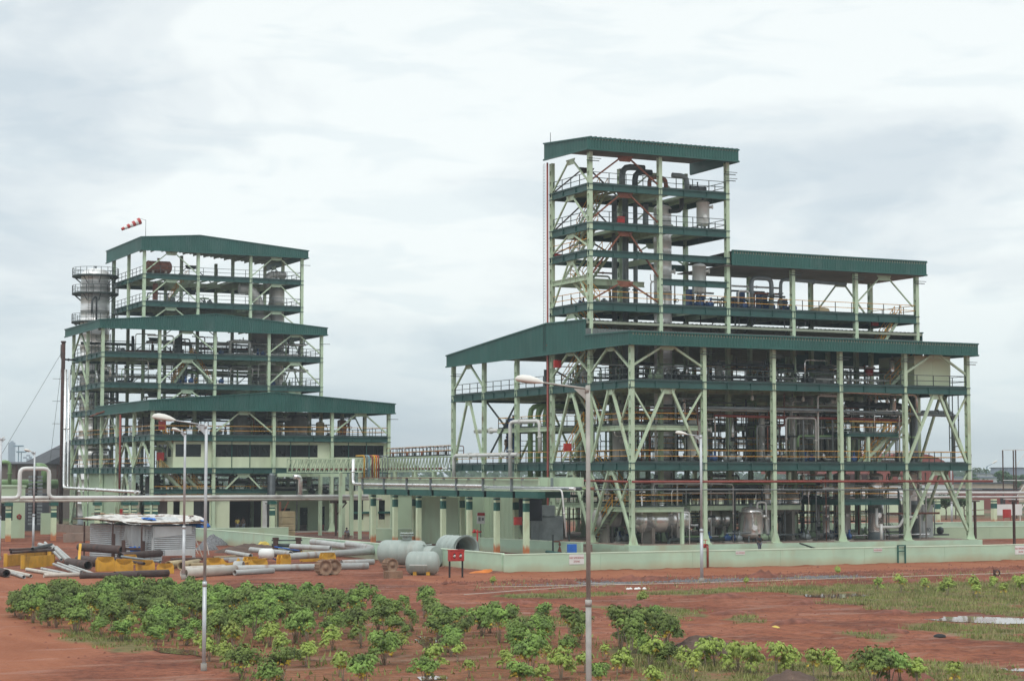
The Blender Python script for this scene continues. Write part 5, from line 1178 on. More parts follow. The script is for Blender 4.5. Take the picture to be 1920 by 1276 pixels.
b_ = MB(); rail_mb(b_, [(at(728, 872, v=216).x - .6, 215, 9.25), (at(858, 872, v=188).x - .6, 188, 9.25)], dark=0, hand=1, post=1.4); tag(b_.build('railing', ['darksteel', 'yellow']), 'thin handrail along the top of the pale green truss bridge', 'railing')
for k, (x, m_) in enumerate(((683, 'yellowpaint'), (688, 'greypipe'), (692, 'paleblue'), (698, 'redpipe'), (702, 'yellowpaint'), (706, 'orange'), (710, 'redpipe'), (717, 'greypipe'), (722, 'greypipe'), (727, 'greypipe'))):
    p = at(x, 875, v=199); pipe([(p.x, 201.5, 9.3), (p.x, 199, 9.3), (p.x, 199, 6.9)], .09 if x < 715 else .05, m_, {'yellowpaint': 'yellow', 'greypipe': 'grey', 'paleblue': 'light blue', 'redpipe': 'red', 'orange': 'orange'}[m_] + ' upright pipe in the coloured bundle at the rack end, number %d' % (k + 1) if 0 else {'yellowpaint': 'yellow', 'greypipe': 'thin grey', 'paleblue': 'light blue', 'redpipe': 'red', 'orange': 'orange'}[m_] + ' upright pipe in the coloured bundle at the end of the rack', 'coloured upright pipes at the rack end', bend=.3, n=8)
t = thing('pipe_gantry', (82, 214, .3), 'green goalpost gantry carrying pipes in front of the left plant', 'gantry')
for x in (600, 643, 658):
    p = at(x, 1000, v=211); b_ = MB(); b_.box(p.x - .17, 210.8, .2, p.x + .17, 211.2, 7.4 if x != 600 else 7.3); b_.build('leg', 'pale', t)
b_ = MB(); p, q = at(520, 880, v=211), at(645, 880, v=211); b_.box(p.x, 210.85, 7.0, q.x + .3, 211.15, 7.4); b_.build('beam', 'pale', t)
b_ = MB(); p = at(630, 960, v=209); b_.bar((p.x, 209, .3), (p.x, 209, 4.0), .2, .2); b_.bar((p.x, 209, 2.6), (p.x + 1.3, 209, 4.1), .12, .12); b_.box(p.x - .7, 208.9, 4.0, p.x + 1.2, 209.2, 4.3); tag(b_.build('bracket_post', 'darkrust'), 'brown steel bracket post under the right end of the white pipe', 'post')
b_ = MB(); p = at(525, 960, v=210); b_.bar((p.x, 210, .3), (p.x, 210, 4.2), .22, .22); b_.bar((p.x, 210, 2.2), (p.x + 1.0, 210, 4.2), .12, .12); tag(b_.build('bracket_post', 'rust'), 'rusty bracket post beside the yellow stack of crates', 'post')
pipe([(at(553, 900, v=207).x, 207.5, 7.0), (at(553, 900, v=207).x + .8, 207.5, 7.0), (at(553, 900, v=207).x + .8, 207.5, 5.0)], .26, 'silver', 'short shiny elbow standing up from the long white pipe', bend=.6, n=12)
p = at(528, 990, v=209)
for k in range(4):
    b_ = MB(); b_.box(p.x - .05, 208.6, .3 + k * .72, p.x + 1.45, 209.8, .98 + k * .72)
    for q in range(3): b_.box(p.x - .07, 208.57, .36 + k * .72 + q * .22, p.x + 1.47, 208.6, .5 + k * .72 + q * .22)
    tag(b_.build('crate', 'sack'), ['lowest', 'second lowest', 'second highest', 'topmost'][k] + ' yellowish crate of the stack by the rusty bracket post', 'crate', 'stacked yellowish crates')
# small orange machine near the plant
p = at(600, 996, z=.3); t = thing('cement_mixer', (p.x, p.y, .3), 'small orange and red machine on the red soil before the left plant', 'machine')
b_ = MB(); b_.lathe([(.35, -.7), (.75, -.2), (.75, .3), (.4, .75), (.001, .8)], p + V3(-.5, 0, 1.1), V3(-.5, 0, .5), 14); b_.build('drum', 'yellowpaint', t)
b_ = MB(); b_.box(p.x, p.y - .4, .7, p.x + 1.4, p.y + .4, 1.5); b_.box(p.x - .8, p.y - .3, .55, p.x + 1.3, p.y + .3, .7); b_.build('engine', 'red', t)
for s_ in (-.6, 1.0): b_ = MB(); b_.lathe([(.001, -.08), (.3, -.08), (.32, 0), (.3, .08), (.001, .08)], (p.x + s_, p.y - .45, .62), V3(0, 1, 0), 14); b_.build('wheel', 'black', t)

# far-left hut and brown warehouse
t = thing('switch_hut', (38, 218, .5), 'pale green hut with a dark window at the left edge', 'hut')
hx0, hx1 = at(-30, 950, v=214).x, at(47, 950, v=214).x
b_ = MB(); wallx(b_, hx0, hx1, 214, .2, 5.9, ((at(2, 950, v=214).x, at(24, 950, v=214).x, 4.2),)); b_.box(hx1 - .2, 214.2, .2, hx1, 222, 5.9); b_.box(hx0 - .1, 213.9, 5.9, hx1 + .1, 222, 6.1); b_.box(at(2, 950, v=214).x, 214, .2, at(24, 950, v=214).x, 214.2, 2.3); b_.build('wall', 'mintin', t)
b_ = MB(); b_.box(at(2, 950, v=214).x, 214.1, 2.3, at(24, 950, v=214).x, 214.14, 4.2); b_.build('window', 'black', t)
b_ = MB(); p = at(36, 968, v=213.95); b_.lathe([(.18, -.02), (.28, 0), (.18, .02), (.1, 0), (.18, -.02)], p, V3(0, -1, 0), 14); b_.box(p.x - .03, 213.9, p.z - .3, p.x + .03, 213.95, p.z + .3); b_.build('emblem', 'redpipe', t)
t = thing('warehouse', (60, 300, 0), 'long brown weathered warehouse with a dark roof at the far left', 'warehouse')
wx1 = at(135, 900, v=300).x
b_ = MB(); wallx(b_, 20, wx1, 300, 0, 8.9, ()); b_.box(20, 300.3, 0, 20.3, 330, 8.9); b_.box(wx1 - .3, 300.3, 0, wx1, 330, 8.9); b_.build('wall', 'brownwall', t)
b_ = MB(); b_.poly([(20, 299.6, 8.9), (wx1, 299.6, 8.9), (wx1, 315, 9.3), (20, 315, 9.3)]); b_.poly([(at(85, 900, v=300).x, 299.9, 8.95), (at(85, 900, v=300).x + 9, 299.9, 8.95), (at(85, 900, v=300).x + 9, 300.1, 13.5)]); b_.poly([(at(85, 900, v=300).x, 299.9, 8.95), (at(85, 900, v=300).x + 9, 300.1, 13.5), (at(85, 900, v=300).x + 9, 318, 13.5), (at(85, 900, v=300).x, 318, 8.95)]); b_.build('roof', 'farroof', t)
for k in range(16):
    b_ = MB(); x = 24 + k * 3.1; b_.box(x, 299.7, 0, x + .2, 299.99, 8.8); b_.build('wall_post', 'darkrust', t)
pipe([(30, 262, 6.0), (59, 262, 6.0)], .62, 'greenpipe', 'very thick green duct running behind the expansion loop', n=16, name='duct')
pipe([(at(84, 900, v=261).x, 261, 6.2), (at(84, 900, v=261).x, 261, 8.3), (at(84, 900, v=261).x - 1.2, 261, 8.3)], .5, 'greenpipe', 'thick green elbow rising from the far green duct', n=14, bend=.8, name='duct')
pipe([(at(18, 900, v=258).x, 258, 5.9), (at(18, 900, v=258).x, 258, 8.9), (at(-20, 900, v=258).x, 258, 8.9)], .25, 'greenpipe', 'green pipe bending at the left edge above the hut', n=12, bend=.5)
for k in range(2):
    b_ = MB(); p = at(62 + k * 10, 950, v=230)
    for q in range(14): b_.box(p.x - .45 - .3 * k, 230, 1.4 + q * .42, p.x + .45, 230.6, 1.65 + q * .42)
    tag(b_.build('pallet_stack', 'greypipe'), ('left' if k == 0 else 'right') + ' tall stack of grey slats behind the expansion loop', 'stack', 'tall slat stacks')
b_ = MB(); b_.box(at(50, 950, v=236).x, 236, .5, at(92, 950, v=236).x, 240, 5); tag(b_.build('container', 'farroof'), 'dark container behind the second banded pillar', 'container')
b_ = MB(); b_.box(at(78, 970, v=222).x, 222, .4, at(96, 970, v=222).x, 222.5, 2.9); b_.box(at(96, 970, v=222).x, 222, .4, at(104, 970, v=222).x, 222.5, 2.0); tag(b_.build('plinth_block', 'mintin'), 'pale green stepped block beside the second banded pillar', 'block')
for k, (x, y) in enumerate(((130, 1017), (145, 1016), (161, 1015))):
    p = at(x, y, z=.1); b_ = MB(); b_.box(p.x - .55, p.y - .5, .0, p.x + .5, p.y + .5, 1.05); b_.box(p.x - .3, p.y - .3, 1.05, p.x + .2, p.y + .3, 1.1); tag(b_.build('concrete_block', 'mudconc'), ('left', 'middle', 'right')[k] + ' of three muddy concrete blocks left of the shed', 'block', 'three concrete blocks')
b_ = MB(); p = at(108, 1000, z=.3); q = at(214, 1008, z=.3)
for k in range(4): a = p + (q - p) * (k / 4); c = p + (q - p) * ((k + .97) / 4); b_.bar((a.x, a.y, .8), (c.x, c.y, .8), .3, 1.3)
tag(b_.build('retaining_wall', 'mudconc'), 'low muddy brown retaining wall at the foot of the left plant', 'wall')

# right background
t = thing('barrel_roof_warehouse', (256, 345, 0), 'warehouse with a rounded red roof behind the right end of the plant', 'warehouse')
yv = 330; x0, x1 = at(1628, 890, v=yv).x, at(1788, 890, v=yv).x; xm = at(1708, 890, v=yv).x; zt = at(1694, 848, v=yv).z; ze = at(1788, 888, v=yv).z; hw = (x1 - x0) / 2
b_ = MB(); n = 24; prof = [(xm + hw * math.cos(math.pi - math.pi * k / n) , ze + (zt - ze) * math.sin(math.pi * k / n)) for k in range(n + 1)]
prof = [(xm - hw * math.cos(math.pi * k / n), ze + (zt - ze) * math.sin(math.pi * k / n)) for k in range(n + 1)]
for (a, za), (c, zc) in zip(prof[:-1], prof[1:]): b_.poly([(a, yv, za), (c, yv, zc), (c, yv + 40, zc), (a, yv + 40, za)]); b_.poly([(a, yv, za), (a, yv, ze - 2.2), (c, yv, ze - 2.2), (c, yv, zc)])
b_.box(x1 - .05, yv, ze - 2.2, x1, yv + 40, ze); b_.build('roof', 'barrelred', t)
b_ = MB(); wallx(b_, x0, x1, yv + .1, 0, ze - 2.2, ((xm - 12, xm - 7, 5), (xm + 6, xm + 10, 3))); b_.box(x1 - .2, yv + .3, 0, x1, yv + 40, ze - 2.2); b_.build('wall', 'farwhite', t)
fw = [('white house with a flat roof among the far trees on the right', 1860, 1895, 858 + 30, 903, 520, 'farwhite', 'house'), ('long beige wall of a low building in the right distance', 1805, 1925, 906, 917, 380, 'farbeige', 'building'), ('brick-red low house at the right edge', 1868, 1910, 918, 932, 300, 'barrelred', 'house'), ('flat grey building on the far right skyline', 1890, 1925, 877, 886, 700, 'fargrey', 'building'),
      ('white low shed row in front of the far right trees', 1838, 1878, 895, 904, 430, 'farwhite', 'house')]
for lab, xa, xb, ya, yb, vv_, m_, cat in fw:
    A, B = at(xa, yb, v=vv_), at(xb, ya, v=vv_); t = thing('distant_house' if cat == 'house' else 'distant_building', ((A.x + B.x) / 2, vv_, 0), lab, cat); zt = max(B.z, 2.5)
    b_ = MB(); b_.box(A.x, vv_, 0, B.x, vv_ + 12, zt); b_.build('wall', m_, t)
    b_ = MB(); b_.box(A.x - .4, vv_ - .4, zt, B.x + .4, vv_ + 12.4, zt + .3); b_.build('roof', 'farroof' if m_ != 'farwhite' else 'fargrey', t)
    n = max(2, int((B.x - A.x) / 5))
    for k in range(n): b_ = MB(); x = A.x + (B.x - A.x) * (k + .35) / n; b_.box(x, vv_ - .05, zt * .35, x + 1.2, vv_ - .002, zt * .7); b_.build('window', 'black', t)
pipe([(118, 215, 5.0), (190, 215, 4.7)], .2, 'whitepipe', 'upper white pipe crossing the yard at the right edge', n=10, name='pipeline'); pipe([(118, 216, 4.4), (190, 216, 4.1)], .16, 'whitepipe', 'lower white pipe crossing the yard at the right edge', n=10, name='pipeline')
for lab, x, yb in (('banded pillar under the yard pipes between the last two front columns', 1758, 980), ('banded pillar under the yard pipes near the right edge, with a prop', 1864, 978)):
    p = at(x, yb, v=214.5); t = thing('pipe_support', (p.x, 214.5, .1), lab, 'pillar'); b_ = MB(); b_.mi(0).box(p.x - .3, 214.2, 0, p.x + .3, 214.8, 3.9); b_.mi(1).box(p.x - .31, 214.19, 2.6, p.x + .31, 214.81, 3.3); b_.box(p.x - .31, 214.19, 3.5, p.x + .31, 214.81, 3.65); b_.build('pillar', ['banded', 'bandgreen'], t)
for lab, x, yb in (('brown steel post with cross arm right of the last front column', 1829, 1022), ('brown steel post with cap plate at the right edge', 1902, 1022)):
    p = at(x, yb, z=.2); t = thing('steel_post', (p.x, p.y, .18), lab, 'post'); zt = at(x, 940, v=p.y).z
    b_ = MB(); b_.bar(p, (p.x, p.y, zt), .2, .2); b_.build('post', 'darkrust', t); b_ = MB(); b_.box(p.x - .5, p.y - .15, zt, p.x + .5, p.y + .15, zt + .12); b_.build('cap_plate', 'darkrust', t)
    if x < 1850:
        for zz in (zt - .8, zt - 1.4): b_ = MB(); b_.bar((p.x - 1.2, p.y, zz - .05), (p.x + 1.2, p.y, zz), .07, .07); b_.build('cross_arm', 'rust', t)
p = at(1888, 962, v=206); cabinet(p.x, 206, p.z - .55, 'red hose box in the yard at the right edge', w_=1.2, h=1.1, legs=.8)
b_ = MB(); p = at(1890, 955, v=225); b_.box(p.x - 2.6, 225, p.z - .8, p.x + 2.6, 225.1, p.z + .8); b_.box(p.x - 2.4, 225.1, 0, p.x - 2.3, 225.2, p.z); b_.box(p.x + 2.3, 225.1, 0, p.x + 2.4, 225.2, p.z); tag(b_.build('notice_board', 'whitepaint'), 'blank white board in the yard at the right edge', 'board')
t = thing('pump', (0, 0, 0), 'small valve pump on the plinth in the last front bay', 'pump'); p = at(1760, 1003, z=PZ); t.location = (p.x, p.y, PZ); ORG[t.name] = V3(0, 0, 0)
b_ = MB(); b_.box(-.9, -.3, 0, 1.1, .3, .15); b_.lathe([(.001, -.2), (.35, -.2), (.38, 0), (.35, .2), (.001, .2)], (.2, 0, .5), V3(1, 0, 0), 14); b_.build('casing', 'darkpipe', t); b_ = MB(); b_.tube([(-.5, 0, .15), (-.5, 0, 3.4)], .06, 8); b_.tube([(-.5, 0, 1.2), (.5, 0, 1.2)], .06, 8); b_.build('riser', 'greypipe', t)

t = thing('steel_frame_tower', at(1913, 930, z=.2).to_tuple(), 'brown and white steel frame rising at the right edge of the yard', 'frame'); fx0, fx1 = at(1905, 890, v=236).x, at(1925, 890, v=236).x; fz = at(1912, 843, v=236).z
for x in (fx0, fx1):
    for y in (236, 239): b_ = MB(); b_.bar((x, y, 0), (x, y, fz), .14, .14); b_.build('post', 'darkrust', t)
for z in (3.5, 6.4, fz): b_ = MB(); b_.bar((fx0, 236, z), (fx1, 236, z), .12, .12); b_.bar((fx0, 236, z), (fx0, 239, z), .12, .12); b_.bar((fx0, 236, z - 2.6), (fx1, 236, z - .1), .08, .08); b_.build('frame_level', 'whitepaint', t)
# ================================================================== distant left skyline
def tower_block(label, x0, x1, yt, v, m_):
    A, B = at(x0, 870, v=v), at(x1, yt, v=v); t = thing('high_rise', ((A.x + B.x) / 2, v, 0), label, 'high-rise'); b_ = MB(); b_.box(A.x + (B.x - A.x) * .25, v, 0, B.x, v + 8, B.z)
    b_.box(B.x - 6, v + 2, B.z, B.x - 2, v + 6, B.z + 2); b_.build('wall', m_, t)
    h = B.z / 22
    for k in range(22): b_ = MB(); b_.box(A.x + (B.x - A.x) * .25, v - .4, k * h + h * .75, B.x + .2, v - .01, k * h + h); b_.build('floor_band', 'farsteel', t)
tower_block('hazy unfinished high-rise on the far left skyline', 13, 29, 829, 2800, 'fargrey')
tower_block('tiny hazy block just right of the high-rise on the skyline', 51, 54, 859, 2500, 'fargrey'); tower_block('second tiny hazy block beside the stack on the skyline', 56, 60, 855, 2500, 'fargrey')
b_ = MB(); A, B = at(72, 872, v=700), at(92, 861, v=700); b_.box(A.x, 700, 0, B.x, 712, B.z); tag(b_.build('blue_building', 'cyan'), 'light blue low building in the haze left of the brown stack', 'building')
for x, yt, lab in ((35, 837, 'taller floodlight mast on the left skyline'), (40, 848, 'shorter floodlight mast on the left skyline')):
    p = at(x, yt, v=1300); t = thing('floodlight_mast', (p.x, 1300, 0), lab, 'mast'); b_ = MB(); b_.tube([(p.x, 1300, 0), (p.x, 1300, p.z)], .5, 6, r1=.3); b_.build('mast', 'farsteel', t); b_ = MB(); b_.lathe([(.001, 0), (3.4, 0), (3.4, .9), (.001, .6)], (p.x, 1300, p.z), n=10); b_.build('lamp_ring', 'farsteel', t)
# ================================================================== lamp posts
def lamp(label, base, z0, ztop, r, arm, m_='galv', steps=True, hs=1.0, az=0.0, rise=.25):
    t = thing('street_lamp', (base.x, base.y, z0), label, 'street lamp'); x, y = base.x, base.y; H = ztop - z0
    b_ = MB()
    b_.tube([(x, y, z0 - .2), (x, y, z0 + H * .34)], r * 1.3, 12); b_.tube([(x, y, z0 + H * .34), (x, y, z0 + H * .36)], r * 1.5, 12); b_.tube([(x, y, z0 + H * .36), (x, y, ztop)], r, 12); b_.build('pole', m_, t)
    b_ = MB(); b_.tube([(x, y, z0 - .1), (x, y, z0 + .3)], r * 2.0, 12); b_.build('footing', 'concrete', t)
    d = V3(math.cos(az), math.sin(az), 0) * (1 if arm > 0 else -1); L_ = abs(arm)
    p0 = V3(x, y, ztop - .1); p1 = p0 + d * L_ + V3(0, 0, rise)
    b_ = MB(); b_.tube([p0, p1], r * .42, 8); b_.tube([p0 + d * .02 - V3(0, 0, .12), p0 + V3(0, 0, .06)], r * 1.15, 10); b_.poly([p0 + d * .05 - V3(0, 0, .35), p0 + d * .42 - V3(0, 0, .0), p0 + d * .05]); b_.build('arm', m_, t)
    dd = (p1 - p0).normalized(); sx, uy = fr(dd); b_ = MB(); ring = []
    prof = [(-.12, .035, .03), (0, .08, .08), (.12, .12, .12), (.35, .17, .165), (.6, .175, .16), (.76, .12, .11), (.84, .01, .01)]
    n = 12
    for (q, w_, h_) in prof:
        for k in range(n):
            a = 2 * math.pi * k / n; yy = math.sin(a) * h_ * (1.1 if math.sin(a) > 0 else .55)
            ring.append(p1 + dd * (q * hs) + sx * (math.cos(a) * w_ * hs) + uy * (yy * hs))
    b0 = len(b_.v); b_.v += [tuple(p) for p in ring]
    for i in range(len(prof) - 1):
        for k in range(n): b_.face((b0 + i * n + k, b0 + i * n + (k + 1) % n, b0 + (i + 1) * n + (k + 1) % n, b0 + (i + 1) * n + k), True)
    lh = b_.build('lamp_head', 'lampshell', t)
    b_ = MB(); c = p1 + dd * (.42 * hs) - uy * (.075 * hs)
    for q in ((-.22, -.09), (.24, -.09), (.24, .09), (-.22, .09)): b_.v.append(tuple(c + dd * (q[0] * hs) + sx * (q[1] * hs)))
    b_.face((0, 1, 2, 3)); b_.poly([Vector(b_.v[i]) - uy * .03 * hs for i in (0, 1, 2, 3)]); b_.build('lens', 'lens', lh)
    return t
azL = math.atan2(cr.y, cr.x)
bp_ = at(1104, 1352, z=0); zt_ = at(1103, 722, v=bp_.y).z
lamp('nearest thick grey lamp post with a large drooping head, right of centre', bp_, 0, zt_, .066, -1.42, 'oldpole', hs=.9, az=azL, rise=.19)
b1 = at(382, 1258, z=0); lamp('slim grey lamp post standing in the shrub field', b1, 0, at(387, 792, v=b1.y).z, .058, -1.25, hs=.95, az=azL, rise=.2)
b2 = at(344, 1085, z=0); lamp('grey lamp post in front of the tin shed', b2, 0, at(346, 808, v=b2.y).z, .085, -.45, hs=.85, az=azL + .8, rise=.1)
b3 = at(1316, 1091, z=0); lamp('grey lamp post in front of the perimeter wall, right plant', b3, 0, at(1321, 815, v=b3.y).z, .085, -1.0, hs=.9, az=azL, rise=.15)
b4 = at(62, 1028, z=0.1); lamp('grey lamp post before the white expansion loop', b4, 0, at(67, 846, v=b4.y).z, .09, -.45, hs=.9, az=azL + .8, rise=.1)
b5 = at(556, 996, z=.4); lamp('grey lamp post before the cargo door of the left plant', b5, .2, at(557, 842, v=b5.y).z, .09, -.5, hs=1.1, az=azL, rise=.1)
b6 = at(1785, 985, z=.2); lamp('lamp post seen through the last bay, arm pointing right', b6, .1, at(1784, 858, v=b6.y).z, .11, 1.2, hs=1.2, az=azL, rise=.3)
b7 = at(1823, 985, z=.2); lamp('lamp post just right of the last front column', b7, .1, at(1821, 851, v=b7.y).z, .1, -.3, hs=.8, az=azL + 1.2, rise=.1)
b8 = at(1851, 925, z=.2); lamp('far lamp post on the right, arm pointing right', b8, .1, at(1851, 874, v=b8.y).z, .22, 2.2, hs=2.6, az=azL, rise=1.2, m_='farsteel')
b9 = at(-2, 1050, z=0); lamp('pole cut off by the left edge of the picture', b9, 0, at(1, 820, v=b9.y).z, .1, .1, az=azL, rise=.05, hs=.3)

# ================================================================== tin shed and stored material
def P0(x, y, z=0.0): return at(x, y, z=z)
sA, sB = P0(283, 1052), P0(366, 1049); du = (sB - sA).normalized(); dv = V3(-du.y, du.x, 0)
Wd = (sB - sA).length; Dp = 9.5
sC = sA + dv * Dp; sD = sB + dv * Dp
t = thing('tin_shed', sA.to_tuple(), 'small shed of corrugated tin sheets under a patched plastic-covered roof', 'shed')
def sheet(a, c, z0, z1f, nm, m_='corr', pitch=.16, dep=.05, out=None):
    """wall of horizontal corrugations"""
    b_ = MB(); n = int(2.9 / pitch); o_ = (out or V3(0, -1, 0)); prev = None
    for i in range(n + 1):
        for f_, q in ((0, 0), (.5, dep)):
            if i == n and f_: break
            tt = (i + f_) / n; cur = (Vector((a.x, a.y, z0 + (z1f[0] - z0) * tt)) + o_ * q, Vector((c.x, c.y, z0 + (z1f[1] - z0) * tt)) + o_ * q)
            if prev: b_.poly([prev[0], prev[1], cur[1], cur[0]])
            prev = cur
    return b_.build(nm, m_, t)
sheet(sA, sB, 0, (2.95, 2.85), 'wall', out=-dv)
sheet(sC, sA, 0, (3.0, 2.95), 'wall', out=-du); sheet(sB, sD, 0, (2.85, 2.95), 'wall', out=du); sheet(sD, sC, 0, (3, 3), 'wall', out=dv)
b_ = MB(); o2 = -dv * .07
for (x0, z0, x1, z1) in ((0.02, 1.95, .9 * Wd, 2.9), (.3 * Wd, .02, Wd * .98, .9)): b_.poly([sA + du * x0 + o2 + V3(0, 0, z0), sA + du * x1 + o2 + V3(0, 0, z0 + .25), sA + du * x1 + o2 + V3(0, 0, z1), sA + du * x0 + o2 + V3(0, 0, z1)])
b_.poly([sA + o2 - du * .02 + V3(0, 0, 0), sA + o2 + du * .14, sA + o2 + du * .14 + V3(0, 0, 2.9), sA + o2 - du * .02 + V3(0, 0, 2.9)])
b_.build('patch_sheet', 'plastic', t)
rs = random.Random(3)
def cloth(c0, ex, ey, nx, ny, amp, mname, nm, parent, droop=0.35, seed=0, z_edge=True):
    b_ = MB(); b0 = len(b_.v)
    for j in range(ny + 1):
        for i in range(nx + 1):
            a, c = i / nx, j / ny; p = c0 + ex * a + ey * c
            nz = mnoise.fractal(Vector((a * 3 + seed, c * 3, seed)), 1, 2, 3) * amp
            e_ = max(0, .12 - min(a, 1 - a, c, 1 - c)) / .12
            p = p + V3(0, 0, nz - droop * e_ * e_) + (ex.normalized() * mnoise.noise(Vector((c * 6, seed, 1))) * .35 * (a in (0, 1))) + (ey.normalized() * mnoise.noise(Vector((a * 7, seed, 5))) * .8 * (c in (0, 1)))
            b_.v.append(tuple(p))
    for j in range(ny):
        for i in range(nx): k = b0 + j * (nx + 1) + i; b_.face((k, k + 1, k + nx + 2, k + nx + 1), True)
    return b_.build(nm, mname, parent)
ro = sA - du * 1.3 - dv * .5 + V3(0, 0, 3.25)
b_ = MB(); ex = du * (Wd + 2.3); ey = dv * (Dp + 1.2) + V3(0, 0, .25)
b_.poly([ro, ro + ex, ro + ex + ey, ro + ey]); b_.poly([ro - V3(0, 0, .06), ro + ex - V3(0, 0, .06), ro + ex + ey - V3(0, 0, .06), ro + ey - V3(0, 0, .06)])
for k in range(6): b_.bar(ro + ey * (k / 5) - V3(0, 0, .1), ro + ex + ey * (k / 5) - V3(0, 0, .1), .08, .08)
rf = b_.build('roof', 'wood', t)
cloth(ro + V3(0, 0, .14), ex * 1.0, ey * .55, 26, 14, .22, 'tarp', 'plastic_cover', rf, .28, 1)
cloth(ro + ey * .5 + V3(0, 0, .2) + ex * .1, ex * .9, ey * .5, 22, 12, .26, 'tarp', 'plastic_cover', rf, .3, 2)
cloth(ro + ex * .30 + ey * .05 + V3(0, 0, .34), ex * .35, ey * .4, 12, 10, .12, 'plastic', 'plastic_cover', rf, .3, 5)
cloth(ro + ex * .86 + ey * .02 + V3(0, 0, .24), ex * .2, ey * .7, 10, 12, .12, 'bluetarp', 'blue_cover', rf, .75, 3)
cloth(ro + ex * .80 + ey * .0 + V3(0, 0, .42), ex * .16, ey * .6, 10, 12, .12, 'tarp', 'plastic_cover', rf, .3, 8)
cloth(ro + ex * .22 + ey * .1 + V3(0, 0, .30), ex * .12, ey * .2, 8, 8, .08, 'bluetarp', 'blue_cover', rf, .1, 4)
for k in range(14):
    b_ = MB(); q = ro + ex * rs.uniform(.05, .85) + ey * rs.uniform(.05, .8) + V3(0, 0, .46); a = rs.uniform(0, 3); d_ = V3(math.cos(a), math.sin(a), 0) * rs.uniform(.5, 1.3); b_.bar(q, q + d_, .25, .05); b_.build('roof_board', rs.choice(('wood', 'sack', 'rust')), rf)
# hanging sheet at the shed corner
b_ = MB(); n = 26; a0_ = sA + dv * 3.6 - du * .25; a1_ = sA - dv * .15 + du * .15
for i in range(n + 1):
    p = a0_ + (a1_ - a0_) * (i / n) - du * (.12 * math.sin(i * 1.9)); zb = .75 + .5 * mnoise.noise(Vector((i * .4, 2, 0))) if i > 8 else 1.8 - .1 * i
    b_.v += [(p.x, p.y, 2.95), (p.x - du.x * .1, p.y - du.y * .1, 1.9), (p.x, p.y, zb)]
for i in range(n):
    for k in range(2): b_.face((i * 3 + k, i * 3 + 3 + k, i * 3 + 4 + k, i * 3 + 1 + k), True)
tag(b_.build('hanging_sheet', 'plastic'), 'translucent plastic sheet hanging at the front left corner of the tin shed', 'sheet')
for k, (f_, g_) in enumerate(((-1.2, -.4), (-1.2, 4), (-1.2, 8.5))):
    p = sA + du * f_ + dv * g_; b_ = MB(); b_.bar(p, p + V3(0, 0, 3.2), .12, .12); b_.build('roof_post', 'darkrust', t)
# pipe rack with blue cover in front of the shed
rk = P0(176, 1046); t = thing('storage_rack', rk.to_tuple(), 'low rusty steel rack holding pipes under a blue cover, left of the shed', 'rack')
r1 = P0(212, 1052)
for (x, y, h) in ((176, 1040, 2.5), (193, 1044, 2.3), (212, 1052, 2.3), (230, 1030, 2.8), (249, 1030, 2.6), (268, 1052, 1.7), (231, 1056, 1.9)):
    p = P0(x, y); b_ = MB(); b_.bar(p, p + V3(0, 0, h), .26, .26); b_.build('upright', 'darkrust', t)
for (a, c, z) in (((176, 1040), (212, 1052), 1.15), ((212, 1052), (268, 1052), 1.05), ((230, 1030), (249, 1030), 1.9), ((176, 1040), (230, 1030), 1.1)):
    p, q = P0(*a), P0(*c); b_ = MB(); b_.bar((p.x, p.y, z), (q.x, q.y, z), .16, .2); b_.build('cross_beam', 'darkrust', t)
rd = (P0(212, 1052) - P0(176, 1040)).normalized()
for k in range(7):
    p = P0(176 + k * 3, 1040) + V3(0, 0, 1.35 + .12 * (k % 3)); q = P0(240 + k * 5, 1046) + V3(0, 0, 1.3 + .12 * (k % 3))
    pipe([p, q], .11, ('primer', 'steelpipe', 'blue', 'primer', 'pvc', 'steelpipe', 'primer')[k], ('light grey', 'brown', 'blue', 'white-grey', 'cream', 'dark brown', 'pale')[k] + ' pipe lying on the low rusty rack', 'pipes on the rusty rack', flanges=False, name='stored_pipe')
c0 = P0(176, 1040) + V3(0, 0, 1.75); o = cloth(c0, P0(238, 1044) - P0(176, 1040), V3(.6, 1.6, .1), 16, 8, .12, 'bluetarp', 'blue_cover', None, .3, 6) 
tag(o, 'blue plastic cover over the pipes on the low rusty rack', 'cover')
o = cloth(P0(242, 1052) + V3(0, 0, 1.3), V3(.9, -.2, 0), V3(.1, -.1, -1.3), 8, 8, .1, 'bluetarp', 'blue_cover', None, .1, 9); tag(o, 'blue rag hanging from the right end of the low rusty rack', 'rag')

def saddle_frame(label, x, y, rz, Ln=1.6, h=.9, m_='yellowpaint', kind='saddle'):
    p = P0(x, y); t = thing('pipe_saddle', p.to_tuple(), label, 'pipe saddle', 'yellow pipe saddles'); t.rotation_euler = (0, 0, rz); ORG[t.name] = V3(0, 0, 0)
    for s_ in (-1, 1):
        b_ = MB(); n = 10; y0 = s_ * .22; R_ = Ln * .42
        for th in (-.04, .04):
            pts = [(-Ln / 2, y0 + th, 0), (Ln / 2, y0 + th, 0), (Ln / 2, y0 + th, h * .75), (Ln / 2 - .12, y0 + th, h)] + [(R_ * math.cos(a), y0 + th, h + .05 - min(R_ * .75, h * .62) * math.sin(a)) for a in [math.pi * k / n for k in range(0, n + 1)]] + [(-Ln / 2 + .12, y0 + th, h), (-Ln / 2, y0 + th, h * .75)]
            b_.poly(pts if th < 0 else pts[::-1])
        k_ = len(pts)
        for i in range(k_): b_.face((i, (i + 1) % k_, k_ + (k_ - 1 - (i + 1) % k_), k_ + (k_ - 1 - i)))
        b_.build('side_plate', m_, t)
    b_ = MB(); b_.box(-Ln / 2 + .05, -.19, .05, Ln / 2 - .05, .19, .15); b_.build('base_bar', m_, t)
    return t
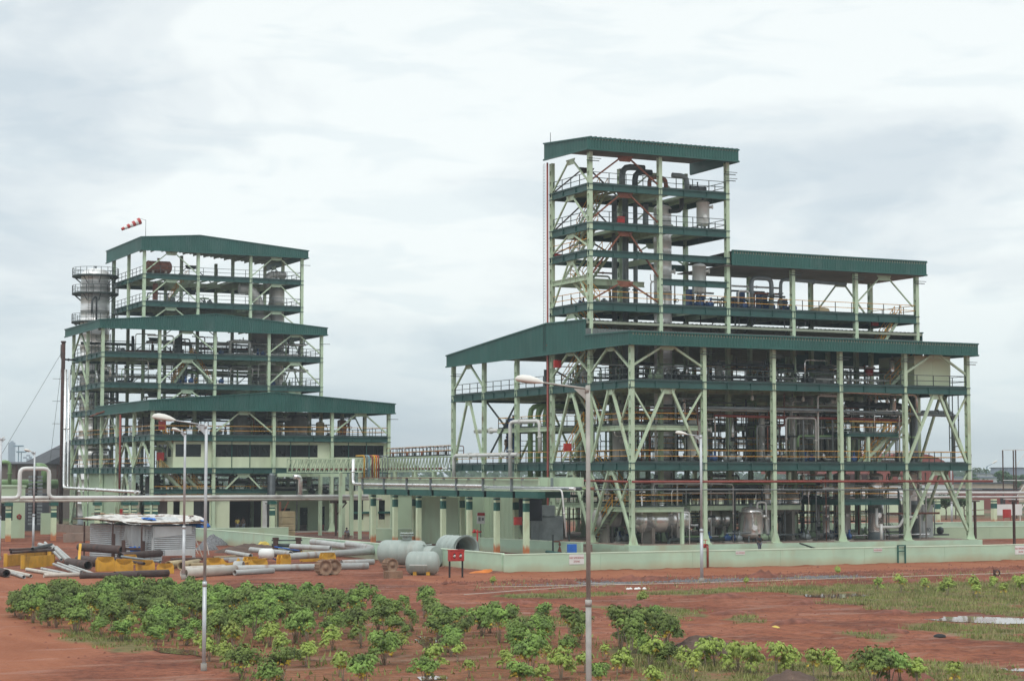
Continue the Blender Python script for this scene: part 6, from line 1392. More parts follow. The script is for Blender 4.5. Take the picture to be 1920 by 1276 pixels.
for (x, y, rz, Ln, h, w_) in ((400, 1066, .5, 1.5, .95, 'leftmost yellow saddle of the middle pile'), (432, 1066, .3, 1.7, 1.0, 'second yellow saddle of the middle pile, holding a white pipe'), (470, 1062, .8, 1.4, .9, 'yellow saddle in the centre of the middle pile, raised point'), (484, 1068, .4, 1.6, .95, 'yellow saddle beside the sawn reels, on the left'), (532, 1062, .9, 1.3, 1.1, 'yellow saddle with an upright flag-like plate behind the reels'), (580, 1052, .6, 1.8, 1.0, 'rearmost yellow saddle before the mint wall'), (614, 1056, .6, 1.5, 1.0, 'yellow saddle under the left end of the grey tank'),
                          (197, 1070, .4, 1.6, 1.2, 'yellow saddle left of the shed front, tall plates'), (232, 1072, .3, 1.6, 1.1, 'yellow saddle in front of the tin shed, left one'), (272, 1072, .3, 1.6, 1.0, 'yellow saddle in front of the tin shed, middle one'), (310, 1074, .3, 1.4, .8, 'yellow saddle in front of the tin shed, right one'), (243, 1058, .3, 1.4, .9, 'yellow saddle right under the shed wall')):
    saddle_frame(w_, x, y, rz - .45, Ln * .85, h * .85)
# yellow trestle with dark pipes, left
t = thing('steel_trestle', P0(60, 1064).to_tuple(), 'long yellow box trestle carrying dark pipes at the far left', 'trestle')
for (a, c) in (((10, 1062), (100, 1050)), ((42, 1066), (100, 1060)),): 
    p, q = P0(*a), P0(*c); b_ = MB(); b_.bar(p + V3(0, 0, .45), q + V3(0, 0, .45), .08, .9); b_.build('side_plate', 'yellowpaint', t)
for x, y in ((10, 1062), (42, 1066), (92, 1058), (100, 1052)): p = P0(x, y); b_ = MB(); b_.bar(p, p + V3(0, 0, 1.05), .25, .25); b_.build('post', 'yellowpaint', t)
b_ = MB(); p = P0(147, 1065); b_.bar(p, P0(150, 1062) + V3(0, 0, 1.75), .2, .2); tag(b_.build('marker_post', 'yellowpaint'), 'slanting yellow post between the dark pipes left of the shed', 'post')
def lpipe(x0, y0, x1, y1, r, m_, label, z0=0, z1=0, group='pipes stored on the ground'):
    r *= .84; a, c = P0(x0, y0), P0(x1, y1); a.z = z0 + r; c.z = z1 + r; d = (c - a).normalized(); b_ = MB()
    L_ = (c - a).length; b_.lathe([(r, 0), (r, L_), (r * .86, L_), (r * .86, L_ * .5), (r * .86, 0), (r, 0)], a, d, 14)
    return tag(b_.build('stored_pipe', m_), label, 'pipe', group)
for (x0, y0, x1, y1, r, m_, lab, z0, z1) in (
    (150, 1050, 230, 1056, .42, 'steelpipe', 'upper thick rusty pipe left of the shed', .8, .75), (148, 1058, 216, 1066, .46, 'steelpipe', 'lower thick rusty pipe with its open end towards the shed', .0, .0), (128, 1062, 165, 1068, .42, 'steelpipe', 'short thick dark pipe behind the yellow slanting post', 0, 0), (225, 1058, 300, 1052, .35, 'steelpipe', 'dark pipe against the shed front', .4, .4),
    (18, 1056, 95, 1052, .14, 'steelpipe', 'dark pipe on the yellow trestle, rear', 1.0, 1.0), (20, 1062, 100, 1056, .14, 'steelpipe', 'dark pipe on the yellow trestle, front', 1.0, 1.0), (60, 1060, 96, 1050, .16, 'darkpipe', 'short black pipe laid across the yellow trestle', 1.2, 1.2),
    (73, 1048, 102, 1052, .2, 'primer', 'white pipe end on top of the left pile', 1.1, .9), (98, 1050, 128, 1060, .17, 'primer', 'white pipe leaning down from the left pile', 1.1, .2), (105, 1050, 134, 1058, .15, 'primer', 'second white pipe leaning down from the left pile', 1.0, .2), (84, 1048, 115, 1058, .14, 'primer', 'third white pipe leaning down from the left pile', 1.3, .3),
    (-6, 1078, 12, 1082, .35, 'steelpipe', 'open dark pipe end at the left edge', 0, 0), (10, 1074, 45, 1084, .15, 'primer', 'grey pipe at the far left on the ground', 0, 0), (8, 1070, 58, 1082, .14, 'pvc', 'tan pipe at the far left on the ground', 0, 0), (50, 1070, 108, 1080, .16, 'pvc', 'cream pipe on the ground before the left pile', 0, 0), (78, 1068, 126, 1078, .13, 'primer', 'pale grey pipe on the ground before the left pile', .0, 0), (82, 1082, 152, 1080, .18, 'pvc', 'pale pipe lying level before the left pile', 0, 0),
    (100, 1064, 150, 1078, .12, 'primer', 'upper of two parallel slim white pipes near the slanting post', .2, 0), (108, 1062, 152, 1074, .12, 'primer', 'lower of two parallel slim white pipes near the slanting post', .2, 0), (130, 1064, 178, 1078, .11, 'primer', 'slim white pipe right of the slanting post', .1, 0),
    (150, 1084, 258, 1084, .26, 'steelpipe', 'long dark pipe just behind the shrubs, left half', 0, 0), (215, 1084, 315, 1080, .3, 'steelpipe', 'long brown pipe just behind the shrubs, before the shed', 0, 0), (200, 1064, 270, 1074, .13, 'steelpipe', 'brown pipe in the yellow saddles before the shed', .7, .6), (228, 1062, 300, 1070, .12, 'greypipe', 'grey pipe in the yellow saddles before the shed', .7, .6),
    (345, 1084, 440, 1076, .42, 'pvc', 'very long cream pipe in the middle foreground, left length', 0, 0), (440, 1078, 512, 1074, .24, 'primer', 'shorter grey-white pipe beside the long cream pipe', 0, 0), (345, 1074, 420, 1070, .3, 'pvc', 'cream pipe behind the very long one, left', 0, 0), (430, 1072, 690, 1066, .3, 'primer', 'long pale pipe running behind the sawn reels', 0, 0), (630, 1068, 540, 1066, .2, 'primer', 'pale pipe between the reels and the grey tanks', 0, 0),
    (340, 1068, 372, 1062, .38, 'sack', 'tan pipe piece right of the lamp post by the shed', 0, 0), (315, 1066, 346, 1062, .36, 'sack', 'tan pipe piece left of the lamp post by the shed', 0, 0),
    (425, 1056, 470, 1062, .2, 'primer', 'white pipe lying in the second yellow saddle', .8, .7), (470, 1050, 545, 1056, .26, 'primer', 'thick white pipe across the middle saddles', .7, .6), (540, 1056, 702, 1050, .34, 'primer', 'long white pipe leading up to the grey tank, lower', .3, .5), (545, 1046, 620, 1048, .28, 'primer', 'white pipe across the rear saddle', .8, .7), (585, 1040, 702, 1050, .34, 'primer', 'thick white pipe sloping to the grey tank, upper', .9, .6), (650, 1046, 705, 1050, .3, 'primer', 'white pipe at the back beside the mint wall', 1.0, .8),
    (378, 1062, 430, 1068, .1, 'rust', 'rusty bar in the middle pile', .2, .1), (455, 1064, 500, 1058, .1, 'yellowpaint', 'yellow tube in the middle pile', .3, .4), (395, 1050, 480, 1048, .12, 'pvc', 'cream pipe behind the middle pile', 0, 0), (400, 1046, 470, 1042, .1, 'sack', 'tan pole behind the middle pile', 0, 0), (640, 1060, 700, 1058, .28, 'primer', 'white pipe touching the grey tank end', 0, 0)):
    lpipe(x0, y0, x1, y1, r, m_, lab, z0, z1)
# half-shell and short pipes
p = P0(448, 1066); b_ = MB(); b_.lathe([(.62, -.35), (.62, .35), (.54, .35), (.54, -.35)], (p.x, p.y, .0), V3(.8, -.5, 0), 16, a0=0, a1=math.pi); tag(b_.build('half_pipe', 'primer'), 'grey half-round pipe shell lying arch-up in the middle pile', 'pipe shell')
p = P0(500, 1056); b_ = MB(); b_.lathe([(.001, -.7), (.35, -.6), (.45, -.3), (.45, .4), (.3, .6), (.001, .6)], (p.x, p.y, .8), V3(.9, -.4, 0), 14); tag(b_.build('gas_cylinder', 'whitepaint'), 'stubby white drum on the pipes behind the sawn reels', 'drum')
b_ = MB(); p = P0(490, 1054); b_.bar(p + V3(0, 0, .9), p + V3(1.2, -.2, .2), .4, .1); tag(b_.build('blue_scrap', 'blue'), 'blue strip lying among the pipes behind the reels', 'scrap')
def reel(x, y, r, ln, lab, up=False):
    p = P0(x, y); b_ = MB(); ax = V3(0, 0, 1) if up else V3(.15, -1, 0); c = p + V3(0, 0, 0 if up else r)
    b_.lathe([(r, 0), (r, ln)], c, ax, 20); b_.lathe([(.001, 0), (r, 0)], c, ax, 20); b_.lathe([(r, ln), (r * .8, ln), (r * .8, ln - .04), (r * .3, ln - .04), (r * .3, ln + .01), (.001, ln + .01)], c, ax, 20)
    for k in range(16):
        a = k * math.pi / 8; sx, uy = fr(ax.normalized(), V3(0, 1, 0) if up else V3(0, 0, 1)); q = c + (sx * math.cos(a) + uy * math.sin(a)) * (r + .01); b_.bar(q, q + ax.normalized() * ln, .09, .05)
    return tag(b_.build('log_drum', 'wood'), lab, 'wooden drum', 'sawn wooden drums')
reel(602, 1077, .55, .7, 'left of two side-by-side brown wooden drums'); reel(619, 1076, .55, .7, 'right of two side-by-side brown wooden drums'); reel(726, 1070, .48, .8, 'brown wooden drum lying under the left grey tank'); reel(737, 1083, .62, .5, 'low round wooden drum standing before the grey tanks', up=True)
# grey tanks
def big_tank(label, x0, y0, Ln, ang, r, caps=(True, True), z=0.15, open_end=False):
    a = P0(x0, y0); hd_ = V3(cr.x, cr.y, 0).normalized(); ff_ = V3(cf.x, cf.y, 0).normalized(); c = a + (hd_ * math.cos(ang) - ff_ * math.sin(ang)) * Ln; a.z = c.z = r + z; d = (c - a).normalized(); L_ = (c - a).length
    t = thing('storage_tank', (a.x, a.y, 0), label, 'tank'); b_ = MB(); prof = [(r, 0)]
    for k in range(1, 4): q = L_ * k / 4; prof += [(r, q - .02), (r + .015, q), (r, q + .02)]
    prof.append((r, L_))
    if open_end: prof += [(r + .09, L_), (r + .09, L_ - .1), (r + .09, L_), (r * .93, L_), (r * .93, L_ * .05)]
    b_.lathe(prof, a, d, 32); b_.build('shell', 'tankgrey', t)
    if caps[0]: b_ = MB(); b_.lathe([(r + .012, .05), (r, -.0), (r * .92, -r * .22), (r * .7, -r * .4), (r * .35, -r * .5), (.001, -r * .52)], a, d, 32); b_.build('end_cap', 'tankgrey', t)
    if caps[1]: b_ = MB(); b_.lathe([(r + .012, L_ - .05), (r, L_), (r * .92, L_ + r * .22), (r * .7, L_ + r * .4), (r * .35, L_ + r * .5), (.001, L_ + r * .52)], a, d, 32); b_.build('end_cap', 'tankgrey', t)
    for f_ in (.2, .8):
        q = a + d * (L_ * f_); s_ = fr(d)[0]; b_ = MB(); b_.bar(V3(q.x, q.y, z + .15) - s_ * r * .7, V3(q.x, q.y, z + .15) + s_ * r * .7, .25, .35); b_.build('cradle', 'yellowpaint', t)
    return t, a, d, L_
t, a, d, L_ = big_tank('long light grey tank with a flanged neck on top, lying beside the mint wall', 722, 1062, 3.0, .35, .98)
q = a + d * (L_ * .62); b_ = MB(); b_.tube([q + V3(0, 0, .9), q + V3(0, 0, 1.35)], .36, 16); b_.tube([q + V3(0, 0, 1.3), q + V3(0, 0, 1.38)], .55, 18); b_.tube([q + V3(0, 0, 1.48), q + V3(0, 0, 1.55)], .55, 18)
for k in range(10): a_ = k * .63; b_.tube([q + V3(.47 * math.cos(a_), .47 * math.sin(a_), 1.34), q + V3(.47 * math.cos(a_), .47 * math.sin(a_), 1.6)], .03, 5)
b_.build('flanged_neck', 'tankgrey', t)
t, a, d, L_ = big_tank('shorter light grey capsule tank lying in front with a small rail on its side', 772, 1077, 1.6, .12, .84, z=.02)
b_ = MB(); s_ = fr(d)[0]; b_.bar(a + s_ * .95 + V3(0, 0, -.1), a + s_ * .95 + d * (L_ * .8) + V3(0, 0, -.1), .06, .05); b_.build('side_rail', 'whitepaint', t)
t, a, d, L_ = big_tank('large open-ended grey pipe shell behind the red hose box', 838, 1055, 3.4, 1.05, 1.08, caps=(False, False), open_end=True)
b_ = MB(); b_.lathe([(.001, .0), (1.02, .0)], a + d * .3, d, 24); b_.build('inner_shade_disc', 'black', t)  # black disc stands in for the darkness inside the open shell
b_ = MB(); p, q = P0(775, 1062), P0(818, 1064); b_.tube([p + V3(0, 0, .9), q + V3(0, 0, .9)], .8, 24); tag(b_.build('tank_section', 'tankgrey'), 'grey tank section with a raised rim between the two big grey tanks', 'tank')
b_ = MB(); q = (p + p.lerp(P0(820, 1070), .5)) / 2; b_.lathe([(.5, 0), (.62, .0), (.62, .06), (.5, .06)], P0(795, 1063) + V3(0, 0, 1.75), n=18); tag(b_.build('flange_ring', 'tankgrey'), 'thin grey flange ring lying on the middle tank', 'ring')
# red hose box on posts, front
p = P0(855, 1082); q = P0(872, 1082); t = thing('hose_box', p.to_tuple(), 'bright red fire hose box with two glass doors on black posts, before the pipe shell', 'fire box')
zc0, zc1 = at(855, 1051, v=p.y).z, at(855, 1031, v=p.y).z; uL_, uR_ = at(842, 1060, v=p.y).x, at(868, 1060, v=p.y).x
b_ = MB(); b_.box(uL_, p.y - .22, zc0, uR_, p.y + .22, zc1); b_.box(uL_ - .04, p.y - .26, zc1, uR_ + .04, p.y + .26, zc1 + .05); b_.build('box', 'red', t)
for f_ in (.12, .56):
    b_ = MB(); x = uL_ + (uR_ - uL_) * f_; wd_ = (uR_ - uL_) * .33; b_.mi(0).box(x, p.y - .25, zc0 + .08, x + wd_, p.y - .221, zc1 - .08); b_.mi(1).box(x + .1, p.y - .256, zc0 + .2, x + wd_ - .1, p.y - .251, zc1 - .2)
    b_.mi(2).tube([(x + wd_ / 2, p.y - .27, zc0 + .28), (x + wd_ / 2 + .02, p.y - .27, zc1 - .3)], .05, 8); b_.tube([(x + wd_ / 2 - .09, p.y - .265, zc0 + .3), (x + wd_ / 2 - .09, p.y - .265, zc1 - .35)], .03, 8); b_.build('door', ['red', 'glass', 'tarp'], t)
for x in (uL_ + .04, uR_ - .04): b_ = MB(); b_.box(x - .05, p.y - .05, -.1, x + .05, p.y + .05, zc0); b_.build('post', 'black', t)
# valves / bollard frames in the yard
def bollard(x, y, lab, w_=1.0, h=1.7):
    p = at(x, y, z=0.0); t = thing('winch_frame', p.to_tuple(), lab, 'machine'); t.rotation_euler = (0, 0, -.35); ORG[t.name] = V3(0, 0, 0)
    for s_ in (-1, 1): b_ = MB(); b_.box(s_ * w_ - .22, -.3, 0, s_ * w_ + .22, .3, h); b_.box(s_ * w_ - .28, -.36, h * .9, s_ * w_ + .28, .36, h); b_.box(s_ * w_ - .3, -.4, 0, s_ * w_ + .3, .4, .12); b_.build('side_frame', 'darkrust', t)
    for z_ in (.5, 1.0, h * .85): b_ = MB(); b_.tube([(-w_ - .35, 0, z_), (w_ + .35, 0, z_)], .06 if z_ > 1 else .16, 8); b_.build('axle', 'darksteel', t)
    b_ = MB(); b_.tube([(-w_ - .1, -.4, .9), (w_ + .1, -.42, .55)], .06, 6); b_.build('blue_strap', 'brightblue', t)
bollard(538, 1043, 'dark steel winch frame with a blue strap before the mint wall')
t = thing('brick_heap', P0(470, 1034).to_tuple(), 'heap of dark rubble with a yellow sheet on top, before the mint wall', 'heap')
def mound(c, rx_, ry_, h, m_, nm, parent=None, seed=0, n=18, rg=6):
    b_ = MB(); b0 = 0
    for j in range(rg + 1):
        rr = 1 - j / rg
        for i in range(n):
            a = 2 * math.pi * i / n; k = 1 + .25 * mnoise.noise(Vector((math.cos(a) * 2 + seed, math.sin(a) * 2, seed)))
            x = math.cos(a) * rx_ * rr * k; y = math.sin(a) * ry_ * rr * k; z = h * (1 - rr ** 1.6) * (1 + .5 * mnoise.noise(Vector((x * 3 + seed, y * 3, 7)))) - (.1 if j == 0 else 0)
            b_.v.append((c.x + x, c.y + y, c.z + z))
    for j in range(rg):
        for i in range(n): b_.face((j * n + i, j * n + (i + 1) % n, (j + 1) * n + (i + 1) % n, (j + 1) * n + i), True)
    return b_.build(nm, m_, parent)
mound(P0(468, 1034), 3.6, 2.2, .75, 'mounddark', 'rubble', t, 4); cloth(P0(482, 1030) + V3(0, 0, .75), V3(2.6, -.8, -.3), V3(.5, 1.2, 0), 12, 6, .25, 'yellowcloth', 'yellow_sheet', t, .3, 11)
for k, (x, y, a_, c_) in enumerate(((400, 1022, 1.6, .7), (412, 1019, 1.2, .6), (388, 1030, 1.2, .5))):
    tag(mound(P0(x, y), a_, 1.0, c_ + .3, 'gravel', 'rubble_heap', None, 20 + k), ('larger', 'smaller', 'nearer')[k] + ' grey rubble heap beside the shed and the mint wall', 'heap')
for k, (x, y) in enumerate(((372, 1038), (380, 1044), (392, 1040))):
    b_ = MB(); p = P0(x, y); b_.bar(p, p + V3(-1.2 + .5 * k, .6, 2.6 - .5 * k), .06, .06); tag(b_.build('bamboo_pole', 'pvc'), ('tallest', 'middle', 'shortest')[k] + ' leaning pole right of the tin shed', 'pole')
for k, (x, y, w_, dd_, h) in enumerate(((390, 1062, 3.0, 1, .5), (350, 1062, 2.4, .8, .7), (425, 1050, 2.6, .5, .25), (450, 1052, 2.0, .5, .3), (332, 1060, 2.2, .9, .8), (375, 1066, 1.6, .7, .45))):
    p = P0(x, y); b_ = MB(); b_.box(p.x - w_ / 2, p.y - dd_ / 2, 0, p.x + w_ / 2, p.y + dd_ / 2, h); b_.box(p.x - w_ / 2 + .2, p.y - dd_ / 2 - .03, .1, p.x + w_ / 2 - .2, p.y - dd_ / 2, h - .08)
    tag(b_.build('steel_section', ('rust', 'darkrust', 'primer', 'primer', 'rust', 'sack')[k]), ('wide rusty', 'dark rusty', 'pale flat', 'narrow pale', 'taller rusty', 'tan boxy')[k] + ' steel piece in the scrap right of the shed', 'steel piece')
# orange spoil and paint stain against the wall corner
tag(mound(P0(920, 1073), 2.0, .5, .25, 'orange', 'sand_spill', None, 31), 'thin orange sand spill at the wall foot left of the corner', 'sand spill')
# signs on the perimeter wall
def text_obj(body, size, loc, m_, parent, rx=math.pi / 2):
    cu_ = bpy.data.curves.new('lettering', 'FONT'); cu_.body = body; cu_.size = size; cu_.align_x = 'CENTER'; cu_.extrude = .004; cu_.materials.append(MATS[m_])
    tmp = bpy.data.objects.new('lettering_curve', cu_); COL.objects.link(tmp); bpy.context.view_layer.update()
    me = bpy.data.meshes.new_from_object(tmp.evaluated_get(bpy.context.evaluated_depsgraph_get())); bpy.data.objects.remove(tmp)
    o = bpy.data.objects.new('lettering', me); COL.objects.link(o); o.parent = parent; o.location = loc; o.rotation_euler = (rx, 0, 0); return o
for k, (x, lab, full) in enumerate(((1081, 'white notice with red lettering on the perimeter wall, left of the thick lamp post', 1), (1388, 'small white notice on the perimeter wall below the standing person', 0), (1646, 'small white notice on the perimeter wall left of the green frame', 0), (1914, 'white notice on the perimeter wall at the right edge', 1))):
    p = at(x, 1045, v=WV - .12); W_ = .62 if full else .42; t = thing('notice_sign', (p.x, WV - .14, 1.0), lab, 'sign'); ORG[t.name] = V3(0, 0, 0)
    b_ = MB(); b_.box(-W_, 0, -.42 if full else .05, W_, .02, .32); b_.build('board', 'whitepaint', t)
    if full: text_obj('NO SMOKING', .19, (0, -.008, .0), 'red', t); text_obj('ZONE', .19, (0, -.008, -.27), 'red', t)
    else: text_obj('NO SMOKING', .13, (0, -.008, .14), 'red', t)
t = thing('gate_frame', (at(1690, 1055, v=WV - .2).x, WV - .2, 0), 'dark green rectangular step frame on the perimeter wall', 'frame'); p = t.location
zt_ = at(1690, 1022, v=WV - .2).z
for s_ in (-.36, .36): b_ = MB(); b_.bar((p.x + s_, WV - .25, -.1), (p.x + s_, WV - .25, zt_), .1, .1); b_.build('upright', 'bandgreen', t)
b_ = MB(); b_.bar((p.x - .41, WV - .25, zt_), (p.x + .41, WV - .25, zt_), .1, .1); b_.bar((p.x - .36, WV - .25, zt_ - .45), (p.x + .36, WV - .25, zt_ - .45), .08, .08); b_.build('cross_bar', 'bandgreen', t)
pipe([(at(1327, 1060, v=WV - .2).x, WV - .2, -.1), (at(1327, 1060, v=WV - .2).x, WV - .2, 1.75), (at(1327, 1060, v=WV - .2).x, WV + .3, 1.75)], .09, 'redpipe', 'red hydrant pipe standing against the perimeter wall', bend=.2, valve=(1, 2, .6))
b_ = MB(); p = at(1074, 1028, v=134); b_.box(p.x - .35, 134, p.z - .3, p.x + .35, 134.3, p.z + .35); tag(b_.build('blue_box', 'brightblue'), 'small bright blue box just behind the perimeter wall near its corner', 'box')
pipe([(at(1030, 1025, v=147).x, 147.5, .75), (at(1100, 1040, v=140).x, 140, .5), (at(1190, 1043, v=136).x, 137, .35)], .14, 'bandgreen', 'dark green pipe sloping down the plinth side behind the wall', bend=.3)
b_ = MB(); b_.bar(at(1500, 1018, v=148.4), at(1545, 1033, v=140), .12, .12); tag(b_.build('ramp_bar', 'darksteel'), 'dark bar leaning from the plinth edge behind the wall', 'bar')
t = thing('valve_rig', at(1052, 1040, z=.2).to_tuple(), 'rusty valve rig with dark posts behind the wall corner', 'valve rig'); p = t.location; ORG[t.name] = p.copy()
for s_ in (-.8, .8): b_ = MB(); b_.box(p.x + s_ - .06, p.y - .06, .1, p.x + s_ + .06, p.y + .06, 2.0); b_.build('post', 'darksteel', t)
b_ = MB(); b_.lathe([(.4, 0), (.3, .4), (.15, .8), (.25, .9), (.1, 1.3), (.001, 1.35)], p, n=12); b_.tube([p + V3(-.8, 0, 1.2), p + V3(.8, 0, 1.2)], .07, 8); b_.build('valve', 'rust', t)

# ================================================================== people
def person(label, loc, rz, joints, radii, cloth_top, cloth_leg, name='person'):
    t = thing('person', loc, label, 'person'); t.rotation_euler = (0, 0, rz)
    def skin(nm, J, E_, m_, grow=0, par=None):
        me = bpy.data.meshes.new(nm); keys = list(J); me.from_pydata([J[k] for k in keys], [(keys.index(a), keys.index(c)) for a, c in E_], [])
        o = bpy.data.objects.new(nm, me); COL.objects.link(o); o.parent = par or t; me.materials.append(MATS[m_])
        md = o.modifiers.new('skin', 'SKIN'); md.use_smooth_shade = True
        for k, sv in zip(keys, me.skin_vertices[0].data): r_ = radii.get(k, radii.get(k.rstrip('LR'), .05)) + grow; sv.radius = (r_, r_)
        me.skin_vertices[0].data[keys.index('pelvis')].use_root = True
        ms = o.modifiers.new('sub', 'SUBSURF'); ms.levels = 1; ms.render_levels = 2; return o
    E_ = [('pelvis', 'waist'), ('waist', 'chest'), ('chest', 'neck'), ('neck', 'headlow'), ('headlow', 'head'), ('head', 'headtop')]
    for s_ in 'LR': E_ += [('chest', 'sh' + s_), ('sh' + s_, 'el' + s_), ('el' + s_, 'wr' + s_), ('wr' + s_, 'palm' + s_), ('pelvis', 'hip' + s_), ('hip' + s_, 'kn' + s_), ('kn' + s_, 'an' + s_), ('an' + s_, 'toe' + s_)]
    J = dict(joints)
    for s_ in 'LR':
        w_, e = Vector(J['wr' + s_]), Vector(J['el' + s_]); d = (w_ - e).normalized(); J['palm' + s_] = tuple(w_ + d * .07); sx = fr(d)[0]
        for q in range(4):
            J['f%d%s' % (q, s_)] = tuple(w_ + d * (.15 + .015 * (q in (1, 2))) + sx * (q - 1.5) * .022); E_.append(('palm' + s_, 'f%d%s' % (q, s_))); radii['f%d' % q] = .009; radii['f%d%s' % (q, s_)] = .009
        J['th' + s_] = tuple(w_ + d * .09 + sx * .06); E_.append(('palm' + s_, 'th' + s_)); radii['th' + s_] = .011
    body = skin('body', J, E_, 'skin')
    keep = [k for k in J if k in ('pelvis', 'waist', 'chest', 'shL', 'shR', 'elL', 'elR')]
    skin('shirt', {k: J[k] for k in keep}, [e for e in E_ if e[0] in keep and e[1] in keep], cloth_top, .025)
    keep = [k for k in J if k in ('pelvis', 'hipL', 'hipR', 'knL', 'knR', 'anL', 'anR')]
    skin('trousers', {k: J[k] for k in keep}, [e for e in E_ if e[0] in keep and e[1] in keep], cloth_leg, .022)
    h = Vector(J['head']); b_ = MB(); b_.lathe([(.112, -.03), (.115, .04), (.09, .10), (.05, .125), (.001, .13)], h + V3(0, .015, .01), n=14); b_.build('hair', 'hair', t, local=True)
    b_ = MB()
    for s_ in (-1, 1): b_.lathe([(.001, -.012), (.013, 0), (.001, .012)], h + V3(.035 * s_, -.098, 0), n=8)
    b_.poly([h + V3(-.015, -.1, -.04), h + V3(.015, -.1, -.04), h + V3(0, -.125, -.035), h + V3(0, -.1, .0)]); b_.box(h.x - .025, h.y - .098, h.z - .075, h.x + .025, h.y - .09, h.z - .068); b_.build('face', 'hair', t, local=True)
    return t
RAD = dict(pelvis=.14, waist=.13, chest=.155, neck=.055, headlow=.075, head=.095, headtop=.055, sh=.065, el=.045, wr=.03, palm=.035, hip=.09, kn=.06, an=.042, toe=.035)
def stand(bend=0, arm=(0, 0)):
    return dict(pelvis=(0, 0, .93), waist=(0, 0, 1.08), chest=(0, 0, 1.3), neck=(0, -.01, 1.46), headlow=(0, -.03, 1.53), head=(0, -.03, 1.62), headtop=(0, -.02, 1.70), shL=(-.19, 0, 1.38), shR=(.19, 0, 1.38),
                elL=(-.26, .02, 1.12), elR=(.26, .02, 1.12), wrL=(-.25, -.1, .9), wrR=(.25, -.1, .9), hipL=(-.1, 0, .88), hipR=(.1, 0, .88), knL=(-.11, -.02, .5), knR=(.11, -.02, .5), anL=(-.11, .02, .09), anR=(.11, .02, .09), toeL=(-.13, -.14, .04), toeR=(.13, -.14, .04))
p = at(1424, 1033, v=147.8); J = stand(); J.update(elR=(.28, -.12, 1.2), wrR=(.12, -.28, 1.3), elL=(-.3, -.02, 1.15), wrL=(-.2, -.2, 1.02))
person('person in dark clothes and pale trousers standing in front of the plinth', (p.x, 147.8, .2), .3, J, dict(RAD), 'clothdark', 'clothgrey')
J = stand(); J.update(pelvis=(0, .0, .5), waist=(0, -.03, .65), chest=(0, -.14, .86), neck=(0, -.2, 1.0), headlow=(0, -.24, 1.06), head=(0, -.26, 1.14), headtop=(0, -.25, 1.22), shL=(-.19, -.15, .93), shR=(.19, -.15, .93), elL=(-.25, -.32, .72), elR=(.25, -.32, .72), wrL=(-.12, -.5, .62), wrR=(.12, -.5, .62), hipL=(-.1, -.02, .48), hipR=(.1, -.02, .48), knL=(-.14, -.42, .52), knR=(.14, -.42, .52), anL=(-.13, -.44, .09), anR=(.13, -.44, .09), toeL=(-.14, -.6, .04), toeR=(.14, -.6, .04))
p = at(652, 1009, z=.25); person('person in a grey shirt sitting hunched beside the green gantry leg', (p.x, p.y, .2), -.9, J, dict(RAD), 'clothgrey', 'clothbrown')
b_ = MB(); b_.box(p.x - .5, p.y + .0, .1, p.x + .6, p.y + .5, .58); b_.box(p.x - .9, p.y + .1, .1, p.x - .5, p.y + .5, .4); tag(b_.build('stone_block', 'mudconc'), 'rough stone block the sitting person rests on', 'block')
J = stand(); J.update(wrR=(.42, -.2, 1.72), elR=(.36, -.1, 1.5), elL=(-.38, -.15, 1.2), wrL=(-.5, -.3, 1.0), knL=(-.3, -.2, .55), anL=(-.32, -.05, .2), toeL=(-.34, -.2, .15), knR=(.22, -.15, .5), anR=(.24, .05, .1), toeR=(.26, -.1, .05))
p = at(950, 850, v=176.5); person('man in brown climbing on the light pipe, arms spread to the column', (p.x, 176.5, p.z), .2, J, dict(RAD), 'clothbrown', 'clothbrown')
for k, (x, lab, top) in enumerate(((445, 'person in a pale shirt inside the cargo door of the left plant', 'yellowcloth'), (456, 'person in dark clothes inside the cargo door, right of the pale shirt', 'clothbrown'))):
    p = at(x, 990, v=220.2); person(lab, (p.x, 220.2, GZ), .2 * k, stand(), dict(RAD), top, 'clothgrey')
b_ = MB(); p = at(436, 990, v=219.5)
b_.lathe([(.9, 0), (.7, .25), (.3, .4), (.001, .42)], (p.x, 219.5, GZ), n=14); tag(b_.build('sack_pile', 'sack'), 'low pale heap inside the cargo door', 'heap')

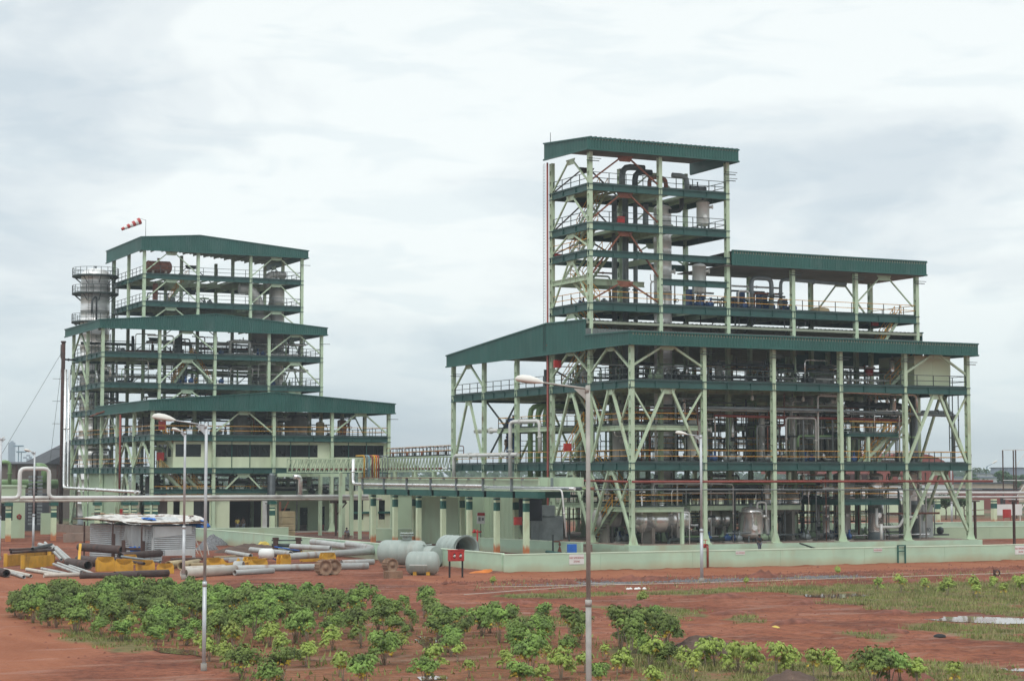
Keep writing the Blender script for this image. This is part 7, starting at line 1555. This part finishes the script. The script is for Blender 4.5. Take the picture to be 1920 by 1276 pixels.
# ================================================================== mounds, plants, grass, trees
for k, (x, y, a_, c_, h, m_) in enumerate(((1520, 1131, 1.5, .5, .22, 'mound'), (1675, 1150, 1.3, .5, .22, 'mound'), (1490, 1168, 1.5, .5, .22, 'mound'), (1660, 1187, 1.4, .5, .25, 'mound'), (1360, 1120, 1.6, .5, .25, 'mound'), (1370, 1151, 1.6, .5, .2, 'mound'), (970, 1132, 1.5, .5, .2, 'mound'), (1060, 1148, 1.5, .5, .2, 'mound'), (1190, 1139, 1.9, .9, .4, 'mound'), (1320, 1226, 1.9, 1.3, .7, 'mounddark'), (1485, 1280, 1.2, 1.0, .4, 'mounddark'), (1690, 1276, 1.3, .9, .45, 'mound'), (1225, 1090, 1.6, .7, .4, 'mound'), (1060, 1095, 1.2, .6, .3, 'mound'), (1180, 1090, 1.4, .6, .4, 'mound'), (1430, 1083, 1.4, .6, .5, 'mound'), (1690, 1092, 2.0, .6, .3, 'mound'))):
    p = P0(x, y); pos = ['right', 'centre-right', 'centre'][0 if x > 1500 else 1 if x > 1200 else 2]
    tag(mound(V3(p.x, p.y, .02), a_, c_, h, m_, 'dirt_mound', None, 40 + k), ('dark gravelly' if m_ == 'mounddark' else 'small red') + ' earth mound, ' + {1520: 'behind the small puddle', 1675: 'in the middle of the right mud flat', 1490: 'before the wheel tracks on the right', 1660: 'below the long bright puddle', 1360: 'just past the grass strip, centre right', 1370: 'beside the centre grass patch, right', 970: 'at the left of the open mud, centre', 1060: 'left of the thick lamp post, lower', 1190: 'under the centre grass patch', 1320: 'behind the right foreground shrubs', 1485: 'at the bottom edge, right of centre', 1690: 'at the bottom edge beside the big shrub', 1225: 'on the road verge right of the lamp post', 1060.5: '', 1180: 'on the road verge next to the lamp post', 1430: 'on the road verge below the standing person'}.get(x if not (x == 1060 and y == 1095) and not (x == 1690 and y == 1092) else 0, 'on the verge of the red road'), 'earth mound', 'earth mounds')
b_ = MB(); p = P0(1762, 1193); b_.lathe([(.28, 0), (.25, .08), (.12, .13), (.001, .14)], p, n=10); tag(b_.build('black_bag', 'black'), 'small black bag lying on the right mud flat', 'bag')
b_ = MB(); p = P0(1454, 1176); b_.lathe([(.22, 0), (.16, .06), (.05, .1), (.001, .1)], p, n=8); tag(b_.build('yellow_litter', 'yellowcloth'), 'crumpled yellow litter on the wheel-tracked mud', 'litter')
b_ = MB(); p = P0(1190, 1104); 
for k in range(5): b_.lathe([(.14, 0), (.1, .08), (.001, .12)], p + V3(k * .3 - .5, .2 * (k % 2), 0), n=7)
tag(b_.build('white_stones', 'whitepaint'), 'few white stones beside the gravel by the thick lamp post', 'stones')
b_ = MB(); p = P0(1870, 1080); b_.lathe([(.18, -.05), (.28, 0), (.18, .05)], p + V3(0, 0, .25), V3(0, 1, 0), 14); b_.box(p.x - .3, p.y, 0, p.x - .2, p.y + .1, .5); tag(b_.build('wire_coil', 'darkrust'), 'small rusty coil on the road verge at the right', 'coil')
for k, (pa, pb) in enumerate((((900, 1103), (1300, 1095)), ((1300, 1095), (1925, 1075)), ((1090, 1095), (1200, 1098)), ((870, 1117), (1100, 1100)))):
    a, c = P0(*pa), P0(*pb); b_ = MB(); n = 14; b_.tube([a.lerp(c, i / n) + V3(0, mnoise.noise(Vector((i * .6, k, 0))) * .35, .1) for i in range(n + 1)], .02, 5)
    tag(b_.build('hose', 'pvc'), ('long pale hose lying along the verge, left part', 'long pale hose lying along the verge, right part', 'short pale hose near the white stones', 'pale hose crossing left of the thick lamp post')[k], 'hose')

def leafclump(mb, c, R_, n, rg, ls=.14):
    """drooping many-fingered leaves over an umbrella-shaped shell"""
    for k in range(n):
        a = rg.uniform(0, 2 * math.pi); el = math.asin(rg.uniform(-.6, 1)); d = V3(math.cos(a) * math.cos(el), math.sin(a) * math.cos(el), math.sin(el))
        rr = R_ * rg.uniform(.45, 1.12); p = c + V3(d.x * rr, d.y * rr, d.z * rr * .95)
        out = V3(math.cos(a), math.sin(a), -.35 - .9 * rg.random()).normalized(); s_ = fr(out)[0]; L_ = ls * rg.uniform(.8, 1.35); W_ = L_ * .26
        for q in (-1.0, -.5, 0, .5, 1.0):
            dd = (out + s_ * q * .9 + V3(0, 0, -.1 * abs(q))).normalized(); sw = fr(dd)[0]; tip = p + dd * L_ * (1 - .22 * abs(q)) + V3(0, 0, -L_ * .22); mid = p + dd * L_ * .5 + V3(0, 0, .02)
            b0 = len(mb.v); mb.v += [tuple(p), tuple(mid + sw * W_ * .5), tuple(tip), tuple(mid - sw * W_ * .5)]; mb.face((b0, b0 + 1, b0 + 2, b0 + 3))
def shrub_proto(seed, H_=1.7, nclump=6, spread=.6, young=False, rc=.42, dens=85):
    rg = random.Random(seed); t = thing('leafy_shrub', (0, 0, 0), 'x', 'shrub'); ORG[t.name] = V3(0, 0, 0)
    st = MB(); fo = MB(); yl = MB(); base = V3(0, 0, -.05)
    for k in range(nclump):
        a = 2 * math.pi * (k + rg.random() * .6) / nclump; r_ = spread * (rg.uniform(.35, 1) if k else .1); h = H_ * rg.uniform(.6, .98); top = V3(math.cos(a) * r_, math.sin(a) * r_, h)
        mid = V3(top.x * .45, top.y * .45, h * .5); st.tube([base + V3(top.x * .08, top.y * .08, 0), mid, top], .028, 5, r1=.012)
        leafclump(fo, top + V3(0, 0, -.02), rc * rg.uniform(.75, 1.2), int(dens * rg.uniform(.8, 1.2)), rg)
        if rg.random() < .4: leafclump(fo, top + V3(math.cos(a) * .28, math.sin(a) * .28, -rg.uniform(.25, .55)), rc * .7, int(dens * .5), rg)
        if rg.random() < .6: leafclump(yl, V3(top.x * .9, top.y * .9, h * .7), rc * .7, 6, rg)
    kids[t.name] = []
    for m_, nm, mt in ((st, 'stems', 'stem'), (fo, 'foliage', 'leafyoung' if young else 'leaf'), (yl, 'yellow_leaves', 'leafyellow')):
        if m_.v: kids[t.name].append(m_.build(nm, mt, t, local=True))
    return t
protos = [shrub_proto(100 + i, rnd.uniform(1.25, 1.6), 5 + i % 3, .5, rc=.32, dens=95) for i in range(6)]
young = [shrub_proto(200 + i, 1.15, 2 + i % 2, .28, True, rc=.29, dens=75) for i in range(4)]
tall = [shrub_proto(300 + i, 1.75, 4, .42, rc=.33, dens=100) for i in range(3)]
used = set()
def put(pl, x, y, sc, lab, grp='leafy shrubs in the field', wpos=None, rg=rnd):
    pr = rg.choice(pl); p = wpos if wpos is not None else P0(x, y); loc = (p.x, p.y, ground_h(p.x, p.y) - .02); rz = rg.uniform(0, 6.28)
    if pr.name not in used:
        used.add(pr.name); pr.location = loc; pr.rotation_euler = (0, 0, rz); pr.scale = (sc,) * 3; pr['label'] = lab; pr['group'] = grp; return pr
    return copy_tree(pr, loc, rz, sc, lab, grp)
def dense_region(px, py): return px < 700 and py < 1150 + (700 - px) * .02 or px < 330
pts = []; rg = random.Random(5); xs_ = [p[0] for p in FIELD]; ys_ = [p[1] for p in FIELD]
def topx(u, v, z=0):
    P = V3(u, v, z - CH); d = P.dot(cf); return 960 + F * P.dot(cr) / d, 638 - F * P.dot(cu) / d
tries = 0
while tries < 9000 and len(pts) < 285:
    tries += 1; u = rg.uniform(min(xs_), max(xs_)); v = rg.uniform(min(ys_), max(ys_))
    if not inpoly(u, v, FIELD): continue
    px, py = topx(u, v)
    if px < -20 or py > 1310: continue
    if py < 1150 + (0 if px > 500 else 25) and px < 720: md, pb = 1.05, 1
    elif py < 1215: md, pb = (1.25 if px < 620 else 1.65), .8
    else: md, pb = 2.1, .45
    if abs(px - 700) < 70 and py < 1128: continue
    if rg.random() > pb or any((u - a) ** 2 + (v - c) ** 2 < md * md for a, c in pts): continue
    if 340 < px < 420 and py < 1112: continue
    pts.append((u, v)); sc = rg.uniform(.5, .96); 
    if py > 1215: pl = young if rg.random() < .6 else protos
    elif px < 700 and py < 1160: pl = protos; sc *= 1.05
    else: pl = protos + tall + (young if rg.random() < .3 else [])
    reg = ('left end' if px < 250 else 'between the two left lamp posts' if px < 385 else 'right of the slim lamp post' if px < 620 else 'middle' if px < 860 else 'right part') 
    dp = 'back rows' if py < 1135 else 'middle rows' if py < 1190 else 'front rows'
    put(pl, 0, 0, sc, ('fresh green young' if pl is young else 'bushy green') + ' shrub, ' + dp + ' of the field, ' + reg, 'shrubs, ' + dp + ', ' + reg, V3(u, v, 0), rg)
sg = [(1165, 1222, 1.25, 't', 'tall dark-leaved shrub just right of the thick lamp post'), (1182, 1235, 1.2, 't', 'broad shrub behind the young one right of the lamp post'), (1205, 1222, 1.3, 't', 'tallest narrow shrub in the cluster right of the lamp post'), (1225, 1218, 1.2, 't', 'shrub with rounded head at the right of the cluster'), (1245, 1228, 1.15, 't', 'green shrub closing the cluster on the right'), (1218, 1250, .9, 'p', 'low dark shrub before the cluster'), (1170, 1262, .8, 'y', 'small bright shrub at the foot of the cluster'), (1255, 1252, .8, 'p', 'low shrub right of the dark low one'), (1052, 1275, 1.0, 'y', 'bright young shrub left of the thick lamp post'),
      (1322, 1250, 1.15, 'y', 'young shrub with yellow leaves before the gravel mound, left stem'), (1338, 1248, 1.1, 'y', 'young shrub with yellow leaves before the gravel mound, right stem'), (1385, 1258, 1.15, 'y', 'leaning young shrub with yellow tips, right foreground'), (1408, 1262, 1.15, 'y', 'orange-flecked young shrub, right foreground'), (1455, 1268, 1.15, 'y', 'first of a row of bright young shrubs near the bottom'), (1482, 1266, .9, 'y', 'second of a row of bright young shrubs near the bottom'), (1525, 1275, 1.0, 'y', 'third of a row of bright young shrubs near the bottom'), (1556, 1272, .9, 'y', 'fourth of a row of bright young shrubs near the bottom'),
      (1640, 1290, 1.1, 'p', 'left half of the big bright bush at the bottom right'), (1668, 1288, 1.2, 'p', 'middle of the big bright bush at the bottom right'), (1688, 1286, 1.0, 'y', 'right end of the big bright bush at the bottom right'), (1720, 1288, .8, 'y', 'low bright shrub right of the big bush'), (1790, 1296, .9, 'y', 'bright shrub cut by the bottom edge at the right'), (1300, 1276, .8, 'y', 'low young shrub at the bottom, centre right'), (1375, 1240, .8, 'y', 'shrub half hidden behind the gravel mound')]
for x, y, sc, k, lab in sg: put({'t': tall, 'p': protos, 'y': young}[k], x, y, sc * (.82 if k != 'y' else .95), lab, 'single shrubs on the right', None, rg)
for k, (x, y, sc) in enumerate(((1645, 1105, .8), (1690, 1111, .85), (1735, 1112, .85), (1778, 1118, 1.0), (1825, 1118, .95), (1832, 1125, .8), (1865, 1104, .8), (1882, 1124, .85), (1905, 1102, .7), (1918, 1112, .9), (1572, 1082, .6), (1205, 1136, .7), (1400, 1100, .5), (925, 1098, .5))):
    put(young, x, y, sc, 'small bright young shrub, %s' % (['first from the left in the strip beyond the small puddle', 'second from the left in the far right strip', 'third from the left in the far right strip', 'fullest one in the far right strip', 'fifth from the left in the far right strip', 'low one below the fifth in the far right strip', 'sixth from the left in the far right strip, behind', 'low one near the right edge strip', 'farthest one at the right edge', 'last one cut by the right edge', 'lone weed on the road verge', 'lone one on the centre grass patch', 'tiny one at the grass strip', 'tiny weed on the road, left'][k]), 'young shrubs in the far right strip', None, rg)

# grass: uncountable blades on the green patches
def grass(polys, dens, label, m_='grass', h0=.05, h1=.19, wd=.03, seed=1):
    rg = random.Random(seed); b_ = MB()
    for P in polys:
        x0, x1 = min(p[0] for p in P), max(p[0] for p in P); y0, y1 = min(p[1] for p in P), max(p[1] for p in P)
        for _ in range(int((x1 - x0) * (y1 - y0) * dens)):
            x, y = rg.uniform(x0, x1), rg.uniform(y0, y1)
            if x > 150 or y > 145: continue
            n_ = mnoise.noise(Vector((x * .55, y * .55, seed))) 
            if n_ < -.12 + .3 * (rg.random() - .5): continue
            if not inpoly(x + 1.3 * mnoise.noise(Vector((x * .4, y * .4, 2))), y + 1.3 * mnoise.noise(Vector((x * .4, y * .4, 8))), P): continue
            
            if any(abs(x - q[1]) < q[3] and abs(y - q[2]) < q[4] and (inpoly(x, y, q[0]) or inpoly(x + .35, y + .8, q[0])) for q in PP): continue
            z = ground_h(x, y); h = rg.uniform(h0, h1) * (1 + .9 * max(0, n_)); a = rg.uniform(0, 3.14); dx, dy = math.cos(a) * wd, math.sin(a) * wd; lx, ly = rg.uniform(-.1, .1), rg.uniform(-.1, .1)
            b0 = len(b_.v); b_.v += [(x - dx, y - dy, z - .02), (x + dx, y + dy, z - .02), (x + lx, y + ly, z + h)]; b_.face((b0, b0 + 1, b0 + 2))
    return tag(b_.build('grass', m_), label, kind='stuff')
grass(GR[:3], 60, 'green-brown wild grass on the right side of the field'); grass(GR[3:9], 50, 'sparse green grass patches on the red soil', seed=2)
grass(GR[:3], 18, 'dry yellow grass stalks on the right side of the field', 'drygrass', .08, .28, .025, 3); grass([FIELD], 3, 'thin weeds between the field shrubs', 'grass', .08, .28, .06, 4)
grass([gpoly([(880, 1094), (1200, 1088), (1925, 1070), (1925, 1092), (1200, 1104), (880, 1108)])], 3, 'scattered weeds along the road verge', 'drygrass', .08, .22, .05, 6)
# clods: uncountable lumps of soil along the verge and in the field
b_ = MB(); rg = random.Random(8)
for _ in range(5200):
    if rg.random() < .45: x = rg.uniform(52, 125); y = 118.3 + rg.gauss(0, .9)
    else: x = rg.uniform(18, 120); y = rg.uniform(56, 127)
    px, py = topx(x, y)
    if not (-20 < px < 1940): continue
    s_ = rg.uniform(.03, .11) * (1.5 if abs(y - 118.3) < 1.5 else 1) * (1 if rg.random() < .93 else 1.7); z = ground_h(x, y); q = [(rg.uniform(.6, 1.2) * s_) for _ in range(6)]
    b0 = len(b_.v); b_.v += [(x - q[0], y, z), (x, y - q[1], z), (x + q[2], y, z), (x, y + q[3], z), (x + s_ * .2, y, z + q[4] * .8)]
    for f_ in ((0, 1, 4), (1, 2, 4), (2, 3, 4), (3, 0, 4)): b_.face([b0 + i for i in f_])
tag(b_.build('soil_clods', 'mound'), 'lumps of red earth strewn over the field and road verge', kind='stuff')
b_ = MB()
for _ in range(2600):
    x = rg.choice((rg.gauss(63, 3), rg.gauss(70, 2.6), rg.gauss(80, 1.5))); y = rg.gauss(114.6, .8); s_ = rg.uniform(.03, .08); z = ground_h(x, y)
    b0 = len(b_.v); b_.v += [(x - s_, y, z), (x, y - s_, z), (x + s_, y, z), (x, y + s_, z), (x, y, z + s_)]
    for f_ in ((0, 1, 4), (1, 2, 4), (2, 3, 4), (3, 0, 4)): b_.face([b0 + i for i in f_])
tag(b_.build('gravel', 'gravel'), 'blue-grey gravel spread beside the road verge', kind='stuff')

# trees on the right horizon and behind the plant
def tree(label, x, y_top, y_base, v, wpx, kind='round', grp='trees beyond the right yard', seed=0):
    rg = random.Random(seed); p = at(x, 890, v=v); zt = max(at(x, y_top, v=v).z, 3.0); D = p.length; R_ = wpx / F * D / 2
    t = thing('palm_tree' if kind == 'palm' else 'tree', (p.x, v, 0), label, 'palm' if kind == 'palm' else 'tree', grp); b_ = MB()
    zc = zt - R_ * .8 if kind != 'palm' else zt - R_ * .5
    b_.tube([(p.x, v, -.2), (p.x + R_ * .08, v, zc * .5), (p.x, v, zc)], max(.12, R_ * .09), 7, r1=max(.06, R_ * .04))
    if kind != 'palm':
        for k in range(5): a = k * 1.26 + rg.random(); b_.tube([(p.x, v, zc * .65), (p.x + math.cos(a) * R_ * .6, v + math.sin(a) * R_ * .6, zc + R_ * .2)], R_ * .04, 5, r1=.03)
    b_.build('trunk', 'bark', t); c = MB()
    if kind == 'palm':
        for k in range(22):
            a = rg.uniform(0, 6.28); el = rg.uniform(-.3, .9); d = V3(math.cos(a), math.sin(a), math.tan(el)); prev = None
            for i in range(7):
                q = V3(p.x, v, zc) + V3(math.cos(a), math.sin(a), 0) * (R_ * i / 6) + V3(0, 0, R_ * (.8 * math.sin(el) * i / 6 * 1.2 - .75 * (i / 6) ** 2)); s_ = V3(-math.sin(a), math.cos(a), 0) * R_ * .11 * (1 - abs(i / 6 - .45))
                if prev is not None:
                    c.poly([prev[0], q, q + s_ - V3(0, 0, R_ * .1), prev[0] + prev[1] - V3(0, 0, R_ * .1)]); c.poly([prev[0], q, q - s_ - V3(0, 0, R_ * .1), prev[0] - prev[1] - V3(0, 0, R_ * .1)])
                prev = (q, s_)
    else:
        blobs = [(V3(p.x, v, zc), R_ * .7)] + [(V3(p.x + math.cos(k * .9) * R_ * rg.uniform(.3, .65), v + math.sin(k * .9) * R_ * .6, zc + R_ * rg.uniform(-.45, .4)), R_ * rg.uniform(.28, .45)) for k in range(9)]
        ls = R_ * .11
        for (bc, br) in blobs:
            for _ in range(int(240 * (br / R_) * 1.6)):
                d = V3(rg.gauss(0, 1), rg.gauss(0, 1), rg.gauss(0, 1)).normalized(); q = bc + d * br * rg.uniform(.6, 1.08); n_ = (d + V3(rg.uniform(-.7, .7), rg.uniform(-.7, .7), rg.uniform(-.2, .9))).normalized(); sx, uy = fr(n_); s_ = ls * rg.uniform(.6, 1.4)
                c.poly([q - sx * s_, q - uy * s_ * .6, q + sx * s_, q + uy * s_ * .6])
    c.build('crown', 'treeleaf', t); return t
tree('round grey-green tree on the right skyline', 1880, 878, 905, 420, 34, seed=1); tree('palm-like tree rising above the right tree line', 1832, 873, 900, 480, 17, 'palm', seed=2); tree('second palm-like tree beside the far lamp post', 1849, 876, 900, 480, 15, 'palm', seed=3)
tree('dark tree behind the last bay of the plant, left', 1772, 925, 965, 235, 34, grp='bushy trees behind the last bay', seed=4); tree('dark tree behind the last bay of the plant, middle', 1790, 922, 965, 238, 34, grp='bushy trees behind the last bay', seed=5); tree('dark tree behind the last bay of the plant, right', 1806, 928, 965, 236, 26, grp='bushy trees behind the last bay', seed=6)
tree('dark bushy tree seen past the white column, last bay', 1745, 926, 965, 240, 30, grp='bushy trees behind the last bay', seed=14)
for k, (x, yt, v, w_) in enumerate(((1815, 884, 560, 22), (1824, 886, 500, 16), (1842, 885, 560, 20), (1858, 886, 600, 24), (1868, 884, 520, 16), (1896, 888, 450, 20), (1908, 889, 560, 22), (1918, 887, 500, 18), (1830, 893, 400, 20), (1848, 896, 390, 18), (1905, 897, 380, 22), (1800, 890, 620, 20), (1790, 889, 640, 20))):
    tree('%s tree in the hazy right tree line, %s' % (('low', 'broad', 'small')[k % 3], ['just right of the plant corner', 'between plant corner and palm', 'left of the far lamp post', 'behind the white house left', 'behind the white house right', 'right of the round tree', 'far right, behind', 'cut by the right edge', 'in front of the palm', 'below the far lamp post', 'low at the right edge', 'behind the front corner column', 'left of the front corner column'][k]), x, yt, 905, v, w_, grp='far trees in the right tree line', seed=20 + k)
b_ = MB(); rg = random.Random(77)
for _ in range(9000):
    x = rg.uniform(300, 1500); y = rg.uniform(900, 1300); z = rg.uniform(0, 9 + 4 * mnoise.noise(Vector((x * .02, y * .02, 0)))); s_ = rg.uniform(1.2, 3.2)
    a = rg.uniform(0, 3.14); dx, dy = math.cos(a) * s_, math.sin(a) * s_; b_.poly([(x - dx, y - dy, z), (x + dy * .4, y, z - s_ * .6), (x + dx, y + dy, z + .3), (x - dy * .3, y, z + s_ * .7)])
tag(b_.build('far_woodland', 'treeleaf'), 'hazy belt of far trees on the horizon', kind='stuff')

# ================================================================== air
b_ = MB(); b_.box(-3900, -60, -1.5, 5200, 3000, 75)
m = bpy.data.materials.new('air'); m.use_nodes = True; t = m.node_tree; t.nodes.clear(); o_ = t.nodes.new('ShaderNodeOutputMaterial'); pv_ = t.nodes.new('ShaderNodeVolumePrincipled')
pv_.inputs['Color'].default_value = (.80, .90, .97, 1); pv_.inputs['Density'].default_value = .00028; pv_.inputs['Anisotropy'].default_value = .1
t.links.new(pv_.outputs[0], o_.inputs['Volume']); MATS['air'] = m
tag(b_.build('haze', 'air', local=True), 'thin pale haze over the whole site', kind='stuff')
